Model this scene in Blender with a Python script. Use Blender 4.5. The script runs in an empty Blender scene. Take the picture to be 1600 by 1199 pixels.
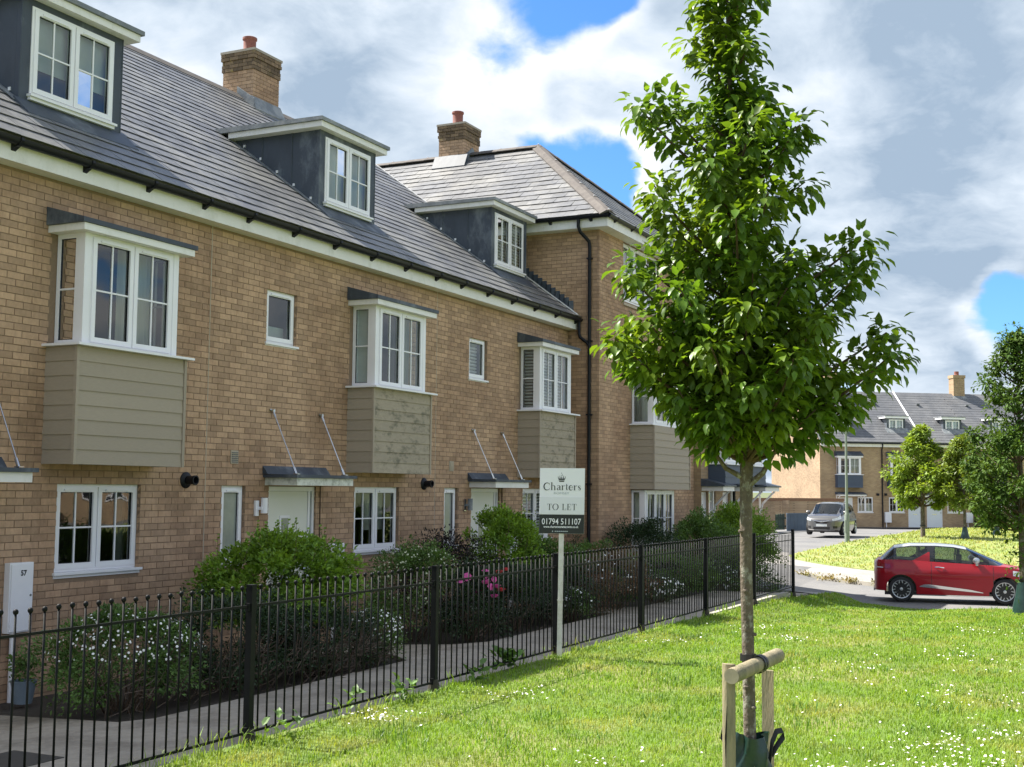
import bpy, bmesh, math, random
import numpy as np
from mathutils import Vector, Matrix, noise as mnoise
from mathutils.geometry import delaunay_2d_cdt

random.seed(7)
rng = np.random.default_rng(7)
SC = bpy.context.scene
COL = SC.collection

# ------------------------------------------------------------------ camera
F, YAW, PITCH, ROLL = 1971.93 / 1600, math.radians(25.99266), math.radians(4.781653), math.radians(0.53412)
fw = Vector((math.cos(YAW) * math.cos(PITCH), math.sin(YAW) * math.cos(PITCH), math.sin(PITCH)))
r0 = Vector((math.sin(YAW), -math.cos(YAW), 0))
u0 = r0.cross(fw)
cr = r0 * math.cos(ROLL) + u0 * math.sin(ROLL)
cu = -r0 * math.sin(ROLL) + u0 * math.cos(ROLL)
cam_data = bpy.data.cameras.new('camera')
cam = bpy.data.objects.new('camera', cam_data)
COL.objects.link(cam)
cam.matrix_world = Matrix(((cr.x, cu.x, -fw.x, 0), (cr.y, cu.y, -fw.y, 0), (cr.z, cu.z, -fw.z, 0), (0, 0, 0, 1)))
cam_data.sensor_width = 36
cam_data.sensor_fit = 'HORIZONTAL'
cam_data.lens = F * 36
cam_data.clip_start = 0.05
cam_data.clip_end = 6000
SC.camera = cam

# ------------------------------------------------------------------ light
SUN = Vector((-0.06, 1.0, 1.28)).normalized()          # towards the sun
SKY_STRENGTH = 0.097
SUN_STRENGTH = 4.8
SC.view_settings.view_transform = 'Standard'
SC.view_settings.look = 'None'
SC.view_settings.gamma = 1
SC.view_settings.exposure = 1.55
SC.view_settings.use_curve_mapping = False

sun_d = bpy.data.lights.new('sun', 'SUN')
sun_d.energy = SUN_STRENGTH
sun_d.angle = math.radians(0.53)
sun_d.color = (1.0, 0.95, 0.86)
sun = bpy.data.objects.new('sun', sun_d)
COL.objects.link(sun)
sun.rotation_euler = SUN.to_track_quat('Z', 'Y').to_euler()
sun.location = (0, 30, 60)

world = bpy.data.worlds.new('World')
SC.world = world
world.use_nodes = True
def build_sky():
    nt = world.node_tree
    N, L = nt.nodes, nt.links
    N.clear()
    out = N.new('ShaderNodeOutputWorld'); bg = N.new('ShaderNodeBackground')
    bg.inputs['Strength'].default_value = SKY_STRENGTH
    L.new(bg.outputs[0], out.inputs[0])
    sky = N.new('ShaderNodeTexSky'); sky.sky_type = 'NISHITA'; sky.sun_disc = False
    sky.sun_elevation = math.asin(SUN.z)
    sky.sun_rotation = math.atan2(SUN.x, SUN.y)
    sky.air_density = 1.0; sky.dust_density = 0.4; sky.ozone_density = 3.0
    geo = N.new('ShaderNodeTexCoord')
    Dv = geo.outputs['Generated']
    def put(n, i, x):
        if isinstance(x, (int, float)): n.inputs[i].default_value = x
        elif isinstance(x, tuple): n.inputs[i].default_value = x
        else: L.new(x, n.inputs[i])
    def mth(op, a, b=None, clamp=False):
        n = N.new('ShaderNodeMath'); n.operation = op; n.use_clamp = clamp
        put(n, 0, a)
        if b is not None: put(n, 1, b)
        return n.outputs[0]
    def vec(op, a, b):
        n = N.new('ShaderNodeVectorMath'); n.operation = op; put(n, 0, a)
        if op == 'NORMALIZE': return n.outputs[0]
        if op == 'SCALE': put(n, 'Scale', b)
        else: put(n, 1, b)
        return n.outputs['Value'] if op == 'DOT_PRODUCT' else n.outputs[0]
    def noi(v, scale, detail, rough, w=0.0, dist=0.0, col=False):
        n = N.new('ShaderNodeTexNoise'); n.noise_dimensions = '4D'
        n.inputs['Scale'].default_value = scale; n.inputs['Detail'].default_value = detail
        n.inputs['Roughness'].default_value = rough; n.inputs['W'].default_value = w
        n.inputs['Distortion'].default_value = dist
        L.new(v, n.inputs['Vector']); return n.outputs['Color' if col else 'Fac']
    def smooth(x, a, b, lo=0.0, hi=1.0):
        n = N.new('ShaderNodeMapRange'); n.interpolation_type = 'SMOOTHSTEP'
        put(n, 'Value', x); put(n, 'From Min', a); put(n, 'From Max', b); put(n, 'To Min', lo); put(n, 'To Max', hi)
        return n.outputs[0]
    sep = N.new('ShaderNodeSeparateXYZ'); L.new(Dv, sep.inputs[0])
    den = mth('ADD', mth('MAXIMUM', sep.outputs[2], 0.0), 0.30)
    comb = N.new('ShaderNodeCombineXYZ'); L.new(mth('DIVIDE', sep.outputs[0], den), comb.inputs[0]); L.new(mth('DIVIDE', sep.outputs[1], den), comb.inputs[1])
    P = comb.outputs[0]
    warp = vec('SCALE', vec('SUBTRACT', noi(P, 3.0, 3, .5, 2.2, 0, True), (0.5, 0.5, 0.5)), 0.22)
    P2 = vec('ADD', P, warp)
    P3 = vec('ADD', P2, (-0.085, 0.10, 0.0))
    big = noi(P2, 1.7, 2, .5, 4.4)
    def puff(v): return mth('ADD', mth('MULTIPLY', noi(v, 2.7, 10, .56, 1.3), .84), mth('MULTIPLY', noi(v, 12.0, 6, .6, 7.7), .16))
    n2, n2s = puff(P2), puff(P3)
    dens = mth('ADD', mth('MULTIPLY', big, .5), mth('MULTIPLY', n2, .5))
    def dirv(az, el):
        az, el = math.radians(az), math.radians(el)
        return (math.cos(el) * math.cos(az), math.cos(el) * math.sin(az), math.sin(el))
    Dw = vec('NORMALIZE', vec('ADD', Dv, vec('SCALE', vec('SUBTRACT', noi(Dv, 9.0, 6, .5, 3.3, 0, True), (0.5, 0.5, 0.5)), 0.12)), 0)
    Ds = vec('NORMALIZE', vec('ADD', Dv, vec('SCALE', vec('SUBTRACT', noi(Dv, 6.0, 2, .5, 8.3, 0, True), (0.5, 0.5, 0.5)), 0.10)), 0)
    def blob(az, el, rad, amt, Dq=None):
        return smooth(vec('DOT_PRODUCT', Dq or Dw, dirv(az, el)), math.cos(math.radians(rad)), 1.0, 0.0, amt)
    for s in SKY_BLOBS: dens = mth('ADD', dens, blob(*s))
    cov = smooth(dens, .415, .515)
    diff = mth('MULTIPLY', mth('SUBTRACT', n2, n2s), SKY_RELIEF)
    thick = smooth(dens, .50, .66)
    br = mth('ADD', mth('SUBTRACT', mth('ADD', diff, .70), mth('MULTIPLY', thick, .46)), 0.0)
    for s in SKY_TONE: br = mth('ADD', br, blob(*s, Ds))
    ramp = N.new('ShaderNodeValToRGB')
    e = ramp.color_ramp.elements
    e[0].position = 0.0; e[0].color = (*CLOUD_LO, 1)
    e[1].position = 1.0; e[1].color = (*CLOUD_HI, 1)
    m_ = e.new(0.5); m_.color = (*CLOUD_MID, 1)
    L.new(mth('ADD', br, 0.0, True), ramp.inputs[0])
    tint = N.new('ShaderNodeMix'); tint.data_type = 'RGBA'; tint.blend_type = 'MULTIPLY'
    tint.inputs['Factor'].default_value = 1.0
    L.new(sky.outputs[0], tint.inputs['A']); tint.inputs['B'].default_value = (*SKY_TINT, 1)
    mix = N.new('ShaderNodeMix'); mix.data_type = 'RGBA'
    L.new(cov, mix.inputs['Factor'])
    L.new(tint.outputs['Result'], mix.inputs['A']); L.new(ramp.outputs[0], mix.inputs['B'])
    L.new(mix.outputs['Result'], bg.inputs['Color'])
# openings and banks of cloud: azimuth (deg from the terrace line, left positive), elevation, radius, amount
SKY_BLOBS = [(25.3, 21.6, 6.0, -.30), (23.2, 13.5, 3.7, -.22), (27.4, 16.2, 3.0, -.12), (5.0, 7.4, 2.4, -.17),
             (40, 16, 18, .22), (22, 17.6, 4.5, .16), (10, 18, 12, .18), (9.5, 11.5, 7, .14), (7, 4.6, 4, .14), (20, 3, 12, .12), (29, 19, 5, .10)]
SKY_TONE = [(42, 17, 18, .06), (22.0, 17.4, 5, .30), (28.2, 19.0, 4, .25), (30, 14, 5, .15), (12, 13.8, 6, .25), (8.5, 19, 8, -.16), (8.2, 9.2, 6, -.26), (7, 5.0, 4, .22), (14, 19, 4, .1)]
SKY_RELIEF = 3.4
CLOUD_HI = (3.95, 4.05, 4.2)
CLOUD_MID = (2.65, 3.02, 3.45)
CLOUD_LO = (1.45, 1.88, 2.42)
SKY_TINT = (0.34, 0.56, 0.78)
build_sky()
SC.render.engine = 'CYCLES'
SC.cycles.max_bounces = 8
SC.cycles.transparent_max_bounces = 12
SC.cycles.use_denoising = True

# ------------------------------------------------------------------ materials
def srgb(r, g, b):
    f = lambda c: (c / 255 / 12.92) if c / 255 <= 0.04045 else ((c / 255 + 0.055) / 1.055) ** 2.4
    return (f(r), f(g), f(b))

MATS = {}
def mat(name, col, rough=0.6, var=0.12, scale=6.0, metal=0.0, bump=0.0, bscale=60.0, rnd=0.0, spec=0.5, col2=None,
        scale2=None, amt2=0.5, coat=0.0, trans=0.0, stretch=None, thr=(0.45, 0.6)):
    """principled surface: base colour varied by world-space noise, by a random value per piece, and by a second tone in patches"""
    if name in MATS: return MATS[name]
    m = bpy.data.materials.new(name); m.use_nodes = True
    nt = m.node_tree; N, L = nt.nodes, nt.links
    b = N['Principled BSDF']
    b.inputs['Roughness'].default_value = rough; b.inputs['Metallic'].default_value = metal
    b.inputs['Specular IOR Level'].default_value = spec
    if coat: b.inputs['Coat Weight'].default_value = coat; b.inputs['Coat Roughness'].default_value = 0.05
    g = N.new('ShaderNodeNewGeometry')
    vec = g.outputs['Position']
    if stretch:
        mp = N.new('ShaderNodeMapping'); mp.inputs['Scale'].default_value = stretch
        L.new(vec, mp.inputs['Vector']); vec = mp.outputs[0]
    nz = N.new('ShaderNodeTexNoise'); nz.inputs['Scale'].default_value = scale; nz.inputs['Detail'].default_value = 5
    nz.inputs['Roughness'].default_value = 0.65
    L.new(vec, nz.inputs['Vector'])
    mr = N.new('ShaderNodeMapRange'); mr.inputs['From Min'].default_value = 0.25; mr.inputs['From Max'].default_value = 0.75
    mr.inputs['To Min'].default_value = 1 - var; mr.inputs['To Max'].default_value = 1 + var
    L.new(nz.outputs['Fac'], mr.inputs['Value'])
    val = mr.outputs[0]
    if rnd:
        oi = N.new('ShaderNodeObjectInfo')
        ad = N.new('ShaderNodeMath'); ad.operation = 'ADD'
        L.new(oi.outputs['Random'], ad.inputs[0]); L.new(g.outputs['Random Per Island'], ad.inputs[1])
        fr = N.new('ShaderNodeMath'); fr.operation = 'FRACT'; L.new(ad.outputs[0], fr.inputs[0])
        mr2 = N.new('ShaderNodeMapRange'); mr2.inputs['To Min'].default_value = 1 - rnd; mr2.inputs['To Max'].default_value = 1 + rnd
        L.new(fr.outputs[0], mr2.inputs['Value'])
        mu = N.new('ShaderNodeMath'); mu.operation = 'MULTIPLY'; L.new(val, mu.inputs[0]); L.new(mr2.outputs[0], mu.inputs[1])
        val = mu.outputs[0]
    colour = None
    if col2 is not None:
        n2 = N.new('ShaderNodeTexNoise'); n2.inputs['Scale'].default_value = scale2 or scale * 0.4; n2.inputs['Detail'].default_value = 6
        n2.inputs['Roughness'].default_value = 0.7
        L.new(vec, n2.inputs['Vector'])
        m2 = N.new('ShaderNodeMapRange'); m2.inputs['From Min'].default_value = thr[0]; m2.inputs['From Max'].default_value = thr[1]
        m2.inputs['To Max'].default_value = amt2
        L.new(n2.outputs['Fac'], m2.inputs['Value'])
        mx = N.new('ShaderNodeMix'); mx.data_type = 'RGBA'
        mx.inputs['A'].default_value = (*col, 1); mx.inputs['B'].default_value = (*col2, 1)
        L.new(m2.outputs[0], mx.inputs['Factor']); colour = mx.outputs['Result']
    vm = N.new('ShaderNodeVectorMath'); vm.operation = 'SCALE'
    if colour is None: vm.inputs[0].default_value = col
    else: L.new(colour, vm.inputs[0])
    L.new(val, vm.inputs['Scale'])
    L.new(vm.outputs[0], b.inputs['Base Color'])
    if bump:
        n3 = N.new('ShaderNodeTexNoise'); n3.inputs['Scale'].default_value = bscale; n3.inputs['Detail'].default_value = 4
        L.new(vec, n3.inputs['Vector'])
        bp = N.new('ShaderNodeBump'); bp.inputs['Strength'].default_value = bump; bp.inputs['Distance'].default_value = 0.01
        L.new(n3.outputs['Fac'], bp.inputs['Height']); L.new(bp.outputs[0], b.inputs['Normal'])
    if trans:
        tr = N.new('ShaderNodeBsdfTranslucent'); mixs = N.new('ShaderNodeMixShader')
        vm2 = N.new('ShaderNodeVectorMath'); vm2.operation = 'MULTIPLY'; vm2.inputs[1].default_value = (1.35, 1.25, 0.5)
        L.new(vm.outputs[0], vm2.inputs[0]); L.new(vm2.outputs[0], tr.inputs['Color'])
        mixs.inputs[0].default_value = trans
        o = N['Material Output']
        L.new(b.outputs[0], mixs.inputs[1]); L.new(tr.outputs[0], mixs.inputs[2]); L.new(mixs.outputs[0], o.inputs[0])
    MATS[name] = m
    return m

def glass_mat(name, tint=(0.8, 0.86, 0.84), refl=1.5, base=0.03):
    if name in MATS: return MATS[name]
    m = bpy.data.materials.new(name); m.use_nodes = True
    nt = m.node_tree; N, L = nt.nodes, nt.links
    N.clear()
    o = N.new('ShaderNodeOutputMaterial')
    t = N.new('ShaderNodeBsdfTransparent'); t.inputs[0].default_value = (*tint, 1)
    g = N.new('ShaderNodeBsdfGlossy'); g.inputs['Roughness'].default_value = 0.012
    geo = N.new('ShaderNodeNewGeometry')
    nz = N.new('ShaderNodeTexNoise'); nz.inputs['Scale'].default_value = 2.2; nz.inputs['Detail'].default_value = 1
    L.new(geo.outputs['Position'], nz.inputs['Vector'])
    bp = N.new('ShaderNodeBump'); bp.inputs['Strength'].default_value = 0.05; bp.inputs['Distance'].default_value = 0.05
    L.new(nz.outputs['Fac'], bp.inputs['Height']); L.new(bp.outputs[0], g.inputs['Normal'])
    fr = N.new('ShaderNodeFresnel'); fr.inputs['IOR'].default_value = 1.5
    ma = N.new('ShaderNodeMath'); ma.operation = 'MULTIPLY_ADD'; ma.use_clamp = True
    ma.inputs[1].default_value = refl; ma.inputs[2].default_value = base
    L.new(fr.outputs[0], ma.inputs[0])
    mx = N.new('ShaderNodeMixShader')
    L.new(ma.outputs[0], mx.inputs[0]); L.new(t.outputs[0], mx.inputs[1]); L.new(g.outputs[0], mx.inputs[2])
    L.new(mx.outputs[0], o.inputs[0])
    MATS[name] = m
    return m

M_BRICK = mat('buff_brick', (0.460, 0.300, 0.190), 0.85, 0.16, 26, bump=0.35, bscale=150, rnd=0.19, col2=(0.320, 0.195, 0.118), scale2=0.8, amt2=0.8, stretch=(1, 1, .55))
M_BRICK_PALE = mat('pale_buff_brick', (0.45, 0.33, 0.20), 0.85, 0.16, 20, bump=0.5, bscale=150, rnd=0.14, col2=(0.38, 0.26, 0.16), scale2=0.9, amt2=0.5)
M_MORTAR = mat('mortar', (0.245, 0.168, 0.110), 0.95, 0.15, 30, bump=0.4, bscale=200)
M_SLATE = mat('roof_slate', (0.130, 0.131, 0.138), 0.46, 0.22, 9, bump=0.25, bscale=90, rnd=0.12, col2=(0.20, 0.195, 0.185), scale2=1.1, amt2=0.8, spec=.4)
M_SLATE_FAR = mat('far_roof_slate', (0.105, 0.108, 0.118), 0.6, 0.18, 2.0, rnd=0.05, col2=(0.15, 0.15, 0.155), scale2=.4, amt2=.7)
M_RIDGE = mat('ridge_tile', (0.082, 0.070, 0.064), 0.85, 0.2, 9, rnd=0.08, col2=(0.13, 0.115, 0.10), scale2=6, amt2=0.5)
M_LEAD = mat('lead_sheet', (0.050, 0.062, 0.082), 0.55, 0.25, 3.0, bump=0.15, bscale=10, col2=(0.20, 0.225, 0.25), scale2=1.9, amt2=0.7, thr=(0.52, 0.70), spec=0.4, stretch=(1, 1, .55))
M_LEADW = mat('weathered_lead', (0.15, 0.165, 0.18), 0.55, 0.25, 5, bump=0.1, bscale=20, col2=(0.32, 0.33, 0.33), scale2=3, amt2=0.6)
M_UPVC = mat('white_upvc', (0.82, 0.81, 0.84), 0.32, 0.03, 4)
M_FASCIA = mat('white_fascia_board', (0.78, 0.76, 0.74), 0.45, 0.06, 2, col2=(0.42, 0.41, 0.34), scale2=4, amt2=0.5, thr=(0.50, 0.75), stretch=(1, 1, .5))
M_GUTTER = mat('black_plastic', (0.010, 0.011, 0.015), 0.45, 0.1, 4, spec=.25)
M_SAGE = mat('sage_cladding', (0.360, 0.302, 0.232), 0.7, 0.08, 5, bump=0.2, bscale=40, rnd=0.05, stretch=(3, 3, 30))
M_SAGE_MOULD = mat('mouldy_cladding', (0.360, 0.304, 0.226), 0.75, 0.12, 6, bump=0.2, bscale=40, rnd=0.05, col2=(0.10, 0.098, 0.06), scale2=3.2, amt2=0.75, thr=(0.50, 0.66), stretch=(1.6, 1, 3.2))
M_NAVY = mat('slate_blue_cladding', (0.055, 0.075, 0.115), 0.6, 0.1, 5, rnd=0.06)
M_DOORW = mat('cream_door', (0.72, 0.72, 0.64), 0.4, 0.03, 2)
M_GLASS = glass_mat('window_glass')
M_FROST = mat('obscured_glass', (0.24, 0.265, 0.235), 0.15, 0.12, 3, col2=(0.33, 0.35, 0.30), scale2=1.2, amt2=0.5)
M_CURT = mat('pale_curtain', (0.62, 0.62, 0.58), 0.9, 0.1, 5, stretch=(14, 14, 0.6))
M_CURT2 = mat('grey_curtain', (0.30, 0.29, 0.27), 0.9, 0.15, 5, stretch=(14, 14, 0.6))
M_BLIND = mat('roller_blind', (0.56, 0.60, 0.62), 0.85, 0.06, 3)
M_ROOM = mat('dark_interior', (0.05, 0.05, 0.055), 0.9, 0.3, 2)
M_STEEL = mat('stainless_steel', (0.55, 0.55, 0.54), 0.22, 0.05, 5, metal=1.0)
M_ALGAE = mat('algae_fascia', (0.66, 0.67, 0.60), 0.5, 0.08, 3, col2=(0.20, 0.21, 0.15), scale2=9, amt2=0.7, thr=(0.47, 0.66))

# ------------------------------------------------------------------ objects
ORG = {}
def _tag(o, label=None, cat=None, group=None, kind=None):
    if label: o['label'] = label
    if cat: o['category'] = cat
    if group: o['group'] = group
    if kind: o['kind'] = kind
    return o

def thing(name, label, cat, loc=(0, 0, 0), group=None):
    o = bpy.data.objects.new(name, None)
    o.empty_display_size = 0.2
    COL.objects.link(o)
    o.location = loc
    ORG[o.name] = Vector(loc)
    return _tag(o, label, cat, group)

def link_mesh(name, me, parent=None, loc=None):
    """loc: world position of the mesh origin"""
    o = bpy.data.objects.new(name, me)
    COL.objects.link(o)
    loc = Vector(loc) if loc is not None else (ORG[parent.name] if parent else Vector((0, 0, 0)))
    if parent:
        o.parent = parent
        o.location = loc - ORG[parent.name]
    else:
        o.location = loc
    ORG[o.name] = Vector(loc)
    return o

class MB:
    """collects faces and links them as one mesh object"""
    def __init__(s, xf=None):
        s.v, s.f, s.xf = [], [], xf
    def P(s, p):
        return s.xf(*p) if s.xf else p
    def add(s, vs, fs):
        k = len(s.v)
        s.v.extend([tuple(s.P(tuple(p))) for p in vs]); s.f.extend([tuple(i + k for i in f) for f in fs])
        return s
    def box(s, a, b, open_back=False):
        x0, y0, z0 = a; x1, y1, z1 = b
        vs = [(x0, y0, z0), (x1, y0, z0), (x1, y1, z0), (x0, y1, z0), (x0, y0, z1), (x1, y0, z1), (x1, y1, z1), (x0, y1, z1)]
        fs = [(0, 1, 5, 4), (1, 2, 6, 5), (3, 0, 4, 7), (4, 5, 6, 7), (3, 2, 1, 0)]
        if not open_back: fs.append((2, 3, 7, 6))
        return s.add(vs, fs)
    def hexa(s, p):
        """eight corners: bottom ring then top ring"""
        return s.add(p, [(0, 1, 5, 4), (1, 2, 6, 5), (2, 3, 7, 6), (3, 0, 4, 7), (4, 5, 6, 7), (3, 2, 1, 0)])
    def quad(s, *p):
        return s.add(p, [(0, 1, 2, 3)])
    def poly(s, pts):
        return s.add(pts, [tuple(range(len(pts)))])
    def prism(s, pts, d):
        """polygon extruded by vector d"""
        n = len(pts); d = Vector(d)
        vs = [tuple(p) for p in pts] + [tuple(Vector(p) + d) for p in pts]
        fs = [tuple(reversed(range(n))), tuple(range(n, 2 * n))] + [(i, (i + 1) % n, n + (i + 1) % n, n + i) for i in range(n)]
        return s.add(vs, fs)
    def tube(s, pts, r, n=8, cap=True):
        pts = [Vector(p) for p in pts]
        rs = r if isinstance(r, (list, tuple)) else [r] * len(pts)
        vs, fs = [], []
        up = None
        for i, p in enumerate(pts):
            t = (pts[min(i + 1, len(pts) - 1)] - pts[max(i - 1, 0)]).normalized()
            if up is None:
                up = Vector((0, 0, 1)) if abs(t.z) < 0.9 else Vector((1, 0, 0))
            a = t.cross(up)
            if a.length < 1e-4: a = t.cross(Vector((0, 1, 0)))
            a.normalize(); b = a.cross(t); up = b
            for k in range(n):
                an = 2 * math.pi * k / n
                vs.append(tuple(p + (a * math.cos(an) + b * math.sin(an)) * rs[i]))
        for i in range(len(pts) - 1):
            for k in range(n):
                fs.append((i * n + k, i * n + (k + 1) % n, (i + 1) * n + (k + 1) % n, (i + 1) * n + k))
        if cap:
            fs.append(tuple(reversed(range(n)))); fs.append(tuple(range((len(pts) - 1) * n, len(pts) * n)))
        return s.add(vs, fs)
    def lathe(s, prof, c=(0, 0, 0), n=16, axis='z', cap=True):
        vs, fs = [], []
        for r, h in prof:
            for k in range(n):
                a = 2 * math.pi * k / n
                if axis == 'z': vs.append((c[0] + r * math.cos(a), c[1] + r * math.sin(a), c[2] + h))
                else: vs.append((c[0] + r * math.cos(a), c[1] + h, c[2] + r * math.sin(a)))
        for i in range(len(prof) - 1):
            for k in range(n):
                fs.append((i * n + k, i * n + (k + 1) % n, (i + 1) * n + (k + 1) % n, (i + 1) * n + k))
        if cap: fs.append(tuple(reversed(range(n)))); fs.append(tuple(range((len(prof) - 1) * n, len(prof) * n)))
        return s.add(vs, fs)
    def obj(s, name, m, parent=None, label=None, kind=None, smooth=False, cat=None, group=None, origin=None):
        me = bpy.data.meshes.new(name)
        o0 = Vector(origin) if origin is not None else (ORG[parent.name] if parent else Vector((0, 0, 0)))
        vs = [(x - o0.x, y - o0.y, z - o0.z) for x, y, z in s.v]
        me.from_pydata(vs, [], s.f)
        me.materials.append(m)
        bm = bmesh.new(); bm.from_mesh(me); bmesh.ops.recalc_face_normals(bm, faces=bm.faces); bm.to_mesh(me); bm.free()
        if smooth:
            me.polygons.foreach_set('use_smooth', [True] * len(me.polygons))
            me.set_sharp_from_angle(angle=math.radians(40))
        o = link_mesh(name, me, parent, o0)
        return _tag(o, label, cat, group, kind)

def np_mesh(name, V, FQ, m, parent=None, label=None, kind=None, smooth=False, origin=(0, 0, 0), cat=None, group=None, colors=None):
    """V (n,3), FQ (m,k) constant face size: fast mesh from arrays"""
    V = np.asarray(V, dtype=np.float32) - np.asarray(origin, dtype=np.float32)
    FQ = np.asarray(FQ, dtype=np.int32)
    me = bpy.data.meshes.new(name)
    me.vertices.add(len(V)); me.vertices.foreach_set('co', V.ravel())
    k = FQ.shape[1]
    me.loops.add(FQ.size); me.loops.foreach_set('vertex_index', FQ.ravel())
    me.polygons.add(len(FQ))
    me.polygons.foreach_set('loop_start', np.arange(0, FQ.size, k, dtype=np.int32))
    me.update(calc_edges=True)
    me.polygons.foreach_set('use_smooth', np.full(len(me.polygons), bool(smooth)))
    me.materials.append(m)
    o = link_mesh(name, me, parent, origin)
    return _tag(o, label, cat, group, kind)
# ------------------------------------------------------------------ building helpers
D = 10.26            # front wall plane of the terrace (y)
EY, EZ, SL = 9.97, 3.50, 0.74          # eaves line and pitch of the terrace roof
RY, RZ = 15.65, 3.50 + 0.74 * (15.65 - 9.97)
PITCHX = 5.766
GZ = -2.2

def window(par, P, w, h, cas, own=True, inner=None, sill=0.0, glass=None, frame_m=None, vent=True, fb=0.045, sb=0.042, label=None, bar_w=0.018, dark=True):
    """framed window; P(u, n, z) maps to the world, n outward. cas: (u0, u1, bars_v, bars_h, sash)"""
    fm = frame_m or M_UPVC; gm = glass or M_GLASS
    b = MB(P)
    b.box((0, -0.07, 0), (fb, 0, h)); b.box((w - fb, -0.07, 0), (w, 0, h))
    b.box((fb, -0.07, h - fb), (w - fb, 0, h)); b.box((fb, -0.07, 0), (w - fb, 0, fb))
    edges = sorted({c[0] for c in cas} | {c[1] for c in cas})
    for e in edges[1:-1]:
        b.box((e * w - 0.022, -0.07, fb), (e * w + 0.022, 0, h - fb))
    fr = b.obj('window' if own else 'window_frame', fm, par, label=label)
    own_par = fr if own else par
    for (a, c, nv, nh, sash) in cas:
        u0 = fb if a == 0 else a * w + 0.022
        u1 = w - fb if c == 1 else c * w - 0.022
        z0, z1 = fb, h - fb
        if sash:
            s = MB(P)
            lap = 0.014
            s.box((u0 - lap, -0.05, z0 - lap), (u0 + sb, 0.016, z1 + lap)); s.box((u1 - sb, -0.05, z0 - lap), (u1 + lap, 0.016, z1 + lap))
            s.box((u0 + sb, -0.05, z1 - sb), (u1 - sb, 0.016, z1 + lap)); s.box((u0 + sb, -0.05, z0 - lap), (u1 - sb, 0.016, z0 + sb))
            s.obj('sash', fm, own_par)
            if vent:
                MB(P).box((u0 + 0.09, 0.0165, z1 - sb + 0.012), (u1 - 0.09, 0.030, z1 - sb + 0.034)).obj('trickle_vent', fm, own_par)
            u0 += sb; u1 -= sb; z0 += sb; z1 -= sb
        nu, nz = nv + 1, nh + 1
        for i in range(nu):
            for j in range(nz):
                a0 = u0 + (u1 - u0) * i / nu; a1 = u0 + (u1 - u0) * (i + 1) / nu
                c0 = z0 + (z1 - z0) * j / nz; c1 = z0 + (z1 - z0) * (j + 1) / nz
                MB(P).quad((a0, -0.016, c0), (a1, -0.016, c0), (a1, -0.016, c1), (a0, -0.016, c1)).obj('pane', gm, own_par)
        # dark glazing gasket round the glass
        g = MB(P); t = 0.007
        g.box((u0, -0.02, z0), (u0 + t, -0.006, z1)); g.box((u1 - t, -0.02, z0), (u1, -0.006, z1))
        g.box((u0 + t, -0.02, z1 - t), (u1 - t, -0.006, z1)); g.box((u0 + t, -0.02, z0), (u1 - t, -0.006, z0 + t))
        g.obj('gasket', M_GUTTER, own_par)
        for i in range(1, nu):
            a0 = u0 + (u1 - u0) * i / nu
            MB(P).box((a0 - bar_w / 2, -0.026, z0), (a0 + bar_w / 2, -0.004, z1)).obj('glazing_bar', fm, own_par)
        for j in range(1, nz):
            c0 = z0 + (z1 - z0) * j / nz
            MB(P).box((u0, -0.025, c0 - bar_w / 2), (u1, -0.003, c0 + bar_w / 2)).obj('glazing_bar', fm, own_par)
    if sill:
        MB(P).box((-0.03, -0.06, -0.03), (w + 0.03, sill, -0.002)).box((-0.015, -0.06, -0.065), (w + 0.015, sill - 0.03, -0.031)).obj('sill', fm, own_par)
    for it in (inner or []):
        name, m, a, c, z0, z1, depth = it
        if name == 'shutter':
            s = MB(P); n = int((z1 - z0) * h / 0.06)
            for q in range(n):
                zc = z0 * h + 0.05 + q * 0.06
                s.hexa([(a * w, -depth - 0.03, zc - 0.022), (c * w, -depth - 0.03, zc - 0.022), (c * w, -depth, zc - 0.022 + 0.012), (a * w, -depth, zc - 0.022 + 0.012),
                        (a * w, -depth - 0.03, zc + 0.012), (c * w, -depth - 0.03, zc + 0.012), (c * w, -depth, zc + 0.024), (a * w, -depth, zc + 0.024)])
            s.obj('shutter', m, own_par)
        elif name == 'curtain':
            s = MB(P); n = 10; vs = []; fs = []
            for q in range(n + 1):
                u = a * w + (c - a) * w * q / n
                d = depth + 0.025 * math.sin(q * 2.4 + a * 9)
                vs += [(u, -d, z0 * h), (u, -d, z1 * h)]
            for q in range(n): fs.append((2 * q, 2 * q + 2, 2 * q + 3, 2 * q + 1))
            s.add(vs, fs).obj('curtain', m, own_par)
        else:
            MB(P).quad((a * w, -depth, z0 * h), (c * w, -depth, z0 * h), (c * w, -depth, z1 * h), (a * w, -depth, z1 * h)).obj(name, m, own_par)
    return fr

def slab_with_holes(b, x0, x1, z0, z1, holes, fn):
    """splits a wall rectangle round its openings; fn(xa, xb, za, zb) adds one block"""
    xs = sorted({x0, x1} | {v for h in holes for v in h[:2] if x0 < v < x1})
    for xa, xb in zip(xs[:-1], xs[1:]):
        cut = sorted([(h[2], h[3]) for h in holes if h[0] <= xa + 1e-6 and h[1] >= xb - 1e-6])
        z = z0
        for a, c in cut:
            if a > z: fn(xa, xb, z, a)
            z = max(z, c)
        if z < z1: fn(xa, xb, z, z1)

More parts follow.
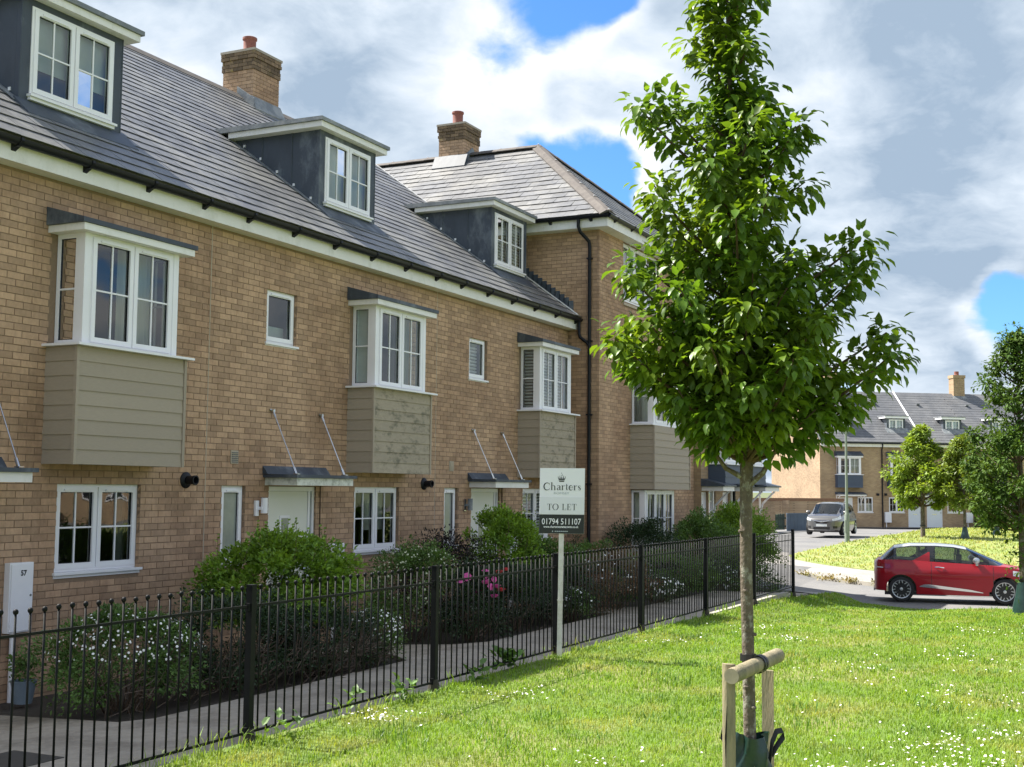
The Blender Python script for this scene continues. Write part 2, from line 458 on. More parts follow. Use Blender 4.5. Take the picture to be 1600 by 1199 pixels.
BL, BH, BD = 0.215, 0.065, 0.05
_brick_meshes = []
def brick_mesh(i, along='x'):
    key = f'brick_{along}_{i}'
    if key in bpy.data.meshes: return bpy.data.meshes[key]
    rr = random.Random(i)
    j = lambda s: rr.uniform(-s, s)
    hl, hh = BL / 2, BH / 2
    p = [(-hl + j(.002), -j(.0012), -hh + j(.0015)), (hl + j(.002), -j(.0012), -hh + j(.0015)), (hl + j(.002), BD, -hh + j(.0015)), (-hl + j(.002), BD, -hh + j(.0015)),
         (-hl + j(.002), -j(.0012), hh + j(.0015)), (hl + j(.002), -j(.0012), hh + j(.0015)), (hl + j(.002), BD, hh + j(.0015)), (-hl + j(.002), BD, hh + j(.0015))]
    if along == 'y': p = [(y, -x, z) for x, y, z in p]
    me = bpy.data.meshes.new(key)
    me.from_pydata(p, [], [(0, 1, 5, 4), (1, 2, 6, 5), (2, 3, 7, 6), (3, 0, 4, 7), (4, 5, 6, 7), (3, 2, 1, 0)])
    me.materials.append(M_BRICK)
    return me

def bricks(par, ref, a0, a1, z0, z1, holes, along='x', singles=300, order=None, keep=None, m=None, zref=0.01, aref=0.0):
    """stretcher bond; a runs along the wall. ref: the plane. Largest-showing bricks become objects, the rest one joined part."""
    m = m or M_BRICK
    k0 = math.ceil((z0 - zref) / 0.075 - 1e-6); k1 = math.floor((z1 - zref) / 0.075 + 1e-6)
    full, V = [], []
    for k in range(k0, k1):
        zc = zref + k * 0.075 + 0.0375
        off = aref + (0.1125 if k % 2 else 0.0)
        spans = [(a0, a1)]
        for h in holes:
            if h[2] < zc + 0.02 and h[3] > zc - 0.02:
                ns = []
                for s, e in spans:
                    if h[1] <= s or h[0] >= e: ns.append((s, e)); continue
                    if h[0] > s: ns.append((s, h[0]))
                    if h[1] < e: ns.append((h[1], e))
                spans = ns
        for s, e in spans:
            i = math.floor((s - off) / 0.225)
            while off + i * 0.225 < e:
                b0 = max(s + (0.0 if s > a0 else 0.0), off + i * 0.225 + 0.005); b1 = min(e, off + (i + 1) * 0.225 - 0.005)
                i += 1
                if b1 - b0 < 0.03: continue
                c = (b0 + b1) / 2
                if keep and not keep(c, zc): continue
                if b1 - b0 > 0.214 and b0 > a0 + 0.001: full.append((c, zc))
                else: V.append((b0, b1, zc))
    full.sort(key=order or (lambda p: p[0]))
    for i, (c, zc) in enumerate(full[:singles]):
        loc = (c, ref + random.uniform(-.0015, .0015), zc) if along == 'x' else (ref + random.uniform(-.0015, .0015), c, zc)
        me = brick_mesh(i * 7 % 6, along)
        o = link_mesh('brick', me, par, loc)
    V += [(c - BL / 2, c + BL / 2, zc) for c, zc in full[singles:]]
    if V:
        A = np.array(V); n = len(A)
        jit = lambda s: rng.uniform(-s, s, (n, 8))
        xs = np.stack([A[:, 0], A[:, 1], A[:, 1], A[:, 0]] * 2, 1) + jit(.0015)
        zs = np.concatenate([np.repeat((A[:, 2] - BH / 2)[:, None], 4, 1), np.repeat((A[:, 2] + BH / 2)[:, None], 4, 1)], 1) + jit(.0012)
        y = rng.uniform(-.002, .002, n)[:, None]
        ys = np.concatenate([y, y, y + BD, y + BD] * 2, 1) + ref
        if along == 'x': P = np.stack([xs, ys, zs], 2)
        else: P = np.stack([ys, xs, zs], 2)
        fq = np.array([(0, 1, 5, 4), (1, 2, 6, 5), (2, 3, 7, 6), (3, 0, 4, 7), (4, 5, 6, 7), (3, 2, 1, 0)])
        if along != 'x': fq = fq[:, ::-1]
        FQ = (fq[None] + (np.arange(n) * 8)[:, None, None]).reshape(-1, 4)
        np_mesh('bricks', P.reshape(-1, 3), FQ, m, par, kind='stuff', origin=ORG[par.name])

def slates(par, E, ud, sd, umin, umax, S, gauge=0.26, width=0.30, singles=0, order=None, skip=None, m=None, warp=0.004):
    """courses of overlapping slates on a roof plane: E eaves point, ud along the eaves, sd up the slope"""
    m = m or M_SLATE
    E, ud, sd = Vector(E), Vector(ud).normalized(), Vector(sd).normalized()
    nn = ud.cross(sd).normalized()
    if nn.z < 0: nn = -nn
    rows = int(S / gauge)
    cells = []
    for r in range(rows):
        s = r * gauge
        a, b = umin(s), umax(s)
        i = math.floor(a / width) - 1
        off = width / 2 if r % 2 else 0
        while off + i * width < b:
            u0 = max(a, off + i * width + 0.002); u1 = min(b, off + (i + 1) * width - 0.002); i += 1
            if u1 - u0 < 0.05: continue
            if skip and skip((u0 + u1) / 2, s): continue
            L0 = min(gauge * 1.42, gauge + 0.13)
            t0, t1 = max(u0, umin(s + L0)), min(u1, umax(s + L0))
            if t1 < t0: t0 = t1 = (t0 + t1) / 2
            cells.append((u0, u1, s, u1 - u0 > width - 0.006 and t0 == u0 and t1 == u1, t0, t1))
    full = [c for c in cells if c[3]]; part = [c for c in cells if not c[3]]
    full.sort(key=order or (lambda c: c[0]))
    L = min(gauge * 1.42, gauge + 0.13)
    def corners(u0, u1, s, rr, v0=None, v1=None):
        v0 = u0 if v0 is None else v0; v1 = u1 if v1 is None else v1
        t = 0.006
        lift = 0.020 + rr.uniform(0, warp); tw = rr.uniform(-.002, .002); dv = rr.uniform(-.006, .006)
        lo, hi = lift, 0.004
        p = []
        for dz in (0, t):
            p += [E + ud * u0 + sd * (s + dv) + nn * (lo + dz + tw), E + ud * u1 + sd * (s + dv) + nn * (lo + dz - tw), E + ud * v1 + sd * (s + L) + nn * (hi + dz), E + ud * v0 + sd * (s + L) + nn * (hi + dz)]
        return p
    fq = [(0, 1, 5, 4), (1, 2, 6, 5), (2, 3, 7, 6), (3, 0, 4, 7), (4, 5, 6, 7), (3, 2, 1, 0)]
    key0 = f'slate_{ud.x:.2f}_{ud.y:.2f}_{width:.2f}'
    def smesh(v):
        k = f'{key0}_{v}'
        if k in bpy.data.meshes: return bpy.data.meshes[k]
        me = bpy.data.meshes.new(k)
        p = corners(-width / 2 + 0.002, width / 2 - 0.002, 0, random.Random(v))
        me.from_pydata([tuple(q - E) for q in p], [], fq); me.materials.append(m)
        return me
    for i, (u0, u1, s, _, _a, _b) in enumerate(full[:singles]):
        loc = E + ud * ((u0 + u1) / 2) + sd * s
        link_mesh('slate', smesh(i * 5 % 7), par, loc)
    V, FQ = [], []
    rr = random.Random(3)
    for (u0, u1, s, _, v0, v1) in full[singles:] + part:
        k = len(V)
        V += [tuple(q) for q in corners(u0, u1, s, rr, v0, v1)]
        FQ += [tuple(j + k for j in f) for f in fq]
    if V: np_mesh('slates', np.array(V), np.array(FQ), m, par, kind='stuff', origin=ORG[par.name])

def text_mesh(txt, size, xf, name, m, par, z=0.0, align='CENTER', bold=0.0, sx=1.0):
    cu = bpy.data.curves.new('t', 'FONT'); cu.body = txt; cu.size = size; cu.align_x = align; cu.offset = bold
    cu.resolution_u = 3
    o = bpy.data.objects.new('t', cu); COL.objects.link(o)
    dg = bpy.context.evaluated_depsgraph_get(); dg.update()
    me = bpy.data.meshes.new_from_object(o.evaluated_get(dg))
    vs = [v.co.copy() for v in me.vertices]; fs = [tuple(p.vertices) for p in me.polygons]
    bpy.data.objects.remove(o); bpy.data.curves.remove(cu); bpy.data.meshes.remove(me)
    b = MB(xf); b.add([(v.x * sx, z, v.y) for v in vs], fs)
    return b.obj(name, m, par)

def chimney(par, x0, x1, y0, y1, zb, zt, ridge_y=None, single=True):
    """brick stack with two oversailing bands, cap and a pot"""
    cx, cy = (x0 + x1) / 2, (y0 + y1) / 2
    b = MB(); b.box((x0 + .006, y0 + .006, zb - 0.8), (x1 - .006, y1 - .006, zt)).obj('chimney', M_MORTAR, par)
    ch = bpy.data.objects[[o.name for o in par.children if o.name.startswith('chimney')][-1]]
    fq = [(0, 1, 5, 4), (1, 2, 6, 5), (2, 3, 7, 6), (3, 0, 4, 7), (4, 5, 6, 7), (3, 2, 1, 0)]
    n = int((zt - zb + 0.6) / 0.075)
    for k in range(n):
        z1 = zt - k * 0.075; z0 = z1 - BH
        ov = 0.035 if k in (0, 1) else (0.02 if k in (3, 4) else 0.0)
        if k == 2: ov = 0.012
        X0, X1, Y0, Y1 = x0 - ov, x1 + ov, y0 - ov, y1 + ov
        off = 0.1125 if k % 2 else 0.0
        def run(a0, a1):
            i = math.floor(-0.2); out = []
            p = a0 - off
            while p < a1 - 0.02:
                s, e = max(a0, p), min(a1, p + 0.215)
                if e - s > 0.02: out.append((s, e))
                p += 0.225
            return out
        for s, e in run(X0, X1):
            MB().box((s, Y0, z0), (e, Y0 + .05, z1)).obj('brick', M_CHBR if k < 5 else M_BRICK, ch)
        for s, e in run(Y0 + .052, Y1):
            MB().box((X0, s, z0), (X0 + .05, e, z1)).obj('brick', M_CHBR if k < 5 else M_BRICK, ch)
            if k % 1 == 0 and False: pass
        MB().box((X1 - .05, Y0 + .052, z0), (X1, Y1, z1)).obj('brick_course', M_BRICK, ch)
    MB().box((x0 - .045, y0 - .045, zt + .002), (x1 + .045, y1 + .045, zt + .05)).obj('cap', M_CAPM, ch)
    MB().lathe([(.14, 0), (.14, .03), (.125, .06), (.128, .30), (.148, .32), (.148, .36), (.13, .37), (.11, .37), (.10, .10)], (cx - 0.08, cy, zt + .05), 18).obj('pot', M_POT, ch, smooth=True)
    # lead flashing round the foot
    fl = MB()
    for yy0, yy1 in ((y0 - 0.012, y0),):
        zr = lambda y: zb + 0.0
    return ch

M_CHBR = mat('stained_chimney_brick', (0.17, 0.115, 0.07), 0.9, 0.3, 14, rnd=0.4, col2=(0.30, 0.24, 0.06), scale2=9, amt2=0.7, thr=(0.58, 0.70))
M_CAPM = mat('cement_cap', (0.33, 0.29, 0.24), 0.9, 0.2, 12)
M_POT = mat('terracotta_pot', (0.21, 0.075, 0.058), 0.75, 0.2, 8)

# ------------------------------------------------------------------ terrace house
def gutter_run(par, p0, p1, out, r=0.062, step=1.0, brackets=True):
    """half-round gutter from p0 to p1; out: horizontal unit vector away from the wall"""
    p0, p1, out = Vector(p0), Vector(p1), Vector(out)
    vs, fs = [], []
    n = 8
    for p in (p0, p1):
        for rr in (r, r - .008):
            for k in range(n + 1):
                a = math.pi + math.pi * k / n
                vs.append(tuple(p + out * (rr * math.cos(a)) + Vector((0, 0, rr * math.sin(a)))))
    m = n + 1
    for k in range(n):
        fs.append((k, k + 1, 2 * m + k + 1, 2 * m + k)); fs.append((m + k, 3 * m + k, 3 * m + k + 1, m + k + 1))
        fs.append((k, m + k, m + k + 1, k + 1)); fs.append((2 * m + k, 2 * m + k + 1, 3 * m + k + 1, 3 * m + k))
    fs += [(0, 2 * m, 3 * m, m), (n, m + n, 3 * m + n, 2 * m + n)]
    g = MB().add(vs, fs).obj('gutter', M_GUTTER, par, smooth=True)
    if brackets:
        L = (p1 - p0).length; t = (p1 - p0).normalized()
        d = step * 0.45
        while d < L:
            c = p0 + t * d
            b = MB()
            q = []
            for sgn in (-0.02, 0.02):
                q.append([c + t * sgn + out * x + Vector((0, 0, z)) for x, z in ((-r - .012, .008), (-r - .005, -r * .75), (-.03, -r - .012), (.02, -r - .012), (r + .008, -.02), (r + .008, .01))])
            vs = [tuple(x) for x in q[0] + q[1]]
            b.add(vs, [(0, 1, 2, 3, 4, 5), (11, 10, 9, 8, 7, 6)] + [(i, (i + 1) % 6, 6 + (i + 1) % 6, 6 + i) for i in range(6)])
            # the arm down the fascia
            b.prism([tuple(c + t * -0.03 + out * -(r + .012) + Vector((0, 0, -.115))), tuple(c + t * -0.03 + out * -(r + .012) + Vector((0, 0, 0))), tuple(c + t * -0.03 + out * .0 + Vector((0, 0, -r - .01)))], t * 0.06)
            b.obj('gutter_bracket', M_GUTTER, par)
            d += step

def bay(par, xb, W, y, z_b, z_s, z_h, z_r, inner_f, inner_l, clad=None, dc=0.455, nboards=8, lower=None, mould=None, cas=((0, .5, 1, 1, 1), (.5, 1, 1, 1, 1)), label=None):
    """oriel window: weatherboarded base, glazed front and sides, lead roof"""
    clad = clad or M_SAGE
    x0, x1 = xb + .11, xb + W - .11
    yf = y - (dc - .058)
    bw = MB()
    pw = 0.085
    for xa in (x0, x1 - pw):
        bw.box((xa, yf, z_s), (xa + pw, yf + pw, z_h))
    bw.box((x0, yf + .01, z_h), (x1, y, z_h + .06))
    o = bw.obj('bay_window', M_UPVC, par, label=label)
    Pf = lambda u, n, z: (x0 + pw + u, yf + .006 - n, z_s + z)
    window(o, Pf, x1 - x0 - 2 * pw, z_h - z_s, list(cas), own=False, inner=inner_f)
    ws = y - yf - pw
    Pl = lambda u, n, z: (x0 + .006 - n, y - u, z_s + z)
    window(o, Pl, ws, z_h - z_s, [(0, 1, 0, 1, 0)], own=False, inner=inner_l, vent=False, fb=.05)
    Pr = lambda u, n, z: (x1 - .006 + n, y - u, z_s + z)
    window(o, Pr, ws, z_h - z_s, [(0, 1, 0, 1, 0)], own=False, vent=False, fb=.05)
    # sill board
    MB().box((xb - .057, y - .533, z_s - .028), (xb + W + .057, y, z_s - .002)).obj('sill', M_UPVC, o)
    # roof: white fascia and lead top
    p = .024
    MB().box((xb - p, y - .514, z_h), (xb + W + p, yf - .004, z_h + .075)).box((xb - p, yf - .004, z_h), (x0 - .004, y, z_h + .075)).box((x1 + .004, yf - .004, z_h), (xb + W + p, y, z_h + .075)).obj('fascia', M_FASCIA, o)
    q = .057
    zt = z_r
    MB().hexa([(xb - q, y - .534, z_h + .078), (xb + W + q, y - .534, z_h + .078), (xb + W + q, y, z_h + .078), (xb - q, y, z_h + .078),
               (xb - q, y - .534, zt - .012), (xb + W + q, y - .534, zt - .012), (xb + W + q - .0, y, zt + .135), (xb - q, y, zt + .135)]).obj('lead_roof', M_LEAD, o)
    # boarded base
    base = MB(); base.box((xb + .03, y - dc + .03, z_b + .005), (xb + W - .03, y, z_s - .03)).obj('base_core', clad, o)
    hb = (z_s - .03 - z_b) / nboards
    fm = mould or clad
    for k in range(nboards):
        za, zb_ = z_b + k * hb, z_b + (k + 1) * hb + .012
        if k == nboards - 1: zb_ = z_s - .03
        # a board leans out at its foot
        MB().hexa([(xb + .035, y - dc, za), (xb + W - .035, y - dc, za), (xb + W - .035, y - dc + .02, za), (xb + .035, y - dc + .02, za),
                   (xb + .035, y - dc + .012, zb_), (xb + W - .035, y - dc + .012, zb_), (xb + W - .035, y - dc + .03, zb_), (xb + .035, y - dc + .03, zb_)]).obj('cladding_board', fm, o)
        MB().hexa([(xb, y - dc + .035, za), (xb + .02, y - dc + .035, za), (xb + .02, y, za), (xb, y, za),
                   (xb + .012, y - dc + .035, zb_), (xb + .03, y - dc + .035, zb_), (xb + .03, y, zb_), (xb + .012, y, zb_)]).obj('cladding_board', clad, o)
        MB().hexa([(xb + W - .02, y - dc + .035, za), (xb + W, y - dc + .035, za), (xb + W, y, za), (xb + W - .02, y, za),
                   (xb + W - .03, y - dc + .035, zb_), (xb + W - .012, y - dc + .035, zb_), (xb + W - .012, y, zb_), (xb + W - .03, y, zb_)]).obj('cladding_board', clad, o)
    for xa in (xb - .008, xb + W - .032):
        MB().box((xa, y - dc - .008, z_b - .003), (xa + .04, y - dc + .032, z_s - .031)).obj('corner_trim', clad, o)
    return o

def canopy(par, x0, x1, y, z0, stained=False):
    """flat porch roof hung from two steel rods"""
    o = MB().box((x0, y - .516, z0), (x1, y - .001, z0 + .098)).obj('door_canopy', M_ALGAE if stained else M_FASCIA, par)
    MB().box((x0 - .05, y - .55, z0 + .1), (x1 + .05, y - .001, z0 + .142)).obj('canopy_lead', M_LEAD, o)
    MB().hexa([(x0 - .06, y - .09, z0 + .147), (x0 + 1.40, y - .09, z0 + .147), (x0 + 1.40, y - .002, z0 + .147), (x0 - .06, y - .002, z0 + .147),
               (x0 - .06, y - .05, z0 + .20), (x0 + 1.40, y - .05, z0 + .20), (x0 + 1.40, y - .002, z0 + .255), (x0 - .06, y - .002, z0 + .255)]).obj('lead_flashing', M_LEAD, o)
    for xr in (x0 + .10, x0 + 1.23):
        r = MB().tube([(xr, y - .03, z0 + .985), (xr, y - .42, z0 + .175)], .009, 8)
        r.tube([(xr, y, z0 + .99), (xr, y - .05, z0 + .99)], .022, 10).tube([(xr - .05, y - .008, z0 + 1.0), (xr + .04, y - .008, z0 + 1.0)], .016, 8)
        r.tube([(xr, y - .03, z0 + .985), (xr, y - .07, z0 + .90)], .017, 8).tube([(xr, y - .39, z0 + .235), (xr, y - .43, z0 + .15)], .018, 8)
        r.box((xr - .03, y - .47, z0 + .146), (xr + .03, y - .40, z0 + .156))
        r.obj('support_rod', M_STEEL, o, smooth=True)
    return o

def dormer(par, dx, inner, label=None):
    d = 9.99 + dx
    x0, x1 = d - .13, d + 1.273 + .15
    yf = 10.9; zt = 5.43; zb = EZ + SL * (yf - EY) - .05
    w0, w1, wz0, wz1 = d, d + 1.273, 4.337, 5.349
    zr = lambda y: EZ + SL * (y - EY) + .03
    yb = EY + (zt - EZ) / SL
    b = MB()
    b.box((x0, yf, zb), (w0, yf + .08, zt)).box((w1, yf, zb), (x1, yf + .08, zt)).box((w0, yf, zb), (w1, yf + .08, wz0)).box((w0, yf, wz1), (w1, yf + .08, zt))
    for xa in (x0, x1 - .06):
        b.prism([(xa, yf + .082, zb), (xa, yf + .082, zt), (xa, yb + .1, zt), (xa, yb + .1, zt - .15)], (.06, 0, 0))
    o = b.obj('dormer', M_LEAD, par, label=label)
    # standing seams on the cheeks
    for xa, sx in ((x0, -1), (x1, 1)):
        for yy in (yf + .52, yf + 1.08):
            MB().tube([(xa + sx * .004, yy, zr(yy) - .05), (xa + sx * .004, yy, zt)], .012, 6).obj('lead_seam', M_LEAD, o)
        MB().tube([(xa + sx * .002, yf + .004, zb), (xa + sx * .002, yf + .004, zt)], .012, 6).obj('lead_seam', M_LEAD, o)
        for q in range(6):
            yy = yf + .15 + q * .32
            MB().box((xa - .012 if sx < 0 else xa, yy - .018, zr(yy) + .03), (xa if sx < 0 else xa + .012, yy + .018, zr(yy) + .07)).obj('lead_clip', M_UPVC, o)
        # soaker strip where the cheek meets the slates
        xx = xa + sx * .10
        MB().hexa([(min(xa, xx), yf - .02, zr(yf) - .004), (max(xa, xx), yf - .02, zr(yf) - .004), (max(xa, xx), yb, zr(yb) - .004), (min(xa, xx), yb, zr(yb) - .004),
                   (min(xa, xx), yf - .02, zr(yf) + .010), (max(xa, xx), yf - .02, zr(yf) + .010), (max(xa, xx), yb, zr(yb) + .010), (min(xa, xx), yb, zr(yb) + .010)]).obj('soaker', M_LEADW, o)
    # apron under the front
    ya = yf - .24
    MB().hexa([(x0 - .08, ya, zr(ya) - .01), (x1 + .08, ya, zr(ya) - .01), (x1 + .08, yf, zr(yf) + .0), (x0 - .08, yf, zr(yf)),
               (x0 - .08, ya, zr(ya) + .012), (x1 + .08, ya, zr(ya) + .012), (x1 + .08, yf + .001, zr(yf) + .05), (x0 - .08, yf + .001, zr(yf) + .05)]).obj('apron', M_LEAD, o)
    window(o, lambda u, n, z: (w0 + u, yf - .012 - n, wz0 + z), w1 - w0, wz1 - wz0, [(0, .5, 1, 1, 1), (.5, 1, 1, 1, 1)], own=False, inner=inner, sill=.06)
    # flat roof with white fascia
    y0, y1 = yf - .15, yb + .05
    MB().box((x0 - .16, y0 + .02, zt), (x1 + .16, y1 - .1, zt + .085)).obj('fascia', M_FASCIA, o)
    zr2 = zt + .088
    yb2 = EY + (zr2 + .06 - EZ) / SL + .02
    MB().hexa([(x0 - .20, y0 - .012, zr2), (x1 + .20, y0 - .012, zr2), (x1 + .20, yb2, zr2), (x0 - .20, yb2, zr2),
               (x0 - .20, y0 - .012, zr2 + .055), (x1 + .20, y0 - .012, zr2 + .055), (x1 + .20, yb2, zr2 + .085), (x0 - .20, yb2, zr2 + .085)]).obj('lead_roof', M_LEADW, o)
    return o

def terrace_house(k, x0, x1, label, number=None, singles=300):
    dx = PITCHX * k
    t = thing('terraced_house', label, 'house', (x0, D, GZ), 'brick houses of the near terrace')
    gw = (10.015 + dx, 11.285 + dx, -.985, .01)
    door = (7.94 + dx, 9.03 + dx, -2.12, .01)
    nw = (6.974 + dx, 7.449 + dx, -1.0, .01)
    sw = (7.80 + dx, 8.48 + dx, 1.885, 2.65)
    xb, W = 9.771 + dx, 1.694
    bo = (xb + .2, xb + W - .2, 1.51, 2.635)
    vent_ = (7.05 + dx, 7.05 + dx, 0, 0)
    holes = [gw, door, nw, sw, bo]
    if k == 2: x1 -= .004
    wb = MB()
    slab_with_holes(wb, x0, x1, GZ - .3, EZ, holes, lambda a, b, c, d: wb.box((a, D + .006, c), (b, D + .106, d)))
    wb.box((x0, D + .3, GZ - .3), (x0 + .1, RY + 5.3, EZ)).box((x1 - .1, D + .3, GZ - .3), (x1, RY + 5.3, EZ)).box((x0 + .1, RY + 5.2, GZ - .3), (x1 - .1, RY + 5.3, EZ))
    wall = wb.obj('wall', M_MORTAR, t)
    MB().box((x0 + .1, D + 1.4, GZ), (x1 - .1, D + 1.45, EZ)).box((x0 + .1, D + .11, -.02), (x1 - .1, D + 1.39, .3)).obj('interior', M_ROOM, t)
    def order(p):
        hid = 0
        if xb - .1 < p[0] < xb + W + .2 and .1 < p[1] < 3.0: hid = 40
        if p[0] < 8.75: hid += 60
        if p[1] < -1.3: hid += 20
        return math.hypot(p[0], p[1]) + hid
    bricks(t, D, x0 + .001, x1 - .001, GZ - .1, EZ - .2, [h for h in holes if h is not bo] + [(xb + .03, xb + W - .03, .24, 2.9)], order=order, singles=singles)
    # openings
    inn = {0: [('curtain', M_CURT2, .0, .12, 0, 1, .16), ('curtain', M_CURT2, .88, 1, 0, 1, .16)],
           1: [('curtain', M_CURT, .52, .98, .3, 1, .25), ('curtain', M_CURT, .0, .2, 0, 1, .2)],
           2: [('shutter', M_UPVC, .04, .96, 0.02, .98, .12)]}.get(k)
    window(t, lambda u, n, z: (gw[0] + u, D + .055 - n, gw[2] + .055 + z), gw[1] - gw[0], gw[3] - gw[2] - .055, [(0, .5, 1, 1, 1), (.5, 1, 1, 1, 1)], inner=inn, sill=.09)
    window(t, lambda u, n, z: (nw[0] + u, D + .055 - n, nw[2] + .055 + z), nw[1] - nw[0], nw[3] - nw[2] - .055, [(0, 1, 0, 0, 1)], glass=M_FROST, sill=.08)
    inn = {0: None, 1: [('blind', M_BLIND, .06, .94, .0, .35, .14)], 2: [('shutter', M_UPVC, .1, .9, .05, .95, .12)]}.get(k)
    window(t, lambda u, n, z: (sw[0] + u, D + .055 - n, sw[2] + .04 + z), sw[1] - sw[0], sw[3] - sw[2] - .04, [(0, 1, 0, 0, 1)], inner=inn, sill=.08)
    # door
    dfz = MB(); a, b = door[0], door[1]
    dfz.box((a, D + .03, -2.12), (a + .05, D + .1, .005)).box((b - .05, D + .03, -2.12), (b, D + .1, .005)).box((a + .05, D + .03, -.055), (b - .05, D + .1, .005)).box((b - .14, D + .03, -2.12), (b - .10, D + .1, -.055))
    do = dfz.obj('door', M_UPVC, t)
    MB().box((a + .053, D + .045, -2.1), (b - .143, D + .09, -.058)).obj('door_leaf', M_DOORW, do)
    MB().box((b - .098, D + .055, -2.1), (b - .052, D + .06, -.058)).obj('side_pane', M_FROST, do)
    MB().box((a + .31, D + .035, -1.35), (a + .53, D + .046, -.385)).obj('glazing_trim', M_UPVC, do)
    MB().box((a + .345, D + .030, -1.31), (a + .495, D + .037, -.42)).obj('door_glass', M_FROST, do)
    MB().tube([(b - .20, D + .02, -1.12), (b - .32, D + .02, -1.12)], .011, 8).box((b - .22, D + .025, -1.22), (b - .18, D + .046, -1.04)).obj('handle', M_STEEL, do)
    canopy(t, 7.852 + dx, 9.18 + dx, D, .022, stained=(k == 1))
    # oriel
    inf = {0: [('curtain', M_CURT, .53, .98, 0, 1, .30), ('curtain', M_CURT2, .02, .1, 0, 1, .3)],
           1: [('curtain', M_CURT, .02, .42, .0, 1, .3), ('curtain', M_CURT2, .52, .66, 0, 1, .25), ('curtain', M_CURT, .72, .98, 0, 1, .25)],
           2: [('shutter', M_UPVC, .03, .97, .02, .98, .16)]}.get(k)
    inl = {0: [('blind', M_BLIND, .03, .97, 0, 1, .06)], 1: [('blind', M_BLIND, .03, .97, 0, 1, .06)], 2: [('shutter', M_UPVC, .05, .95, .02, .98, .10)]}.get(k)
    bay(t, xb, W, D, .217, 1.484, 2.674, 2.815, inf, inl, mould=(None if k == 0 else M_SAGE_MOULD),
        label=('oriel with clean sage boards' if k == 0 else 'oriel with mould-streaked boards'))
    ind = {0: [('blind', M_BLIND, 0, 1, .34, 1, .10), ('blind', M_NAVYB, 0, 1, 0, .34, .12)], 1: [('blind', M_CURT, 0, .5, .0, 1, .10), ('blind', M_BLIND, .5, 1, 0, 1, .10)],
           2: [('shutter', M_UPVC, .03, .97, .02, .98, .08), ('blind', M_ROOM, 0, 1, 0, 1, .2)]}.get(k)  # sheet behind these shutters is coloured dark to stand for the unlit room
    dormer(t, dx, ind)
    # flue, air brick, light, meter box
    f = MB().lathe([(.10, 0), (.10, -.012), (.075, -.03), (.052, -.035), (.052, -.13), (.058, -.132), (.058, -.16), (.045, -.16), (.045, -.06)], (12.05 + dx, D, .072), 18, axis='y')
    if k < 2: f.obj('boiler_flue', M_GUTTER, t, smooth=True)
    v = MB().box((7.12 + dx, D - .012, .29), (7.27 + dx, D + .002, .46)).obj('air_vent', M_VENT, t)
    for q in range(6):
        MB().box((7.135 + dx, D - .02, .305 + q * .024), (7.255 + dx, D - .0125, .316 + q * .024)).obj('vent_slat', M_VENTD if k == 0 or k == 1 else M_VENT, v)
    l = MB().box((7.63 + dx, D - .03, -.38), (7.70 + dx, D, -.18)).obj('wall_light', M_STEEL if k == 2 else M_UPVC, t)
    MB().lathe([(.045, 0), (.045, .20)], (7.74 + dx, D - .085, -.345 if k != 2 else -.37), 14).box((7.68 + dx, D - .09, -.30), (7.72 + dx, D - .0, -.26)).obj('light_shade', M_UPVC if k != 2 else M_LEADW, l, smooth=True)
    mb = MB().box((9.352 + dx, D - .075, -1.50), (9.66 + dx, D - .001, -.795)).obj('meter_box', M_UPVC, t)
    MB().box((9.368 + dx, D - .088, -1.485), (9.645 + dx, D - .077, -.81)).obj('box_door', M_UPVC, mb)
    MB().lathe([(.012, 0), (.012, -.006)], (9.62 + dx, D - .088, -1.13), 10, axis='y').obj('box_lock', M_LEADW, mb)
    MB().tube([(9.45 + dx, D - .045, -1.50), (9.45 + dx, D - .045, -2.22)], .03, 10).obj('service_duct', M_UPVC, mb)
    if number:
        text_mesh(number, .075, lambda x, y, z: (9.52 + dx + x, D - .0895 - y, -.925 + z), 'house_number', M_GUTTER, mb, bold=.003)
    if k:
        MB().tube([(9.12 + dx, D - .008, .02), (9.125 + dx, D - .010, -.5), (9.12 + dx, D - .008, -2.2)], .008, 6).obj('cable', M_BROWNP, t)
    if k:
        MB().box((x0 - .006, D - .003, GZ), (x0 + .006, D + .004, 3.26)).obj('movement_joint', M_VENT, t)
    # eaves
    MB().box((x0, 10.06, 3.263), (x1, 10.085, 3.475)).box((x0, 10.085, 3.264), (x1, D + .01, 3.278)).obj('fascia', M_FASCIA, t)
    gutter_run(t, (x0 + .002, 9.992, 3.478), (x1 - .002, 9.992, 3.478), (0, -1, 0), step=.98)
    # roof
    rf = MB()
    zf = lambda y: EZ + SL * (y - EY)
    rf.hexa([(x0, EY + .05, zf(EY + .05) - .1), (x1, EY + .05, zf(EY + .05) - .1), (x1, RY, RZ - .1), (x0, RY, RZ - .1), (x0, EY + .05, zf(EY + .05)), (x1, EY + .05, zf(EY + .05)), (x1, RY, RZ), (x0, RY, RZ)])
    rf.hexa([(x0, RY, RZ - .1), (x1, RY, RZ - .1), (x1, 2 * RY - EY, EZ - .1), (x0, 2 * RY - EY, EZ - .1), (x0, RY, RZ), (x1, RY, RZ), (x1, 2 * RY - EY, EZ), (x0, 2 * RY - EY, EZ)])
    rf.poly([(x0 + .01, EY + .3, EZ), (x0 + .01, RY, RZ - .1), (x0 + .01, 2 * RY - EY - .3, EZ)])
    ro = rf.obj('roof', M_SLATE, t)
    cosr = 1 / math.hypot(1, SL)
    S = (RY - EY) / cosr
    dm0, dm1 = 9.99 + dx - .13, 9.99 + dx + 1.273 + .15
    def skip(u, s):
        y = EY + s * cosr
        return dm0 + .15 < x0 + u < dm1 - .15 and 11.0 < y < EY + (5.43 - EZ) / SL - .45
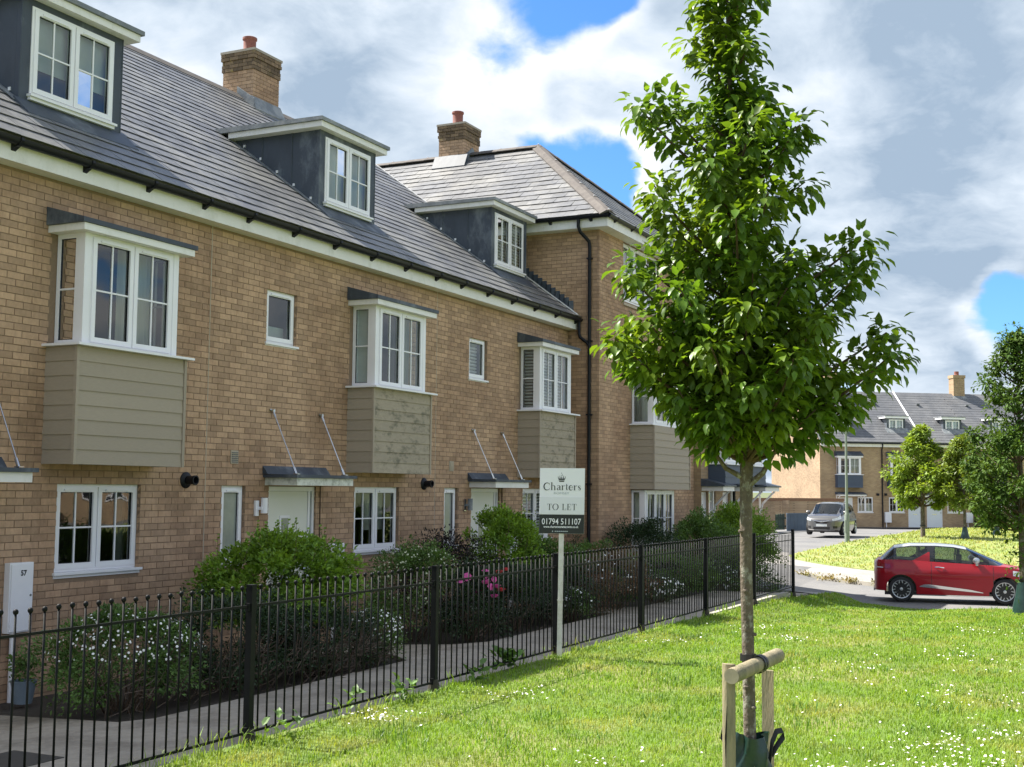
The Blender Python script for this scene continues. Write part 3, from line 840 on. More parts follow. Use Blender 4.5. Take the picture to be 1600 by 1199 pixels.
    slates(ro, (x0, EY, EZ), (1, 0, 0), (0, cosr, SL * cosr), lambda s: 0, lambda s: x1 - x0, S, singles=singles, skip=skip,
           order=lambda c: abs(c[0] + x0 - (10.5 if k == 0 else x0 + 2.5)) * .6 + c[2] * .5)
    n = int((x1 - x0) / .45)
    for i in range(n):
        xa = x0 + (x1 - x0) * i / n; xc = x0 + (x1 - x0) * (i + 1) / n - .006
        b = MB()
        b.prism([(xa, RY - .19, RZ - .19 * SL + .045), (xa, RY - .03, RZ + .05), (xa, RY + .03, RZ + .05), (xa, RY + .19, RZ - .19 * SL + .045), (xa, RY + .19, RZ - .19 * SL + .025), (xa, RY, RZ + .02), (xa, RY - .19, RZ - .19 * SL + .025)], (xc - xa, 0, 0))
        b.obj('ridge_tile', M_RIDGE, ro)
    return t

M_NAVYB = mat('dark_blue_blind', (0.02, 0.04, 0.10), 0.8, 0.1, 3)
M_VENT = mat('buff_vent', (0.42, 0.36, 0.28), 0.8, 0.1, 9)
M_VENTD = mat('grey_vent', (0.14, 0.14, 0.14), 0.7, 0.1, 9)
M_BROWNP = mat('brown_cable', (0.06, 0.03, 0.015), 0.6, 0.1, 9)

PX = [6.65, 12.412, 18.178, 23.666]
hA = terrace_house(0, PX[0], PX[1], 'brown brick terraced house with clean sage oriel, number 57 on white meter box', '57')
hL = terrace_house(-1, .886, 6.648, 'brick terraced house out of view, added left of number 57', singles=0)  # house out of view, added so its shade falls on the path
hB = terrace_house(1, PX[1], PX[2], 'brick terraced house between 57 and the one behind the sign, stained white canopy over door')
hC = terrace_house(2, PX[2], PX[3], 'brick terraced house with white window shutters, against the taller end house')
chimney(hC, 19.6, 20.44, 15.3, 16.05, 7.45, 8.60)
# lead flashing at the foot of that stack
chp = [o for o in hC.children if o.name.startswith('chimney')][0]
zf = lambda y: EZ + SL * (min(y, 2 * RY - y) - EY)
MB().hexa([(19.55, 15.16, zf(15.16) + .02), (20.5, 15.16, zf(15.16) + .02), (20.5, 15.295, zf(15.295) + .02), (19.55, 15.295, zf(15.295) + .02),
           (19.55, 15.15, zf(15.16) + .045), (20.5, 15.15, zf(15.16) + .045), (20.5, 15.298, zf(15.295) + .24), (19.55, 15.298, zf(15.295) + .24)]).obj('flashing', M_LEADW, chp)
MB().prism([(19.596, 15.22, zf(15.22) + .03), (19.596, RY, RZ + .03), (19.596, RY, RZ + .2), (19.596, 15.24, zf(15.24) + .22)], (-.05, 0, 0)).obj('flashing', M_LEADW, chp)

# ------------------------------------------------------------------ taller end house
BX0, BX1, BY, BZ = 23.67, 29.88, 9.579, 5.55
BM = (BX0 + BX1) / 2
AP = Vector((BM, 12.41, 8.11))          # where the hips meet the ridge
BE = 9.29; BEX = 23.36                   # eaves lines
def end_house():
    t = thing('end_house', 'tall three-storey brick end house with hipped slate roof and black downpipe', 'house', (BX0, BY, GZ))
    w2 = (25.03, 27.3, 4.06, 5.30)
    gwl = (25.5, 27.45, -1.12, -.02)
    bo = (25.75, 27.6, 1.5, 2.6)
    holes = [w2, bo, (25.62, 27.42, -1.2, -.02)]
    wb = MB()
    slab_with_holes(wb, BX0 + .006, BX1, GZ - .3, BZ - .15, holes, lambda a, b, c, d: wb.box((a, BY + .006, c), (b, BY + .106, d)))
    wb.box((BX0 + .006, BY + .107, GZ - .3), (BX0 + .106, 21, BZ - .15)).box((BX1 - .1, BY + .107, GZ - .3), (BX1, 21, BZ - .15)).box((BX0 + .107, 20.9, GZ - .3), (BX1 - .101, 21, BZ - .15))
    wb.obj('wall', M_MORTAR, t)
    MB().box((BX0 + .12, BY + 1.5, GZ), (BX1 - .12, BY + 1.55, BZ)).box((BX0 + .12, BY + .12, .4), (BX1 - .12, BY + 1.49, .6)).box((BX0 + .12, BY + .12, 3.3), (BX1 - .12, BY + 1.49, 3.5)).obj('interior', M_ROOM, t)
    bricks(t, BY, BX0, BX1, GZ - .1, BZ - .15, [(25.03, 27.3, 3.94, 5.34), (25.5, 27.95, -.01, 2.75), (25.62, 27.42, -1.2, .0)], singles=300,
           order=lambda p: p[0] + abs(p[1] - 1.5) * .4 + (50 if p[0] > 27.9 or p[1] < -1 else 0), zref=.01)
    zroof = lambda y: EZ + SL * (min(y, 2 * RY - y) - EY)
    bricks(t, BX0, BY + .055, 14.5, GZ - .1, BZ - .15, [], along='y', singles=0, keep=lambda c, z: c < 10.3 or z > zroof(c) - .15, zref=.01, aref=BY + .055)
    # windows
    window(t, lambda u, n, z: (w2[0] + u, BY + .055 - n, w2[2] + z), w2[1] - w2[0], w2[3] - w2[2], [(0, .34, 1, 1, 1), (.34, .66, 1, 1, 1), (.66, 1, 1, 1, 1)], inner=[('curtain', M_CURT, 0, .3, 0, 1, .2)], sill=.05)
    MB().box((w2[0] - .02, BY - .03, 3.94), (w2[1] + .02, BY + .05, 3.99)).obj('stone_sill', M_VENT, t)
    o = bay(t, 25.45, 2.43, BY, .02, 1.42, 2.62, 2.76, [('curtain', M_CURT, .0, .25, 0, 1, .3), ('curtain', M_CURT2, .7, 1, 0, 1, .3)], [('curtain', M_CURT, 0, .5, 0, 1, .2)],
            nboards=9, dc=.55, cas=((0, .34, 1, 1, 1), (.34, .66, 1, 1, 1), (.66, 1, 1, 1, 1)))
    # ground floor bay under the boards
    gy = BY - .30
    gb = MB(); 
    for xa in (25.54, 27.40): gb.box((xa, gy, -1.2), (xa + .08, gy + .08, -.0))
    gb.box((25.55, gy + .02, -1.3), (27.47, BY, -1.2))
    g = gb.obj('ground_bay', M_UPVC, t)
    window(g, lambda u, n, z: (25.62 + u, gy + .006 - n, -1.2 + z), 1.78, 1.2, [(0, .33, 1, 1, 1), (.33, .67, 1, 1, 1), (.67, 1, 1, 1, 1)], own=False, inner=[('curtain', M_CURT, .0, .2, 0, 1, .3), ('curtain', M_CURT, .4, .62, 0, 1, .3), ('curtain', M_CURT, .8, 1, 0, 1, .3)], vent=False)
    window(g, lambda u, n, z: (25.546 - n, BY - u, -1.2 + z), .22, 1.2, [(0, 1, 0, 1, 0)], own=False, vent=False)
    # eaves
    zf0, zf1 = 5.31, 5.53
    MB().box((BEX + .02, BE - .0, zf0), (BX1 + .3, BE + .025, zf1)).box((BEX + .02, BE + .026, zf0), (BEX + .045, 20, zf1)).box((BX1 + .28, BE + .026, zf0), (BX1 + .3, 20, zf1)).obj('fascia', M_FASCIA, t)
    MB().box((BEX + .046, BE + .026, zf0 + .002), (BX1 + .279, BY + .005, zf0 + .016)).box((BEX + .046, BY + .006, zf0 + .002), (BX0 + .004, 19.9, zf0 + .016)).obj('soffit', M_FASCIA, t)
    gutter_run(t, (BEX - .05, BE - .045, zf1 + .005), (BX1 + .35, BE - .045, zf1 + .005), (0, -1, 0), step=.98)
    gutter_run(t, (BEX - .045, BE - .05, zf1 + .005), (BEX - .045, 14, zf1 + .005), (-1, 0, 0), step=.9)
    # downpipe with swan neck, and the terrace gutter's branch into it
    px_, py_ = BX0 - .05, 9.775
    b = MB().tube([(BEX - .045, 9.9, zf1 - .05), (BEX - .045, 9.9, zf1 - .20), (BEX + .0, 9.88, zf1 - .30), (px_ - .02, py_ + .01, zf1 - .46), (px_, py_, zf1 - .56), (px_, py_, GZ - .05)], .036, 10)
    for z in (4.7, 3.0, 1.5, .1, -1.1): b.box((px_ - .045, py_ - .055, z), (BX0, py_ + .055, z + .03))
    b.obj('downpipe', M_GUTTER, t, smooth=True)
    MB().tube([(23.60, 9.995, 3.43), (23.60, 9.995, 3.18), (23.60, 9.97, 3.10), (23.61, 9.84, 3.0), (23.62, 9.78, 2.93)], .034, 10).obj('branch_pipe', M_GUTTER, t, smooth=True)
    # roof: hip to the front, two long slopes
    e = [Vector((BEX - .03, BE - .03, BZ)), Vector((BX1 + .34, BE - .03, BZ)), Vector((BX1 + .34, 20.5, BZ)), Vector((BEX - .03, 20.5, BZ))]
    rb = Vector((BM, 20.5, AP.z))
    r = MB().add([tuple(v) for v in e] + [tuple(AP), tuple(rb)], [(0, 1, 4), (3, 0, 4, 5), (1, 2, 5, 4), (3, 5, 2), (0, 3, 2, 1)])
    ro = r.obj('roof', M_SLATE, t)
    # left slope, eaves running back along y
    run = BM - e[0].x; rise = AP.z - BZ; S = math.hypot(run, rise); hipy = AP.y - e[0].y
    slates(ro, e[0], (0, 1, 0), (run, 0, rise), lambda s: s / S * hipy, lambda s: 9.0, S, singles=300, order=lambda c: c[0], gauge=.26, width=.33, warp=.010)
    S2 = math.hypot(hipy, rise); half = AP.x - e[0].x
    slates(ro, e[0], (1, 0, 0), (0, hipy, rise), lambda s: s / S2 * half, lambda s: (e[1].x - e[0].x) - s / S2 * half, S2, singles=0, gauge=.26, width=.33)
    def hip(a, b_, n, par_):
        a, b_ = Vector(a), Vector(b_); t_ = (b_ - a) / n; dirn = (b_ - a).normalized()
        side = dirn.cross(Vector((0, 0, 1))).normalized(); up = side.cross(dirn)
        for i in range(n):
            p = a + t_ * i; q = a + t_ * (i + 1.03)
            vs = []
            for pt, lf in ((p, .002), (q, .008)):
                for sd, h in ((-.17, -.035), (-.05, .045), (.05, .045), (.17, -.035), (.17, -.055), (0, .02), (-.17, -.055)):
                    vs.append(tuple(pt + side * sd + up * (h + lf + .02)))
            MB().add(vs, [tuple(range(7)), tuple(range(13, 6, -1))] + [(j, (j + 1) % 7, 7 + (j + 1) % 7, 7 + j) for j in range(7)]).obj('ridge_tile', M_RIDGE, par_)
            if i % 2 == 0 and i < n - 1:
                c = p + up * .085
                MB().lathe([(.022, 0), (.022, .012), (.0, .02)], tuple(c), 8).obj('fixing_cap', M_UPVC, par_)
    hip(e[0], AP, 11, ro); hip(e[1], AP, 11, ro); hip(AP, rb, 16, ro)
    chimney(t, 26.36, 27.14, 14.2, 14.9, 7.7, 8.80)
    ch = [o for o in t.children if o.name.startswith('chimney')][0]
    zs = lambda x: BZ + rise * (x - e[0].x) / run
    MB().hexa([(26.20, 14.1, zs(26.2) + .02), (26.355, 14.1, zs(26.355) + .02), (26.355, 15.0, zs(26.355) + .02), (26.2, 15.0, zs(26.2) + .02),
               (26.19, 14.1, zs(26.2) + .05), (26.357, 14.1, zs(26.355) + .26), (26.357, 15.0, zs(26.355) + .26), (26.19, 15.0, zs(26.2) + .05)]).obj('flashing', M_LEAD, ch)
    MB().prism([(26.36, 14.196, zs(26.36) + .02), (26.77, 14.196, AP.z + .03), (27.14, 14.196, zs(26.36) + .02), (27.14, 14.196, zs(26.36) + .22), (26.77, 14.196, AP.z + .2), (26.36, 14.196, zs(26.36) + .22)], (0, -.012, 0)).obj('flashing', M_LEADW, ch)
    # stepped flashing where the terrace roof meets this wall
    zr = lambda y: EZ + SL * (y - EY)
    sf = MB()
    y = 10.15
    while y < 12.6:
        z0 = zr(y)
        sf.box((BX0 - .012, y, z0 + .02), (BX0 - .001, y + .12, z0 + .24))
        y += .101
    sf.obj('step_flashing', M_LEAD, t)
    MB().hexa([(BX0 - .16, 10.0, zr(10.0) + .028), (BX0 - .10, 10.0, zr(10.0) + .028), (BX0 - .10, RY, RZ + .028), (BX0 - .16, RY, RZ + .028),
               (BX0 - .16, 10.0, zr(10.0) + .05), (BX0 - .10, 10.0, zr(10.0) + .05), (BX0 - .10, RY, RZ + .05), (BX0 - .16, RY, RZ + .05)]).obj('valley_edge', M_FASCIA, t)
    return t
hD = end_house()
# ------------------------------------------------------------------ ground
def tab(x, t):
    if x <= t[0][0]: return t[0][1]
    for (a, b), (c, d) in zip(t, t[1:]):
        if x <= c: return b + (d - b) * (x - a) / (c - a)
    return t[-1][1]
ROADT = [(26, -2.76), (36, -2.76), (39, -2.68), (45, -2.36), (51, -2.07), (56, -2.02), (62, -2.08), (75, -2.2), (86, -2.46), (500, -2.46)]
LAWNT = [(-50, -1.73), (12, -1.73), (17.5, -1.78), (21.5, -1.95), (22.1, -2.02), (24.4, -2.76)]
def sm(a, b, x):
    t = min(1, max(0, (x - a) / (b - a))); return t * t * (3 - 2 * t)
def tt(x, y): return x - .8 * max(0, min(y, 5.6))
GARDT = [(5.4, -1.96), (7.5, -2.0), (10.26, -2.19), (30, -2.2)]
def T(x, y):
    t = tt(x, y)
    return tab(t, LAWNT) - .21 * sm(1.5, 4.0, y) * (1 - .7 * sm(4.7, 5.4, y)) * sm(9, 20, t) * (1 - sm(22.5, 24.4, t)) if t < 24.4 else tab(.8988 * x + .4383 * y, ROADT)
def G(x, y):
    xb = 23.6 + max(0, y - 6.5) * 3.5
    w = sm(xb, xb + 3, x)
    return tab(y, GARDT) * (1 - w) + min(T(x, y), tab(y, GARDT)) * w

def sheet(name, poly, fn, off, m, cell=1.0, kind='structure', thick=0.0, lab=None):
    """a ground sheet draped on the terrain inside a polygon"""
    P = []
    n = len(poly)
    for i in range(n):
        a, b = Vector(poly[i]), Vector(poly[(i + 1) % n])
        k = max(1, int((b - a).length / cell))
        for q in range(k): P.append(a + (b - a) * q / k)
    nb = len(P)
    xs = [p.x for p in P]; ys = [p.y for p in P]
    def inside(x, y):
        c = False; j = n - 1
        for i in range(n):
            xi, yi = poly[i]; xj, yj = poly[j]
            if (yi > y) != (yj > y) and x < (xj - xi) * (y - yi) / (yj - yi) + xi: c = not c
            j = i
        return c
    x = min(xs) + cell * .5
    while x < max(xs):
        y = min(ys) + cell * .5
        while y < max(ys):
            if inside(x, y): P.append(Vector((x, y)))
            y += cell
        x += cell
    v, e, f, *_ = delaunay_2d_cdt(P, [(i, (i + 1) % nb) for i in range(nb)], [], 1, 1e-5)
    b = MB(); b.add([(p.x, p.y, fn(p.x, p.y) + off) for p in v], [tuple(q) for q in f])
    if thick:
        k = len(b.v)
        ring = [(p.x, p.y) for p in P[:nb]]
        vs = [(x, y, fn(x, y) + off) for x, y in ring] + [(x, y, fn(x, y) + off - thick) for x, y in ring]
        b.add(vs, [(i, (i + 1) % nb, nb + (i + 1) % nb, nb + i) for i in range(nb)])
    o = b.obj(name, m, kind=kind)
    return o

M_LAWN = mat('lawn_turf', (0.095, 0.155, 0.020), 0.9, 0.25, 9, bump=0.6, bscale=60, col2=(0.22, 0.20, 0.075), scale2=0.9, amt2=0.7)
M_FARGRASS = mat('far_turf', (0.17, 0.225, 0.050), 0.9, 0.22, 5, bump=0.5, bscale=30, col2=(0.28, 0.27, 0.10), scale2=0.8, amt2=0.7)
M_ASPH = mat('asphalt', (0.165, 0.160, 0.155), 0.85, 0.14, 30, bump=0.4, bscale=150, col2=(0.11, 0.11, 0.115), scale2=0.35, amt2=0.7)
M_PAVE = mat('pavement', (0.285, 0.265, 0.245), 0.85, 0.12, 20, bump=0.4, bscale=150, col2=(0.20, 0.19, 0.175), scale2=0.5, amt2=0.6)
M_KERB = mat('kerb_stone', (0.36, 0.335, 0.29), 0.85, 0.12, 10, rnd=0.12, col2=(0.25, 0.24, 0.18), scale2=2, amt2=0.6)
M_PATH = mat('path_concrete', (0.34, 0.295, 0.24), 0.85, 0.2, 10, bump=0.5, bscale=90, col2=(0.20, 0.17, 0.135), scale2=1.1, amt2=0.8)
M_SOIL = mat('bed_soil', (0.040, 0.030, 0.022), 0.95, 0.35, 12, bump=1.0, bscale=30)
M_EARTH = mat('open_land', (0.10, 0.12, 0.05), 0.95, 0.2, .3)

# land out to the horizon
def far_land():
    b = MB(); n = 64
    vs = [(0, 0, -3.4)]; fs = []
    for k in range(n): vs.append((3500 * math.cos(2 * math.pi * k / n), 3500 * math.sin(2 * math.pi * k / n), -3.4))
    for k in range(n): fs.append((0, 1 + k, 1 + (k + 1) % n))
    b.add(vs, fs).obj('land', M_EARTH, kind='structure')
far_land()
sheet('road', [(23.8, -75), (240, -75), (240, 120), (24, 120), (24.6, 10.4), (25.2, 5.44), (23.8, 0)], lambda x, y: (T(x, y) if y < 5.5 else G(x, y)) - (.08 if tt(x, y) < 24.3 else 0), -0.03, M_ASPH, 2.5)
sheet('lawn', [(-30, -70), (24.6, -70), (24.6, 0), (28.6, 5.0), (28.6, 5.44), (-30, 5.44)], T, 0.0, M_LAWN, 0.8)
sheet('flower_bed', [(-5, 5.46), (24.6, 5.46), (27.5, 7.6), (30.0, 8.3), (30.0, 10.35), (-5, 10.35)], G, -0.012, M_SOIL, 0.7)
sheet('forecourt', [(24.7, 5.46), (27, 5.46), (33, 7.5), (36.5, 9.0), (36.5, 10.35), (30.02, 10.35), (30.02, 8.25), (27.55, 7.5)], G, -0.008, M_PAVE, 0.7)
# public path along the fence with branches to the front doors
path_poly = [(-5, 5.57), (24.4, 5.57), (24.4, 7.45), (20.5, 7.5), (20.3, 8.0), (20.4, 10.22), (19.3, 10.22), (19.3, 7.9), (19.1, 7.5), (14.75, 7.5), (14.45, 7.9), (14.6, 10.22), (13.5, 10.22), (13.45, 8.3), (13.2, 7.95), (12.7, 7.5), (8.5, 7.5), (8.28, 7.7), (8.35, 8.2), (8.6, 10.22), (-5, 10.22)]
sheet('path', path_poly, G, 0.03, M_PATH, 0.6, thick=.06)
jn = MB()
for x in np.arange(-4, 24, 1.83):
    jn.box((x, 5.58, G(x, 6) + .0), (x + .012, 7.44, G(x, 6) + .034))
# concrete edging beneath the fence
for i in range(15):
    x0 = -5 + i * 1.83
    MB().hexa([(x0, 5.455, -2.1), (x0 + 1.82, 5.455, -2.1), (x0 + 1.82, 5.56, -2.1), (x0, 5.56, -2.1), (x0, 5.455, -1.765), (x0 + 1.82, 5.455, -1.765), (x0 + 1.82, 5.555, -1.77), (x0, 5.555, -1.77)]).obj('edging_stone' if i == 0 else f'edging_stone.{i:03d}', M_KERB, kind='structure')
# covers in the paving
mc = MB(); mc.box((6.35, 6.95, G(6.5, 7.2) + .032), (6.95, 7.45, G(6.5, 7.2) + .040))
mco = mc.obj('drain_cover', mat('cast_iron', (.05, .045, .04), .6, .2, 20), cat='drain cover', label='rusty square drain cover in the paving behind the fence')

# far side: kerb, pavement, grass island, pavement by the far houses
kerb = [(52, 24.0), (45.6, 17.2), (41.23, 11.17), (40.08, 9.38), (39.15, 8.0), (38.39, 6.73), (37.9, 5.4), (37.6, 3.5), (37.5, 0), (37.4, -10), (37.4, -40)]
isl_low = [(45.1, 10.95), (44.06, 10.53), (43.2, 9.7), (42.58, 8.9), (42.1, 7.98), (41.6, 6.8), (41.0, 4.5), (40.6, 1), (40.4, -10), (40.4, -40)]
isl_up = [(130, -40), (107, -10), (100, -1.2), (96.2, 5.4), (93.2, 9.0), (88.6, 9.9), (83.8, 10.3), (74, 10.5), (62.5, 10.0), (56.6, 9.9), (52.5, 10.2), (49.8, 10.4), (47.9, 10.7), (45.9, 10.95)]
sheet('pavement', kerb[2:] + list(reversed(isl_low)) + [(46.2, 11.2), (47.5, 14), (45.6, 17.2)], T, .07, M_PAVE, 1.2, thick=.1)
sheet('green', isl_low + isl_up, T, .085, M_FARGRASS, 1.2, thick=.1)
sheet('footway', [(85.0, 24.0), (87.2, 19.6), (96.4, 6.4), (106, -6), (108, -4), (88.8, 20.5), (88, 25)], T, .05, M_PAVE, 1.5)
def kerb_stones(line, name='kerb_stone'):
    pts = [Vector(p) for p in line]
    n = 0
    for a, b in zip(pts, pts[1:]):
        L = (b - a).length; t = (b - a) / L; k = max(1, int(L / .915)); s = Vector((t.y, -t.x))
        for i in range(k):
            p = a + t * (L * i / k); q = a + t * (L * (i + 1) / k - .012)
            if p.y < -6: continue
            zs = [T(c.x, c.y) for c in (p, q)]
            w = .075
            lo = [(p - s * w, zs[0] - .15), (q - s * w, zs[1] - .15), (q + s * w, zs[1] - .15), (p + s * w, zs[0] - .15)]
            hi = [(p - s * w, zs[0] + .085), (q - s * w, zs[1] + .085), (q + s * w, zs[1] + .085), (p + s * w, zs[0] + .085)]
            MB().hexa([(c.x, c.y, z) for c, z in lo + hi]).obj(name if n == 0 else f'{name}.{n:03d}', M_KERB, kind='structure')
            n += 1
kerb_stones(kerb[1:])

# ------------------------------------------------------------------ grass
M_BLADE = mat('grass_blade', (0.185, 0.305, 0.030), 0.55, 0.22, 1.4, rnd=0.32, col2=(0.40, 0.36, 0.13), scale2=1.1, amt2=0.65, trans=0.38, thr=(0.50, 0.66), spec=0.35)
M_DAISY = mat('daisy_petal', (0.80, 0.80, 0.78), 0.7, 0.05, 5)
M_WEED = mat('weed_leaf', (0.10, 0.19, 0.04), 0.55, 0.2, 9, rnd=0.3, trans=0.3)

def blades(n, dmin, dmax, lo, hi, w, power=1.6, seed=1, fn=T, cond=None, off=0.0, name='grass', m=None, lat=.46, label=None):
    g = np.random.default_rng(seed)
    # density falls with distance from the viewpoint side
    u = g.random(n)
    e = 2 - power
    d = (dmin ** e + u * (dmax ** e - dmin ** e)) ** (1 / e)
    l = (g.random(n) * 2 - 1) * lat * d
    x = d * fw.x / math.hypot(fw.x, fw.y) + l * r0.x
    y = d * fw.y / math.hypot(fw.x, fw.y) + l * r0.y
    ok = cond(x, y)
    x, y, d = x[ok], y[ok], d[ok]; n = len(x)
    t = x - .8 * np.clip(y, 0, 5.6)
    zl = np.interp(t, [a for a, b in LAWNT], [b for a, b in LAWNT])
    ns = lambda p, q, v: (lambda u: u * u * (3 - 2 * u))(np.clip((v - p) / (q - p), 0, 1))
    zl = zl - .21 * ns(1.5, 4.0, y) * (1 - .7 * ns(4.7, 5.4, y)) * ns(9, 20, t) * (1 - ns(22.5, 24.4, t))
    zr_ = np.interp(.8988 * x + .4383 * y, [a for a, b in ROADT], [b for a, b in ROADT])
    z = np.where(t < 24.4, zl, zr_) + off
    patch = 0.75 + 0.5 * (np.sin(x * 2.1 + np.sin(y * 1.7) * 1.3) * np.sin(y * 2.6 + np.sin(x * 1.3)) * .5 + .5)
    h = g.uniform(lo, hi, n) * patch
    wd = w * (d / dmin) ** .75 * g.uniform(.7, 1.3, n)
    az = g.uniform(0, 2 * np.pi, n); lean = g.uniform(.15, 1.0, n) * h
    dx, dy = np.cos(az), np.sin(az)
    sx, sy = -dy * wd / 2, dx * wd / 2
    V = np.zeros((n, 5, 3))
    V[:, 0] = np.stack([x - sx, y - sy, z - .01], 1); V[:, 1] = np.stack([x + sx, y + sy, z - .01], 1)
    mx, my = x + dx * lean * .35, y + dy * lean * .35
    V[:, 2] = np.stack([mx - sx * .8, my - sy * .8, z + h * .6], 1); V[:, 3] = np.stack([mx + sx * .8, my + sy * .8, z + h * .6], 1)
    V[:, 4] = np.stack([x + dx * lean, y + dy * lean, z + h * .92], 1)
    k = (np.arange(n) * 5)[:, None, None]
    FQ = (np.array([(0, 1, 3), (0, 3, 2), (2, 3, 4)])[None] + k).reshape(-1, 3)
    return np_mesh(name, V.reshape(-1, 3), FQ, m or M_BLADE, kind='stuff', label=label)
lawn_ok = lambda x, y: (y < 5.40 + .05 * np.sin(x * 9)) & (x - .8 * np.clip(y, 0, 5.6) < 22.6) & (y > -9)
blades(390000, 6.3, 26.5, .022, .050, .0040, 1.55, 1, cond=lawn_ok, name='grass', label='sunlit lawn grass with pale dry patches')
# longer unmown tufts along the fence foot
blades(26000, 6.3, 24, .06, .16, .005, 1.4, 2, cond=lambda x, y: (y > 5.22) & (y < 5.52) & (x < 22.8) & (np.sin(x * 3.1) + np.sin(x * 7.7 + 1) > -.7), name='fence_foot_grass', label='long unmown grass along the fence foot')
blades(42000, 6.3, 24, .05, .085, .0052, 1.5, 8, cond=lambda x, y: lawn_ok(x, y) & (np.sin(x * 3.7 + np.sin(y * 2.3) * 2) * np.sin(y * 4.1 + np.sin(x * 1.9) * 2) > .45), name='coarse_grass', m=mat('coarse_blade', (0.085, 0.185, 0.022), .5, .2, 2, rnd=.3, trans=.35), label='coarser dark tufts standing in the lawn')
isl = [(p[0], p[1]) for p in isl_low + isl_up]
def in_poly(x, y, poly):
    c = np.zeros(len(x), bool); j = len(poly) - 1
    for i in range(len(poly)):
        xi, yi = poly[i]; xj, yj = poly[j]
        if yi != yj:
            cond = ((yi > y) != (yj > y)) & (x < (xj - xi) * (y - yi) / (yj - yi) + xi)
            c ^= cond
        j = i
    return c
M_BLADEF = mat('far_grass_blade', (0.25, 0.315, 0.070), 0.6, 0.22, 1.0, rnd=0.3, col2=(0.42, 0.40, 0.16), scale2=0.6, amt2=0.8, trans=0.38)
blades(90000, 40, 95, .06, .11, .030, 1.5, 3, cond=lambda x, y: in_poly(x, y, isl), off=.08, name='green_grass', m=M_BLADEF, label='pale mown grass of the far green', lat=.42)

def daisies():
    g = np.random.default_rng(5)
    spots = [(8.2, 1.0, .5, 90), (8.6, .35, .45, 110), (9.6, .9, .5, 40), (9.9, .25, .5, 60), (8.9, -.2, .4, 90), (8.1, .0, .5, 110), (11.0, .55, .6, 45), (12.0, .1, .6, 35), (13.2, .5, .7, 40),
             (14.0, 1.6, .6, 25), (12.6, 2.3, .6, 16), (11.3, 1.4, .7, 26), (15.0, 3.6, .5, 25), (9.6, 4.6, .35, 26), (8.1, 5.0, .25, 40), (7.5, 3.0, .5, 20), (10.5, 2.6, .9, 16), (14.5, .3, .8, 25), (17, 1.8, 1.2, 30), (7.9, 1.6, .4, 60), (9.0, 1.25, .5, 50), (16.2, 4.3, .6, 30), (13.7, 4.7, .4, 16)]
    V, FQ, VC, FC = [], [], [], []
    for cx, cy, r, n in spots:
        for _ in range(int(n * 1.7)):
            a = g.uniform(0, 6.28); q = abs(g.normal(0, r * .8))
            x, y = cx + q * math.cos(a), cy + q * math.sin(a)
            if y > 5.3: continue
            z = T(x, y) + g.uniform(.045, .065); rad = g.uniform(.0065, .0115)
            tx, ty = g.uniform(-.5, .5, 2)
            k = len(V); m = 8
            V.append((x, y, z + .002))
            for i in range(m):
                b = 6.283 * i / m; rr = rad * (1 if i % 2 else .8)
                ux, uy = rr * math.cos(b), rr * math.sin(b)
                V.append((x + ux, y + uy, z + ux * tx + uy * ty))
            FQ += [(k, k + 1 + i, k + 1 + (i + 1) % m) for i in range(m)]
            k = len(VC)
            for i in range(4): 
                b = 6.283 * i / 4
                VC.append((x + rad * .33 * math.cos(b), y + rad * .33 * math.sin(b), z + .006))
            FC.append((k, k + 1, k + 2, k + 3))
    t = np_mesh('daisies', np.array(V), np.array(FQ), M_DAISY, kind='stuff', label='small white daisies scattered in patches over the lawn')
    np_mesh('daisy_centres', np.array(VC), np.array(FC), mat('daisy_eye', (.6, .42, .04), .7, .1, 5), t, kind='stuff')
daisies()
# ------------------------------------------------------------------ leaves
LEAF_V = np.array([(0, 0, 0), (.30, 0, -.035), (.27, .27, .05), (.27, -.27, .05), (.66, 0, -.03), (.62, .24, .05), (.62, -.24, .05), (1.0, 0, -.16)], float)
LEAF_F = np.array([(0, 1, 2), (0, 3, 1), (1, 4, 5), (1, 5, 2), (1, 3, 6), (1, 6, 4), (4, 7, 5), (4, 6, 7)])
LEAF4_V = np.array([(0, 0, 0), (.5, .28, .06), (1, 0, -.06), (.5, -.28, .06)], float)
LEAF4_F = np.array([(0, 2, 1), (0, 3, 2)])

def norm(a): return a / np.maximum(np.linalg.norm(a, axis=-1, keepdims=True), 1e-9)
def leaf_frames(d, up):
    """x along the leaf, z its upper face"""
    x = norm(d); y = norm(np.cross(up, x)); z = np.cross(x, y)
    return x, y, z
def leaf_mesh(name, P, d, up, size, m, parent=None, label=None, tv=LEAF4_V, tf=LEAF4_F, origin=None, kind='stuff', smooth=False):
    x, y, z = leaf_frames(d, up)
    s = np.asarray(size)[:, None]
    V = P[:, None] + (tv[None, :, 0, None] * x[:, None] + tv[None, :, 1, None] * y[:, None] + tv[None, :, 2, None] * z[:, None]) * s[:, None]
    n = len(P)
    FQ = (tf[None] + (np.arange(n) * len(tv))[:, None, None]).reshape(-1, tf.shape[1])
    return np_mesh(name, V.reshape(-1, 3), FQ, m, parent, label=label, kind=kind, smooth=smooth, origin=origin if origin is not None else (ORG[parent.name] if parent else (0, 0, 0)))

def leaf_mat(name, a, b, rough=.42, trans=.3, var=.2, spec=.35):
    return mat(name, a, rough, var, 3.0, rnd=0.35, col2=b, scale2=2.2, amt2=0.7, trans=trans, spec=spec)

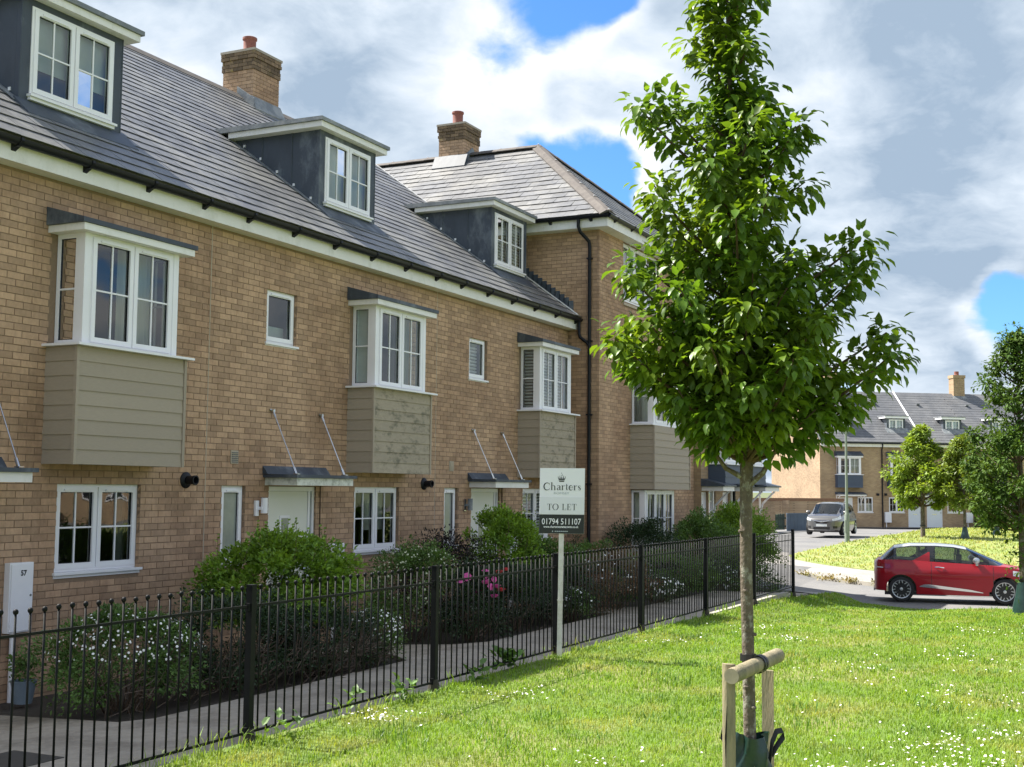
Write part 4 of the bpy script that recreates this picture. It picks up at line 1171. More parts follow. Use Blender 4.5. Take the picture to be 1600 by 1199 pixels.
M_BARK = mat('young_bark', (0.105, 0.082, 0.060), 0.85, 0.35, 30, bump=0.9, bscale=60, col2=(0.26, 0.25, 0.21), scale2=16, amt2=0.85, thr=(0.53, 0.62), stretch=(1, 1, .8))
M_TWIG = mat('twig', (0.085, 0.055, 0.035), 0.85, 0.25, 20)
M_DEADTWIG = mat('dry_twig', (0.085, 0.062, 0.045), 0.9, 0.25, 20, rnd=.3)
M_LEAF = leaf_mat('glossy_green_leaf', (0.085, 0.165, 0.018), (0.175, 0.255, 0.024), .38, .44)
M_TIMBER = mat('weathered_timber', (0.27, 0.225, 0.14), 0.8, 0.25, 14, bump=0.5, bscale=60, col2=(0.15, 0.145, 0.085), scale2=5, amt2=0.7, stretch=(3, 3, .4))
M_TIMBER_END = mat('timber_end', (0.30, 0.26, 0.19), 0.85, 0.2, 30)
M_STRAP = mat('black_strap', (0.012, 0.012, 0.013), 0.5, 0.2, 10)
M_BAG = mat('green_bag', (0.010, 0.034, 0.028), 0.35, 0.2, 8, bump=0.5, bscale=14, spec=.6)

def tree_shoots(rs, base_fn, tips, wob=.06):
    """each shoot is a curved branch from the stem to a tip"""
    out = []
    for tip in tips:
        tip = Vector(tip[:3])
        z0 = tip.z
        foot = base_fn(tip)
        mid = foot.lerp(tip, .5) + Vector((0, 0, -.10 * (tip - foot).length)) + Vector((rs.uniform(-wob, wob), rs.uniform(-wob, wob), 0))
        pts = []
        for i in range(7):
            t = i / 6
            pts.append(foot * (1 - t) ** 2 + mid * 2 * t * (1 - t) + tip * t * t)
        out.append(pts)
    return out

def leaves_on(rs, shoots, per, lo, size, droop=.5, spread=.07, start=.3, tipn=0):
    P, Dd, U, S = [], [], [], []
    for pts in shoots:
        for q in range(rs.randint(tipn // 2, tipn) if tipn else 0):
            o = Vector((rs.gauss(0, 1), rs.gauss(0, 1), rs.gauss(0, .8))).normalized()
            P.append(pts[-1] + o * rs.uniform(.02, .13)); Dd.append((o + Vector((0, 0, -droop * rs.uniform(.2, 1.4)))).normalized()); U.append(Vector((0, 0, 1)) + o * .6); S.append(size * rs.uniform(.7, 1.15))
    for pts in shoots:
        L = sum((pts[i + 1] - pts[i]).length for i in range(6))
        n = max(6, int(per * L))
        for q in range(n):
            t = start + (1 - start) * rs.random() ** .75
            f = t * 6; i = min(5, int(f)); p = pts[i].lerp(pts[i + 1], f - i)
            ax = (pts[i + 1] - pts[i]).normalized()
            o = Vector((rs.gauss(0, 1), rs.gauss(0, 1), rs.gauss(0, 1))).normalized()
            o = (o - ax * o.dot(ax) * .7).normalized()
            p = p + o * spread * rs.uniform(.2, 1.3)
            dv = (o * .9 + ax * .55 + Vector((0, 0, -droop * rs.uniform(.1, 1.5)))).normalized()
            u = (Vector((0, 0, 1)) + o * .5 + Vector((rs.gauss(0, .35), rs.gauss(0, .35), rs.gauss(0, .2))))
            P.append(p); Dd.append(dv); U.append(u); S.append(size * rs.uniform(.65, 1.2))
    return np.array(P), np.array(Dd), np.array(U), np.array(S)

# ------------------------------------------------------------------ the staked tree
def main_tree():
    rs = random.Random(21)
    base = Vector((6.36, 1.745, -1.74))
    t = thing('young_tree', 'young broad-leaved tree with full glossy crown, tied to a low timber stake frame', 'tree', base)
    hr = Vector((r0.x, r0.y, 0)); hf = Vector((fw.x, fw.y, 0)).normalized()
    def stem(z):
        k = np.interp(z, [-1.75, -1.3, -.4, .2, .8, 1.6, 2.4, 3.1], [0.0, 0.0, -.018, -.012, -.03, -.06, -.09, -.10])
        k2 = np.interp(z, [-1.75, .2, 3.1], [0, .01, .06])
        return base + hr * float(k) + hf * float(k2) + Vector((0, 0, z + 1.74))
    zs = [-1.76, -1.6, -1.2, -.8, -.4, 0, .15, .3, .6, 1.0, 1.5, 2.0, 2.5, 3.0]
    rr = [.044, .037, .032, .0315, .031, .0325, .0345, .036, .029, .024, .019, .014, .009, .004]
    tr = MB().tube([stem(z) + Vector((rs.uniform(-.003, .003), rs.uniform(-.003, .003), 0)) for z in zs], rr, 14).obj('trunk', M_BARK, t, smooth=True)
    for z, a in ((-1.08, 1.1), (-.98, 2.2), (-.72, .4), (-.2, 2.6), (-.5, 1.9)):
        c = stem(z) - hf * (.034 * math.sin(a)) + hr * (.034 * math.cos(a))
        MB().lathe([(.012, -.010), (.014, 0), (.009, .006), (.005, .003)], tuple(c), 8).obj('branch_scar', M_BARK, tr, smooth=True)
    zt = np.array([.10, .20, .33, .46, .58, .70, .84, .98, 1.12, 1.25, 1.36, 1.50, 1.62, 1.76, 1.90, 2.05, 2.2, 2.45, 2.7, 2.95, 3.05])
    R = np.array([.08, .18, .29, .43, .57,   .66, .61, .55, .51, .41, .36, .33, .30, .28, .27, .23, .20, .215, .20, .12, .03])
    Rf = lambda z: float(np.interp(z, zt, R))
    tips = []
    tries = 0
    while len(tips) < 96 and tries < 9000:
        tries += 1
        z = rs.uniform(.16, 3.0)
        if rs.random() > (Rf(z) / .72) ** .8: continue
        az = rs.uniform(0, 2 * math.pi); q = rs.uniform(.50, 1.0) if rs.random() < .75 else rs.uniform(.2, .6)
        r = Rf(z) * q * (.86 + .14 * math.sin(3 * az + z * 5))
        p = stem(z) + hr * (r * math.cos(az)) + hf * (r * math.sin(az))
        if all((p - Vector(o)).length > .145 for o in tips): tips.append(tuple(p))
    def px(x, y, dd=0.0):
        d = 6.42 + dd
        return tuple(fw * d + cr * ((x - 800) / 1971.93 * d) + cu * ((599.5 - y) / 1971.93 * d))
    # the branches that stand out of the outline
    for x, y, dd in ((1000, 170, 0), (1030, 158, .05), (1022, 290, -.1), (1035, 330, 0), (985, 430, -.1), (1000, 405, .1), (962, 530, -.15), (985, 560, .1), (1010, 500, -.2), (1250, 195, 0), (1235, 215, -.1), (1258, 285, .1), (1345, 375, 0), (1355, 400, .15),
                     (1330, 440, -.1), (1385, 520, .05), (1392, 555, -.1), (1360, 590, .15), (1325, 635, 0), (1275, 640, -.2), (1060, 610, -.2), (1085, 655, -.1), (1110, 685, .1), (1225, 690, .1), (1250, 665, -.1), (1120, 640, -.35), (1180, 600, -.45), (1240, 560, -.5), (1110, 540, -.45), (1170, 480, -.4), (1060, 450, -.3), (1230, 450, -.35), (1280, 500, -.35),
                     (1140, 650, -.3), (1210, 640, -.3), (1150, 340, -.35), (1200, 300, -.3), (1110, 250, -.25), (1180, 180, -.2)):
        tips.append(px(x, y, dd))
    def foot(tip):
        h = math.hypot(tip.x - base.x, tip.y - base.y)
        z = max(.14, tip.z - .55 * h - .05)
        return stem(z)
    sh = tree_shoots(rs, foot, tips, .05)
    # leader
    lead = [[stem(z0 + .06 * i) for i in range(7)] for z0 in (1.0, 1.3, 1.6, 1.8, 2.0, 2.1, 2.25, 2.4, 2.55)]
    br = MB()
    for pts in sh:
        L = (pts[-1] - pts[0]).length
        r1 = .0045 + .011 * L
        br.tube(pts, [r1 * (1 - .8 * i / 6) + .0012 for i in range(7)], 5, cap=False)
    br.obj('branches', M_TWIG, t, kind='stuff', smooth=True)
    # three low limbs that fork from the stem in plain view
    for a, b_, r in ((stem(.06), Vector(px(1095, 690, .02)), .016), (stem(.02), Vector(px(1225, 690, -.02)), .019), (stem(.20), Vector(px(1120, 690, -.1)), .012), (stem(.12), Vector(px(1245, 640, .05)), .015)):
        m = a.lerp(b_, .45) + Vector((0, 0, -.03))
        MB().tube([a, a.lerp(m, .5), m, m.lerp(b_, .5) + Vector((0, 0, .02)), b_, b_ + Vector((0, 0, .12))], [r, r * .85, r * .75, r * .6, r * .45, r * .3], 8).obj('limb', M_BARK, t, smooth=True)
    P, Dv, U, S = leaves_on(rs, sh + lead, 150, 0, .070, droop=.8, spread=.080, start=.42, tipn=46)
    # thin out leaves floating below the crown
    ok = (P[:, 2] > .10) & ((P[:, 2] > .24) | (np.hypot(P[:, 0] - base.x, P[:, 1] - base.y) > .17))
    P, Dv, U, S = P[ok], Dv[ok], U[ok], S[ok]
    depth = P @ np.array(fw) + 0.15 * np.abs(rng.normal(size=len(P)))
    inv = (np.abs((P @ np.array(cu)) / (P @ np.array(fw)) * F) < .37)
    order = np.argsort(depth + np.where(inv, 0, 9))
    nS = 300
    sel, rest = order[:nS], order[nS:]
    meshes = []
    for k in range(4):
        v = LEAF_V.copy(); g = np.random.default_rng(40 + k)
        v += g.normal(0, .018, v.shape); v[:, 2] *= g.uniform(.6, 1.6); v[7, 2] -= g.uniform(0, .12)
        me = bpy.data.meshes.new(f'leaf_{k}'); me.from_pydata([tuple(q) for q in v], [], [tuple(f) for f in LEAF_F]); me.materials.append(M_LEAF)
        me.polygons.foreach_set('use_smooth', [True] * len(LEAF_F))
        meshes.append(me)
    x, y, z = leaf_frames(Dv, U)
    for n, i in enumerate(sel):
        o = bpy.data.objects.new('leaf', meshes[n % 4]); COL.objects.link(o); o.parent = t
        s = S[i]
        p = P[i] - np.array(base)
        o.matrix_local = Matrix(((x[i][0] * s, y[i][0] * s, z[i][0] * s, p[0]), (x[i][1] * s, y[i][1] * s, z[i][1] * s, p[1]), (x[i][2] * s, y[i][2] * s, z[i][2] * s, p[2]), (0, 0, 0, 1)))
    leaf_mesh('crown', P[rest], Dv[rest], U[rest], S[rest], M_LEAF, t, tv=LEAF_V, tf=LEAF_F, smooth=True)
    # stake frame
    f = thing('stake_frame', 'two-post timber tree stake with round rail strapped to the young tree', 'tree stake', (6.24, 1.82, -1.74))
    def d_at(x, yz, d): return fw * d + cr * ((x - 800) / 1971.93 * d) + cu * ((599.5 - yz) / 1971.93 * d)
    L = d_at(1139, 1037, 6.16); Rr = d_at(1199, 1045, 6.60)
    for c, zt_, rad in ((L, L.z, .033), (Rr, Rr.z - .01, .032)):
        # half-round stake, the flat face inwards
        ax = (Rr - L); ax.z = 0; ax.normalize(); sd = Vector((-ax.y, ax.x, 0))
        ang = [math.pi * k / 10 for k in range(11)]
        ring = [sd * (rad * math.cos(a)) + ax * ((-1 if c is L else 1) * rad * math.sin(a)) for a in ang]
        b = MB(); b.prism([tuple(Vector((c.x, c.y, -1.9)) + q) for q in ring], (0, 0, zt_ + 1.9))
        o = b.obj('stake', M_TIMBER, f)
        MB().prism([tuple(Vector((c.x, c.y, zt_ - .2 - .3 * k)) + sd * .004 * (1 if k else -1) - ax * (-.033 if c is Rr else .033)) for k, q in ((0, 0), (1, 0))] + [tuple(Vector((c.x, c.y, zt_ - .35)) + sd * .008 - ax * (-.033 if c is Rr else .033))], sd * .002).obj('crack', M_STRAP, o)
    A = d_at(1143, 1057, 6.08); B = d_at(1216, 1024, 6.66)
    ax = (B - A).normalized()
    rb = MB().tube([A, A + ax * .01, B - ax * .012, B], [.036, .0385, .0385, .034], 20).obj('rail', M_TIMBER, f, smooth=True)
    MB().tube([A - ax * .0015, A], [.0375, .0375], 20).tube([B, B + ax * .0015], [.0355, .0355], 20).obj('rail_end', M_TIMBER_END, rb)
    # strap: round the rail and round the stem
    mid = A.lerp(B, .56)
    st = MB()
    up = Vector((0, 0, 1)); sd = ax.cross(up).normalized()
    for off in (-.012, .018):
        c = mid + ax * off
        n = 22; vs = []; fs = []
        for k in range(n):
            a = 2 * math.pi * k / n
            q = sd * math.cos(a) + up * math.sin(a)
            for w_ in (-.010, .010):
                for rr_ in (.0425, .0455): vs.append(tuple(c + q * rr_ + ax * w_))
        for k in range(n):
            a0, b0 = k * 4, ((k + 1) % n) * 4
            fs += [(a0, b0, b0 + 2, a0 + 2), (a0 + 1, a0 + 3, b0 + 3, b0 + 1), (a0, a0 + 1, b0 + 1, b0), (a0 + 2, b0 + 2, b0 + 3, a0 + 3)]
        st.add(vs, fs)
    sc = stem(mid.z + .035)
    n = 22; vs = []; fs = []
    for k in range(n):
        a = 2 * math.pi * k / n
        q = hr * math.cos(a) + hf * math.sin(a)
        for w_ in (-.017, .017):
            for rr_ in (.0385, .0415): vs.append(tuple(sc + q * rr_ + up * w_))
    for k in range(n):
        a0, b0 = k * 4, ((k + 1) % n) * 4
        fs += [(a0, b0, b0 + 2, a0 + 2), (a0 + 1, a0 + 3, b0 + 3, b0 + 1), (a0, a0 + 1, b0 + 1, b0), (a0 + 2, b0 + 2, b0 + 3, a0 + 3)]
    st.add(vs, fs)
    nr = sc - hf * .04 + hr * .02; tgt = mid + up * .044
    st.hexa([tuple(nr + up * -.016), tuple(nr + up * -.016 + hf * .003), tuple(tgt + ax * .02 + up * -.002), tuple(tgt + ax * -.02 + up * -.002), tuple(nr + up * .016), tuple(nr + up * .016 + hf * .003), tuple(tgt + ax * .02 + up * .002), tuple(tgt + ax * -.02 + up * .002)])
    st.obj('strap', M_STRAP, f)
    # watering bag round the foot
    g = thing('watering_bag', 'crumpled dark green watering bag with black handles round the foot of the staked tree', 'watering bag', (base.x, base.y, -1.74))
    n, m = 36, 12; vs, fs = [], []
    g2 = random.Random(4)
    for j in range(m + 1):
        z = -1.74 + .52 * j / m
        for k in range(n):
            a = 2 * math.pi * k / n
            rad = .105 + .018 * math.sin(3 * a + j * .5) + .010 * math.sin(7 * a - j) - .030 * (j / m) ** 2 + g2.uniform(-.004, .004)
            c = stem(z)
            rx = rad * (1.15 if True else 1)
            vs.append((c.x + (hr.x * math.cos(a) * rx + hf.x * math.sin(a) * rad * .72), c.y + (hr.y * math.cos(a) * rx + hf.y * math.sin(a) * rad * .72), z + .012 * math.sin(2 * a + 1)))
    for j in range(m):
        for k in range(n): fs.append((j * n + k, j * n + (k + 1) % n, (j + 1) * n + (k + 1) % n, (j + 1) * n + k))
    bo = MB().add(vs, fs).obj('bag', M_BAG, g, smooth=True)
    for s in (-1, 1):
        c = stem(-1.24) + hr * (.085 * s) - hf * .05
        pts = [c + hr * (s * .0) + Vector((0, 0, -.10)), c + hr * (s * .012) + Vector((0, 0, -.01)), c + hr * (s * .035) + Vector((0, 0, .045)), c + hr * (s * .065) + Vector((0, 0, .050)), c + hr * (s * .07) + Vector((0, 0, .02)), c + hr * (s * .04) + Vector((0, 0, -.02)), c + hr * (s * .01) + Vector((0, 0, -.07))]
        vs, fs = [], []
        for i, p in enumerate(pts):
            for w_ in (-.014, .014):
                for tk in (0, .003): vs.append(tuple(p + (hf * .6 + Vector((0, 0, .8)) - hr * (.3 * s)) * w_ + hr * (tk * s)))
        for i in range(len(pts) - 1):
            a0, b0 = i * 4, i * 4 + 4
            fs += [(a0, b0, b0 + 2, a0 + 2), (a0 + 1, a0 + 3, b0 + 3, b0 + 1), (a0, a0 + 1, b0 + 1, b0), (a0 + 2, b0 + 2, b0 + 3, a0 + 3)]
        MB().add(vs, fs).obj('handle', M_STRAP, g)
    sl = stem(-1.42) - hf * .085
    MB().prism([tuple(sl + hr * x + Vector((0, 0, z)) - hf * .004) for x, z in ((-.008, -.06), (.006, -.055), (.010, 0), (.002, .06), (-.006, .05), (-.010, 0))], -hf * .003).obj('care_tag', mat('old_label', (.45, .40, .28), .7, .2, 20), g)
    return t
main_tree()

# ------------------------------------------------------------------ railing
def railing():
    t = thing('fence', 'low black metal railing with ball-topped bars along the lawn', 'fence', (4.5, 5.4, -1.74))
    M = mat('black_painted_steel', (0.006, 0.007, 0.008), 0.55, 0.15, 9, spec=.14, col2=(.011, .012, .013), scale2=5, amt2=.5)
    MR = mat('dirty_steel', (0.045, 0.038, 0.028), 0.9, 0.3, 20)
    px_ = [4.5, 7.05, 9.60, 12.17, 14.74, 17.38, 19.95, 22.55]
    me = None
    b = MB().tube([(0, 0, -.96), (0, 0, .0)], .0068, 7)
    for k in range(1): b.lathe([(.006, -.016), (.0125, -.010), (.0155, 0), (.0125, .010), (.005, .0155)], (0, 0, .014), 10)
    pm = bpy.data.meshes.new('picket_mesh'); pm.from_pydata(b.v, [], b.f); pm.materials.append(M); pm.polygons.foreach_set('use_smooth', [True] * len(b.f))
    b2 = MB().tube([(0, 0, -.96), (0, 0, -.05)], .0068, 6)
    pm2 = bpy.data.meshes.new('plain_picket'); pm2.from_pydata(b2.v, [], b2.f); pm2.materials.append(M)
    for i, x in enumerate(px_):
        zg = T(x, 5.3)
        b = MB().box((x - .025, 5.375, zg - .25), (x + .025, 5.425, -.672))
        b.box((x - .027, 5.373, -.672), (x + .027, 5.427, -.666))
        po = b.obj('post', M, t)
        MB().lathe([(.045, -.02), (.055, .02), (.048, .07), (.036, .11)], (x, 5.4, zg - .01), 10).obj('post_foot', MR, po)
    for a, c in zip(px_, px_[1:]):
        last = c > 22
        dz = 0
        for z, h in ((-1.664, .017), (-.818, .016)) if not last else ((-1.69, .017), (-.735, .017), (-.86, .014)):
            MB().box((a + .030, 5.393, z), (c - .030, 5.407, z + h)).obj('rail', M, t)
        n = 24
        for k in range(1, n + 1):
            x = a + (c - a) * (k) / (n + 1)
            o = link_mesh('picket', pm2 if last else pm, t, (x, 5.4 + .0, -.695 + random.uniform(-.004, .004)))
            o.rotation_euler = (random.uniform(-.004, .004), random.uniform(-.004, .004), 0)
        for z in (-.83, -1.66):
            for xx in (a + .035, c - .035):
                MB().box((xx - .012, 5.385, z - .012), (xx + .012, 5.415, z + .04)).obj('rail_bracket', M, t)
railing()

# ------------------------------------------------------------------ letting board
def stroke(pts, ws):
    pts = [Vector((p[0], p[1])) for p in pts]; n = len(pts); A, B = [], []
    for i, p in enumerate(pts):
        d = (pts[min(i + 1, n - 1)] - pts[max(i - 1, 0)]).normalized(); s = Vector((-d.y, d.x))
        w = ws[i] if isinstance(ws, (list, tuple)) else ws
        A.append(p + s * w / 2); B.append(p - s * w / 2)
    return [(A[i], A[i + 1], B[i + 1], B[i]) for i in range(n - 1)]
def arc(cx, cy, rx, ry, a0, a1, n=14):
    return [(cx + rx * math.cos(math.radians(a0 + (a1 - a0) * i / n)), cy + ry * math.sin(math.radians(a0 + (a1 - a0) * i / n))) for i in range(n + 1)]
TK, TN = .20, .055
def tw(n, peak=.5, thick=TK, thin=TN): return [thin + (thick - thin) * max(0, math.sin(math.pi * min(1, max(0, i / n)))) for i in range(n + 1)]
def glyph(ch):
    """thick-and-thin roman letters; x-height 1, capitals 1.5. returns quads and advance"""
    q = []
    sf = lambda x, y, w=.36: q.extend(stroke([(x - w / 2, y), (x + w / 2, y)], TN))
    if ch == 'C':
        q += stroke(arc(.72, .75, .64, .74, 42, 318, 20), [TN + (TK * 1.2 - TN) * max(0, math.sin(math.pi * i / 20)) ** 1.3 for i in range(21)]); q += stroke([(1.2, 1.45), (1.2, 1.05)], TN); q += stroke([(1.2, .1), (1.2, .4)], TN); return q, 1.42
    if ch == 'h':
        q += stroke([(.22, .03), (.22, 1.6)], TK); sf(.22, .03); sf(.12, 1.58, .25); q += stroke(arc(.55, .62, .3, .36, 165, 0, 10), [TN, TN, TN, TN, .07, .09, .12, .15, .18, TK, TK]); q += stroke([(.85, .62), (.85, .03)], TK); sf(.85, .03); return q, 1.12
    if ch == 'a':
        q += stroke(arc(.45, .72, .28, .26, 160, 0, 10), [.12, .1, .07, TN, TN, TN, .08, .12, .16, TK, TK]); q += stroke([(.73, .72), (.73, .1), (.86, .03)], [TK, TK, TN]); q += stroke([(.73, .58), (.4, .52), (.2, .36), (.18, .2), (.32, .04), (.55, .08), (.73, .22)], [TN, TN, .14, TK, .12, TN, TN]); return q, .98
    if ch == 'r':
        q += stroke([(.22, .03), (.22, .98)], TK); sf(.22, .03); sf(.13, .97, .24); q += stroke([(.25, .62), (.38, .88), (.55, .96), (.66, .86)], [TN, TN, .08, .17]); return q, .74
    if ch == 't':
        q += stroke([(.3, 1.3), (.3, .2), (.4, .05), (.58, .1)], [.12, TK, .14, TN]); q += stroke([(.06, .97), (.58, .97)], TN); return q, .66
    if ch == 'e':
        q += stroke(arc(.48, .5, .36, .48, 0, 330, 20), [TN + (TK * 1.1 - TN) * max(0, math.sin(math.pi * max(0, (i - 3)) / 16)) ** 1.3 for i in range(21)]); q += stroke([(.14, .54), (.84, .54)], TN); return q, .96
    if ch == 's':
        q += stroke([(.68, .78), (.5, .96), (.3, .93), (.2, .76), (.32, .6), (.52, .46), (.66, .3), (.6, .1), (.4, .03), (.16, .2)], [TN, TN, .08, .15, TK, TK, .16, .1, TN, TN]); return q, .86
    if ch == 'T':
        q += stroke([(.6, .03), (.6, 1.48)], TK); sf(.6, .03, .5); q += stroke([(.06, 1.47), (1.14, 1.47)], TN); q += stroke([(.08, 1.47), (.08, 1.1)], TN); q += stroke([(1.12, 1.47), (1.12, 1.1)], TN); return q, 1.2
    if ch == 'O':
        q += stroke(arc(.75, .75, .64, .74, 90, 450, 28), [TN + (TK * 1.15 - TN) * abs(math.sin(2 * math.pi * i / 28)) ** 1.3 for i in range(29)]); return q, 1.5
    if ch == 'L':
        q += stroke([(.3, .03), (.3, 1.48)], TK); sf(.3, 1.47, .5); q += stroke([(.06, .04), (1.0, .04)], TN); q += stroke([(.98, .04), (.98, .45)], TN); return q, 1.08
    if ch == 'E':
        q += stroke([(.3, .03), (.3, 1.48)], TK); q += stroke([(.06, .04), (1.02, .04)], TN); q += stroke([(.06, 1.47), (.98, 1.47)], TN); q += stroke([(.3, .77), (.75, .77)], TN)
        for x, a, b in ((1.0, .04, .42), (.96, 1.47, 1.12), (.75, .62, .92)): q += stroke([(x, a), (x, b)], TN)
        return q, 1.12
    return q, .6
def roman(txt, width, xf, cx, base, z, name, m, par, gap=0.0):
    q = []; x = 0
    for ch in txt:
        g, adv = glyph(ch)
        q += [[(p.x + x, p.y) for p in quad] for quad in g]; x += adv + gap
    s = width / (x - gap)
    b = MB(xf)
    for i, quad in enumerate(q): b.quad(*[(cx + (px - (x - gap) / 2) * s, z + .00002 * i, base + py * s) for px, py in quad])
    return b.obj(name, m, par)
def letting_board():
    c = Vector((12.12, 5.315, 0)); nrm = Vector((-c.x, -c.y, 0)).normalized(); rt = Vector((-nrm.y, nrm.x, 0))
    if rt.dot(r0) < 0: rt = -rt
    S = 13.22 / 1971.93
    t = thing('letting_board', 'white and black TO LET board with a crown on a white post at the railing', 'sign', (c.x, c.y, T(c.x, c.y)))
    t['label'] = 'white and black TO LET board with crown emblem on a pale post'
    tilt = .012
    # u right, n towards the viewer, w up; pixel helper
    xf = lambda u, n, w: tuple(c + rt * (u + w * tilt) + nrm * n + Vector((0, 0, w)))
    zy = lambda y: (768.0 - y) * S - .012
    ux = lambda x: (x - 876.5) * S
    M_ = mat('sign_white', (0.86, 0.84, 0.90), 0.35, 0.02, 3); MK = mat('sign_black', (0.010, 0.011, 0.016), 0.35, 0.1, 5); MI = mat('sign_ink', (0.035, 0.04, 0.045), 0.6, 0.05, 5); MG = mat('sign_grey', (0.42, 0.46, 0.50), 0.6, 0.05, 5)
    MP = mat('white_post', (0.74, 0.70, 0.68), 0.7, 0.12, 9, col2=(.4, .37, .3), scale2=9, amt2=.5)
    hw = .2345
    bd = MB(xf).box((-hw, -.006, zy(834.5)), (hw, .0, zy(733))).obj('board', M_, t)
    MB(xf).box((-hw + .001, .0005, zy(834.3)), (hw - .001, .002, zy(805))).obj('black_band', MK, bd)
    MB(xf).box((-hw + .004, .0005, zy(804.3)), (hw - .004, .004, zy(778))).obj('slip_board', mat('slip_white', (0.77, 0.76, 0.82), 0.4, 0.02, 3), bd)
    MB(xf).box((-.026, -.060, -1.95), (.026, -.008, zy(745))).obj('post', MP, t)
    roman('Charters', 59 * S, xf, ux(877), zy(767.2), .003, 'lettering', MI, bd, gap=.05)
    roman('TO LET', 46 * S, xf, ux(876.5), zy(798), .0055, 'lettering', MI, bd, gap=.10)
    text_mesh('ROMSEY', 5.2 * S, lambda x, y, z: xf(ux(875.5) + x * 1.25, .003 + y, zy(773.6) + z), 'lettering', MG, bd)
    text_mesh('01794 511107', 13.2 * S, lambda x, y, z: xf(ux(876) + x * .80, .004 + y, zy(820.2) + z), 'phone_number', M_, bd, bold=.0004)
    text_mesh('www.chartersestateagents.co.uk', 5.0 * S, lambda x, y, z: xf(ux(875.5) + x * .82, .004 + y, zy(825.5) + z), 'lettering', M_, bd, bold=.0006)
    b = MB(xf)
    for i in range(7): b.box((ux(866) + i * 3 * S, .0025, zy(831.6)), (ux(866) + (i * 3 + 2.3) * S, .004, zy(830.2)))
    b.box((ux(862), .0025, zy(832)), (ux(863.5), .004, zy(830))).obj('small_print', MG, bd)
    # crown: band, points with balls, and a stem rising from it
    k = MB(xf); cx = 875.5
    k.poly([(ux(cx - 4.6), .003, zy(752.3)), (ux(cx + 4.6), .003, zy(752.3)), (ux(cx + 3.4), .003, zy(754.2)), (ux(cx - 3.4), .003, zy(754.2))])
    k.poly([(ux(cx - 5), .0031, zy(749.4)), (ux(cx + 5), .0031, zy(749.4)), (ux(cx + 4.7), .0031, zy(751.4)), (ux(cx - 4.7), .0031, zy(751.4))])
    for dx, h in ((-5.6, 2.4), (-2.9, 3.6), (0, 4.2), (2.9, 3.6), (5.6, 2.4)):
        k.poly([(ux(cx + dx * .86 - .9), .0032, zy(749.2)), (ux(cx + dx * .86 + .9), .0032, zy(749.2)), (ux(cx + dx), .0032, zy(749.2 - h))])
        k.poly([(ux(cx + dx) + .6 * S * math.cos(a), .0033, zy(749.0 - h) + .6 * S * math.sin(a)) for a in [i * math.pi / 4 for i in range(8)]])
    for qd in stroke([(ux(cx + 1.6), zy(744.5)), (ux(cx - .4), zy(741.2)), (ux(cx), zy(739.4))], [.5 * S, .4 * S, .3 * S]): k.quad(*[(p.x, .0033, p.y) for p in qd])
    k.obj('crown_emblem', MI, bd)
    MB(xf).box((-.03, .0, zy(938)), (.03, .002, zy(935))).obj('tie', MP, t)
letting_board()
# ------------------------------------------------------------------ brick pattern for walls too far off to build brick by brick
def brick_tex(name, axis, a=(0.42, 0.30, 0.18), b=(0.33, 0.225, 0.135), mo=(0.30, 0.23, 0.15)):
    m = bpy.data.materials.new(name); m.use_nodes = True
    nt = m.node_tree; N, L = nt.nodes, nt.links; bs = N['Principled BSDF']; bs.inputs['Roughness'].default_value = .88
    g = N.new('ShaderNodeNewGeometry')
    dt = N.new('ShaderNodeVectorMath'); dt.operation = 'DOT_PRODUCT'; dt.inputs[1].default_value = axis; L.new(g.outputs['Position'], dt.inputs[0])
    sp = N.new('ShaderNodeSeparateXYZ'); L.new(g.outputs['Position'], sp.inputs[0])
    cb = N.new('ShaderNodeCombineXYZ'); L.new(dt.outputs['Value'], cb.inputs[0]); L.new(sp.outputs[2], cb.inputs[1])
    t = N.new('ShaderNodeTexBrick'); t.inputs['Scale'].default_value = 1; t.inputs['Brick Width'].default_value = .225; t.inputs['Row Height'].default_value = .075
    t.inputs['Mortar Size'].default_value = .006; t.inputs['Color1'].default_value = (*a, 1); t.inputs['Color2'].default_value = (*b, 1); t.inputs['Mortar'].default_value = (*mo, 1)
    L.new(cb.outputs[0], t.inputs['Vector'])
    nz = N.new('ShaderNodeTexNoise'); nz.inputs['Scale'].default_value = .9; nz.inputs['Detail'].default_value = 6; L.new(g.outputs['Position'], nz.inputs['Vector'])
    mr = N.new('ShaderNodeMapRange'); mr.inputs['From Min'].default_value = .3; mr.inputs['From Max'].default_value = .7; mr.inputs['To Min'].default_value = .82; mr.inputs['To Max'].default_value = 1.15; L.new(nz.outputs['Fac'], mr.inputs['Value'])
    vm = N.new('ShaderNodeVectorMath'); vm.operation = 'SCALE'; L.new(t.outputs['Color'], vm.inputs[0]); L.new(mr.outputs[0], vm.inputs['Scale']); L.new(vm.outputs[0], bs.inputs['Base Color'])
    bp = N.new('ShaderNodeBump'); bp.inputs['Strength'].default_value = .6; bp.inputs['Distance'].default_value = .01; L.new(t.outputs['Fac'], bp.inputs['Height']); bp.invert = True; L.new(bp.outputs[0], bs.inputs['Normal'])
    return m
M_BX = brick_tex('brickwork_along_terrace', (1, 0, 0)); M_BY = brick_tex('brickwork_across', (0, 1, 0))
FE = Vector((.586, -.81, 0)).normalized(); FN = Vector((-.81, -.586, 0)).normalized()
M_BF = brick_tex('far_brickwork', tuple(FE)); M_BG = brick_tex('far_gable_brickwork', tuple(FN), (0.38, 0.275, 0.175), (0.28, 0.195, 0.12), (0.22, 0.16, 0.105))
M_BRAND = mat('capping_brick', (0.20, 0.11, 0.065), .9, .2, 9)

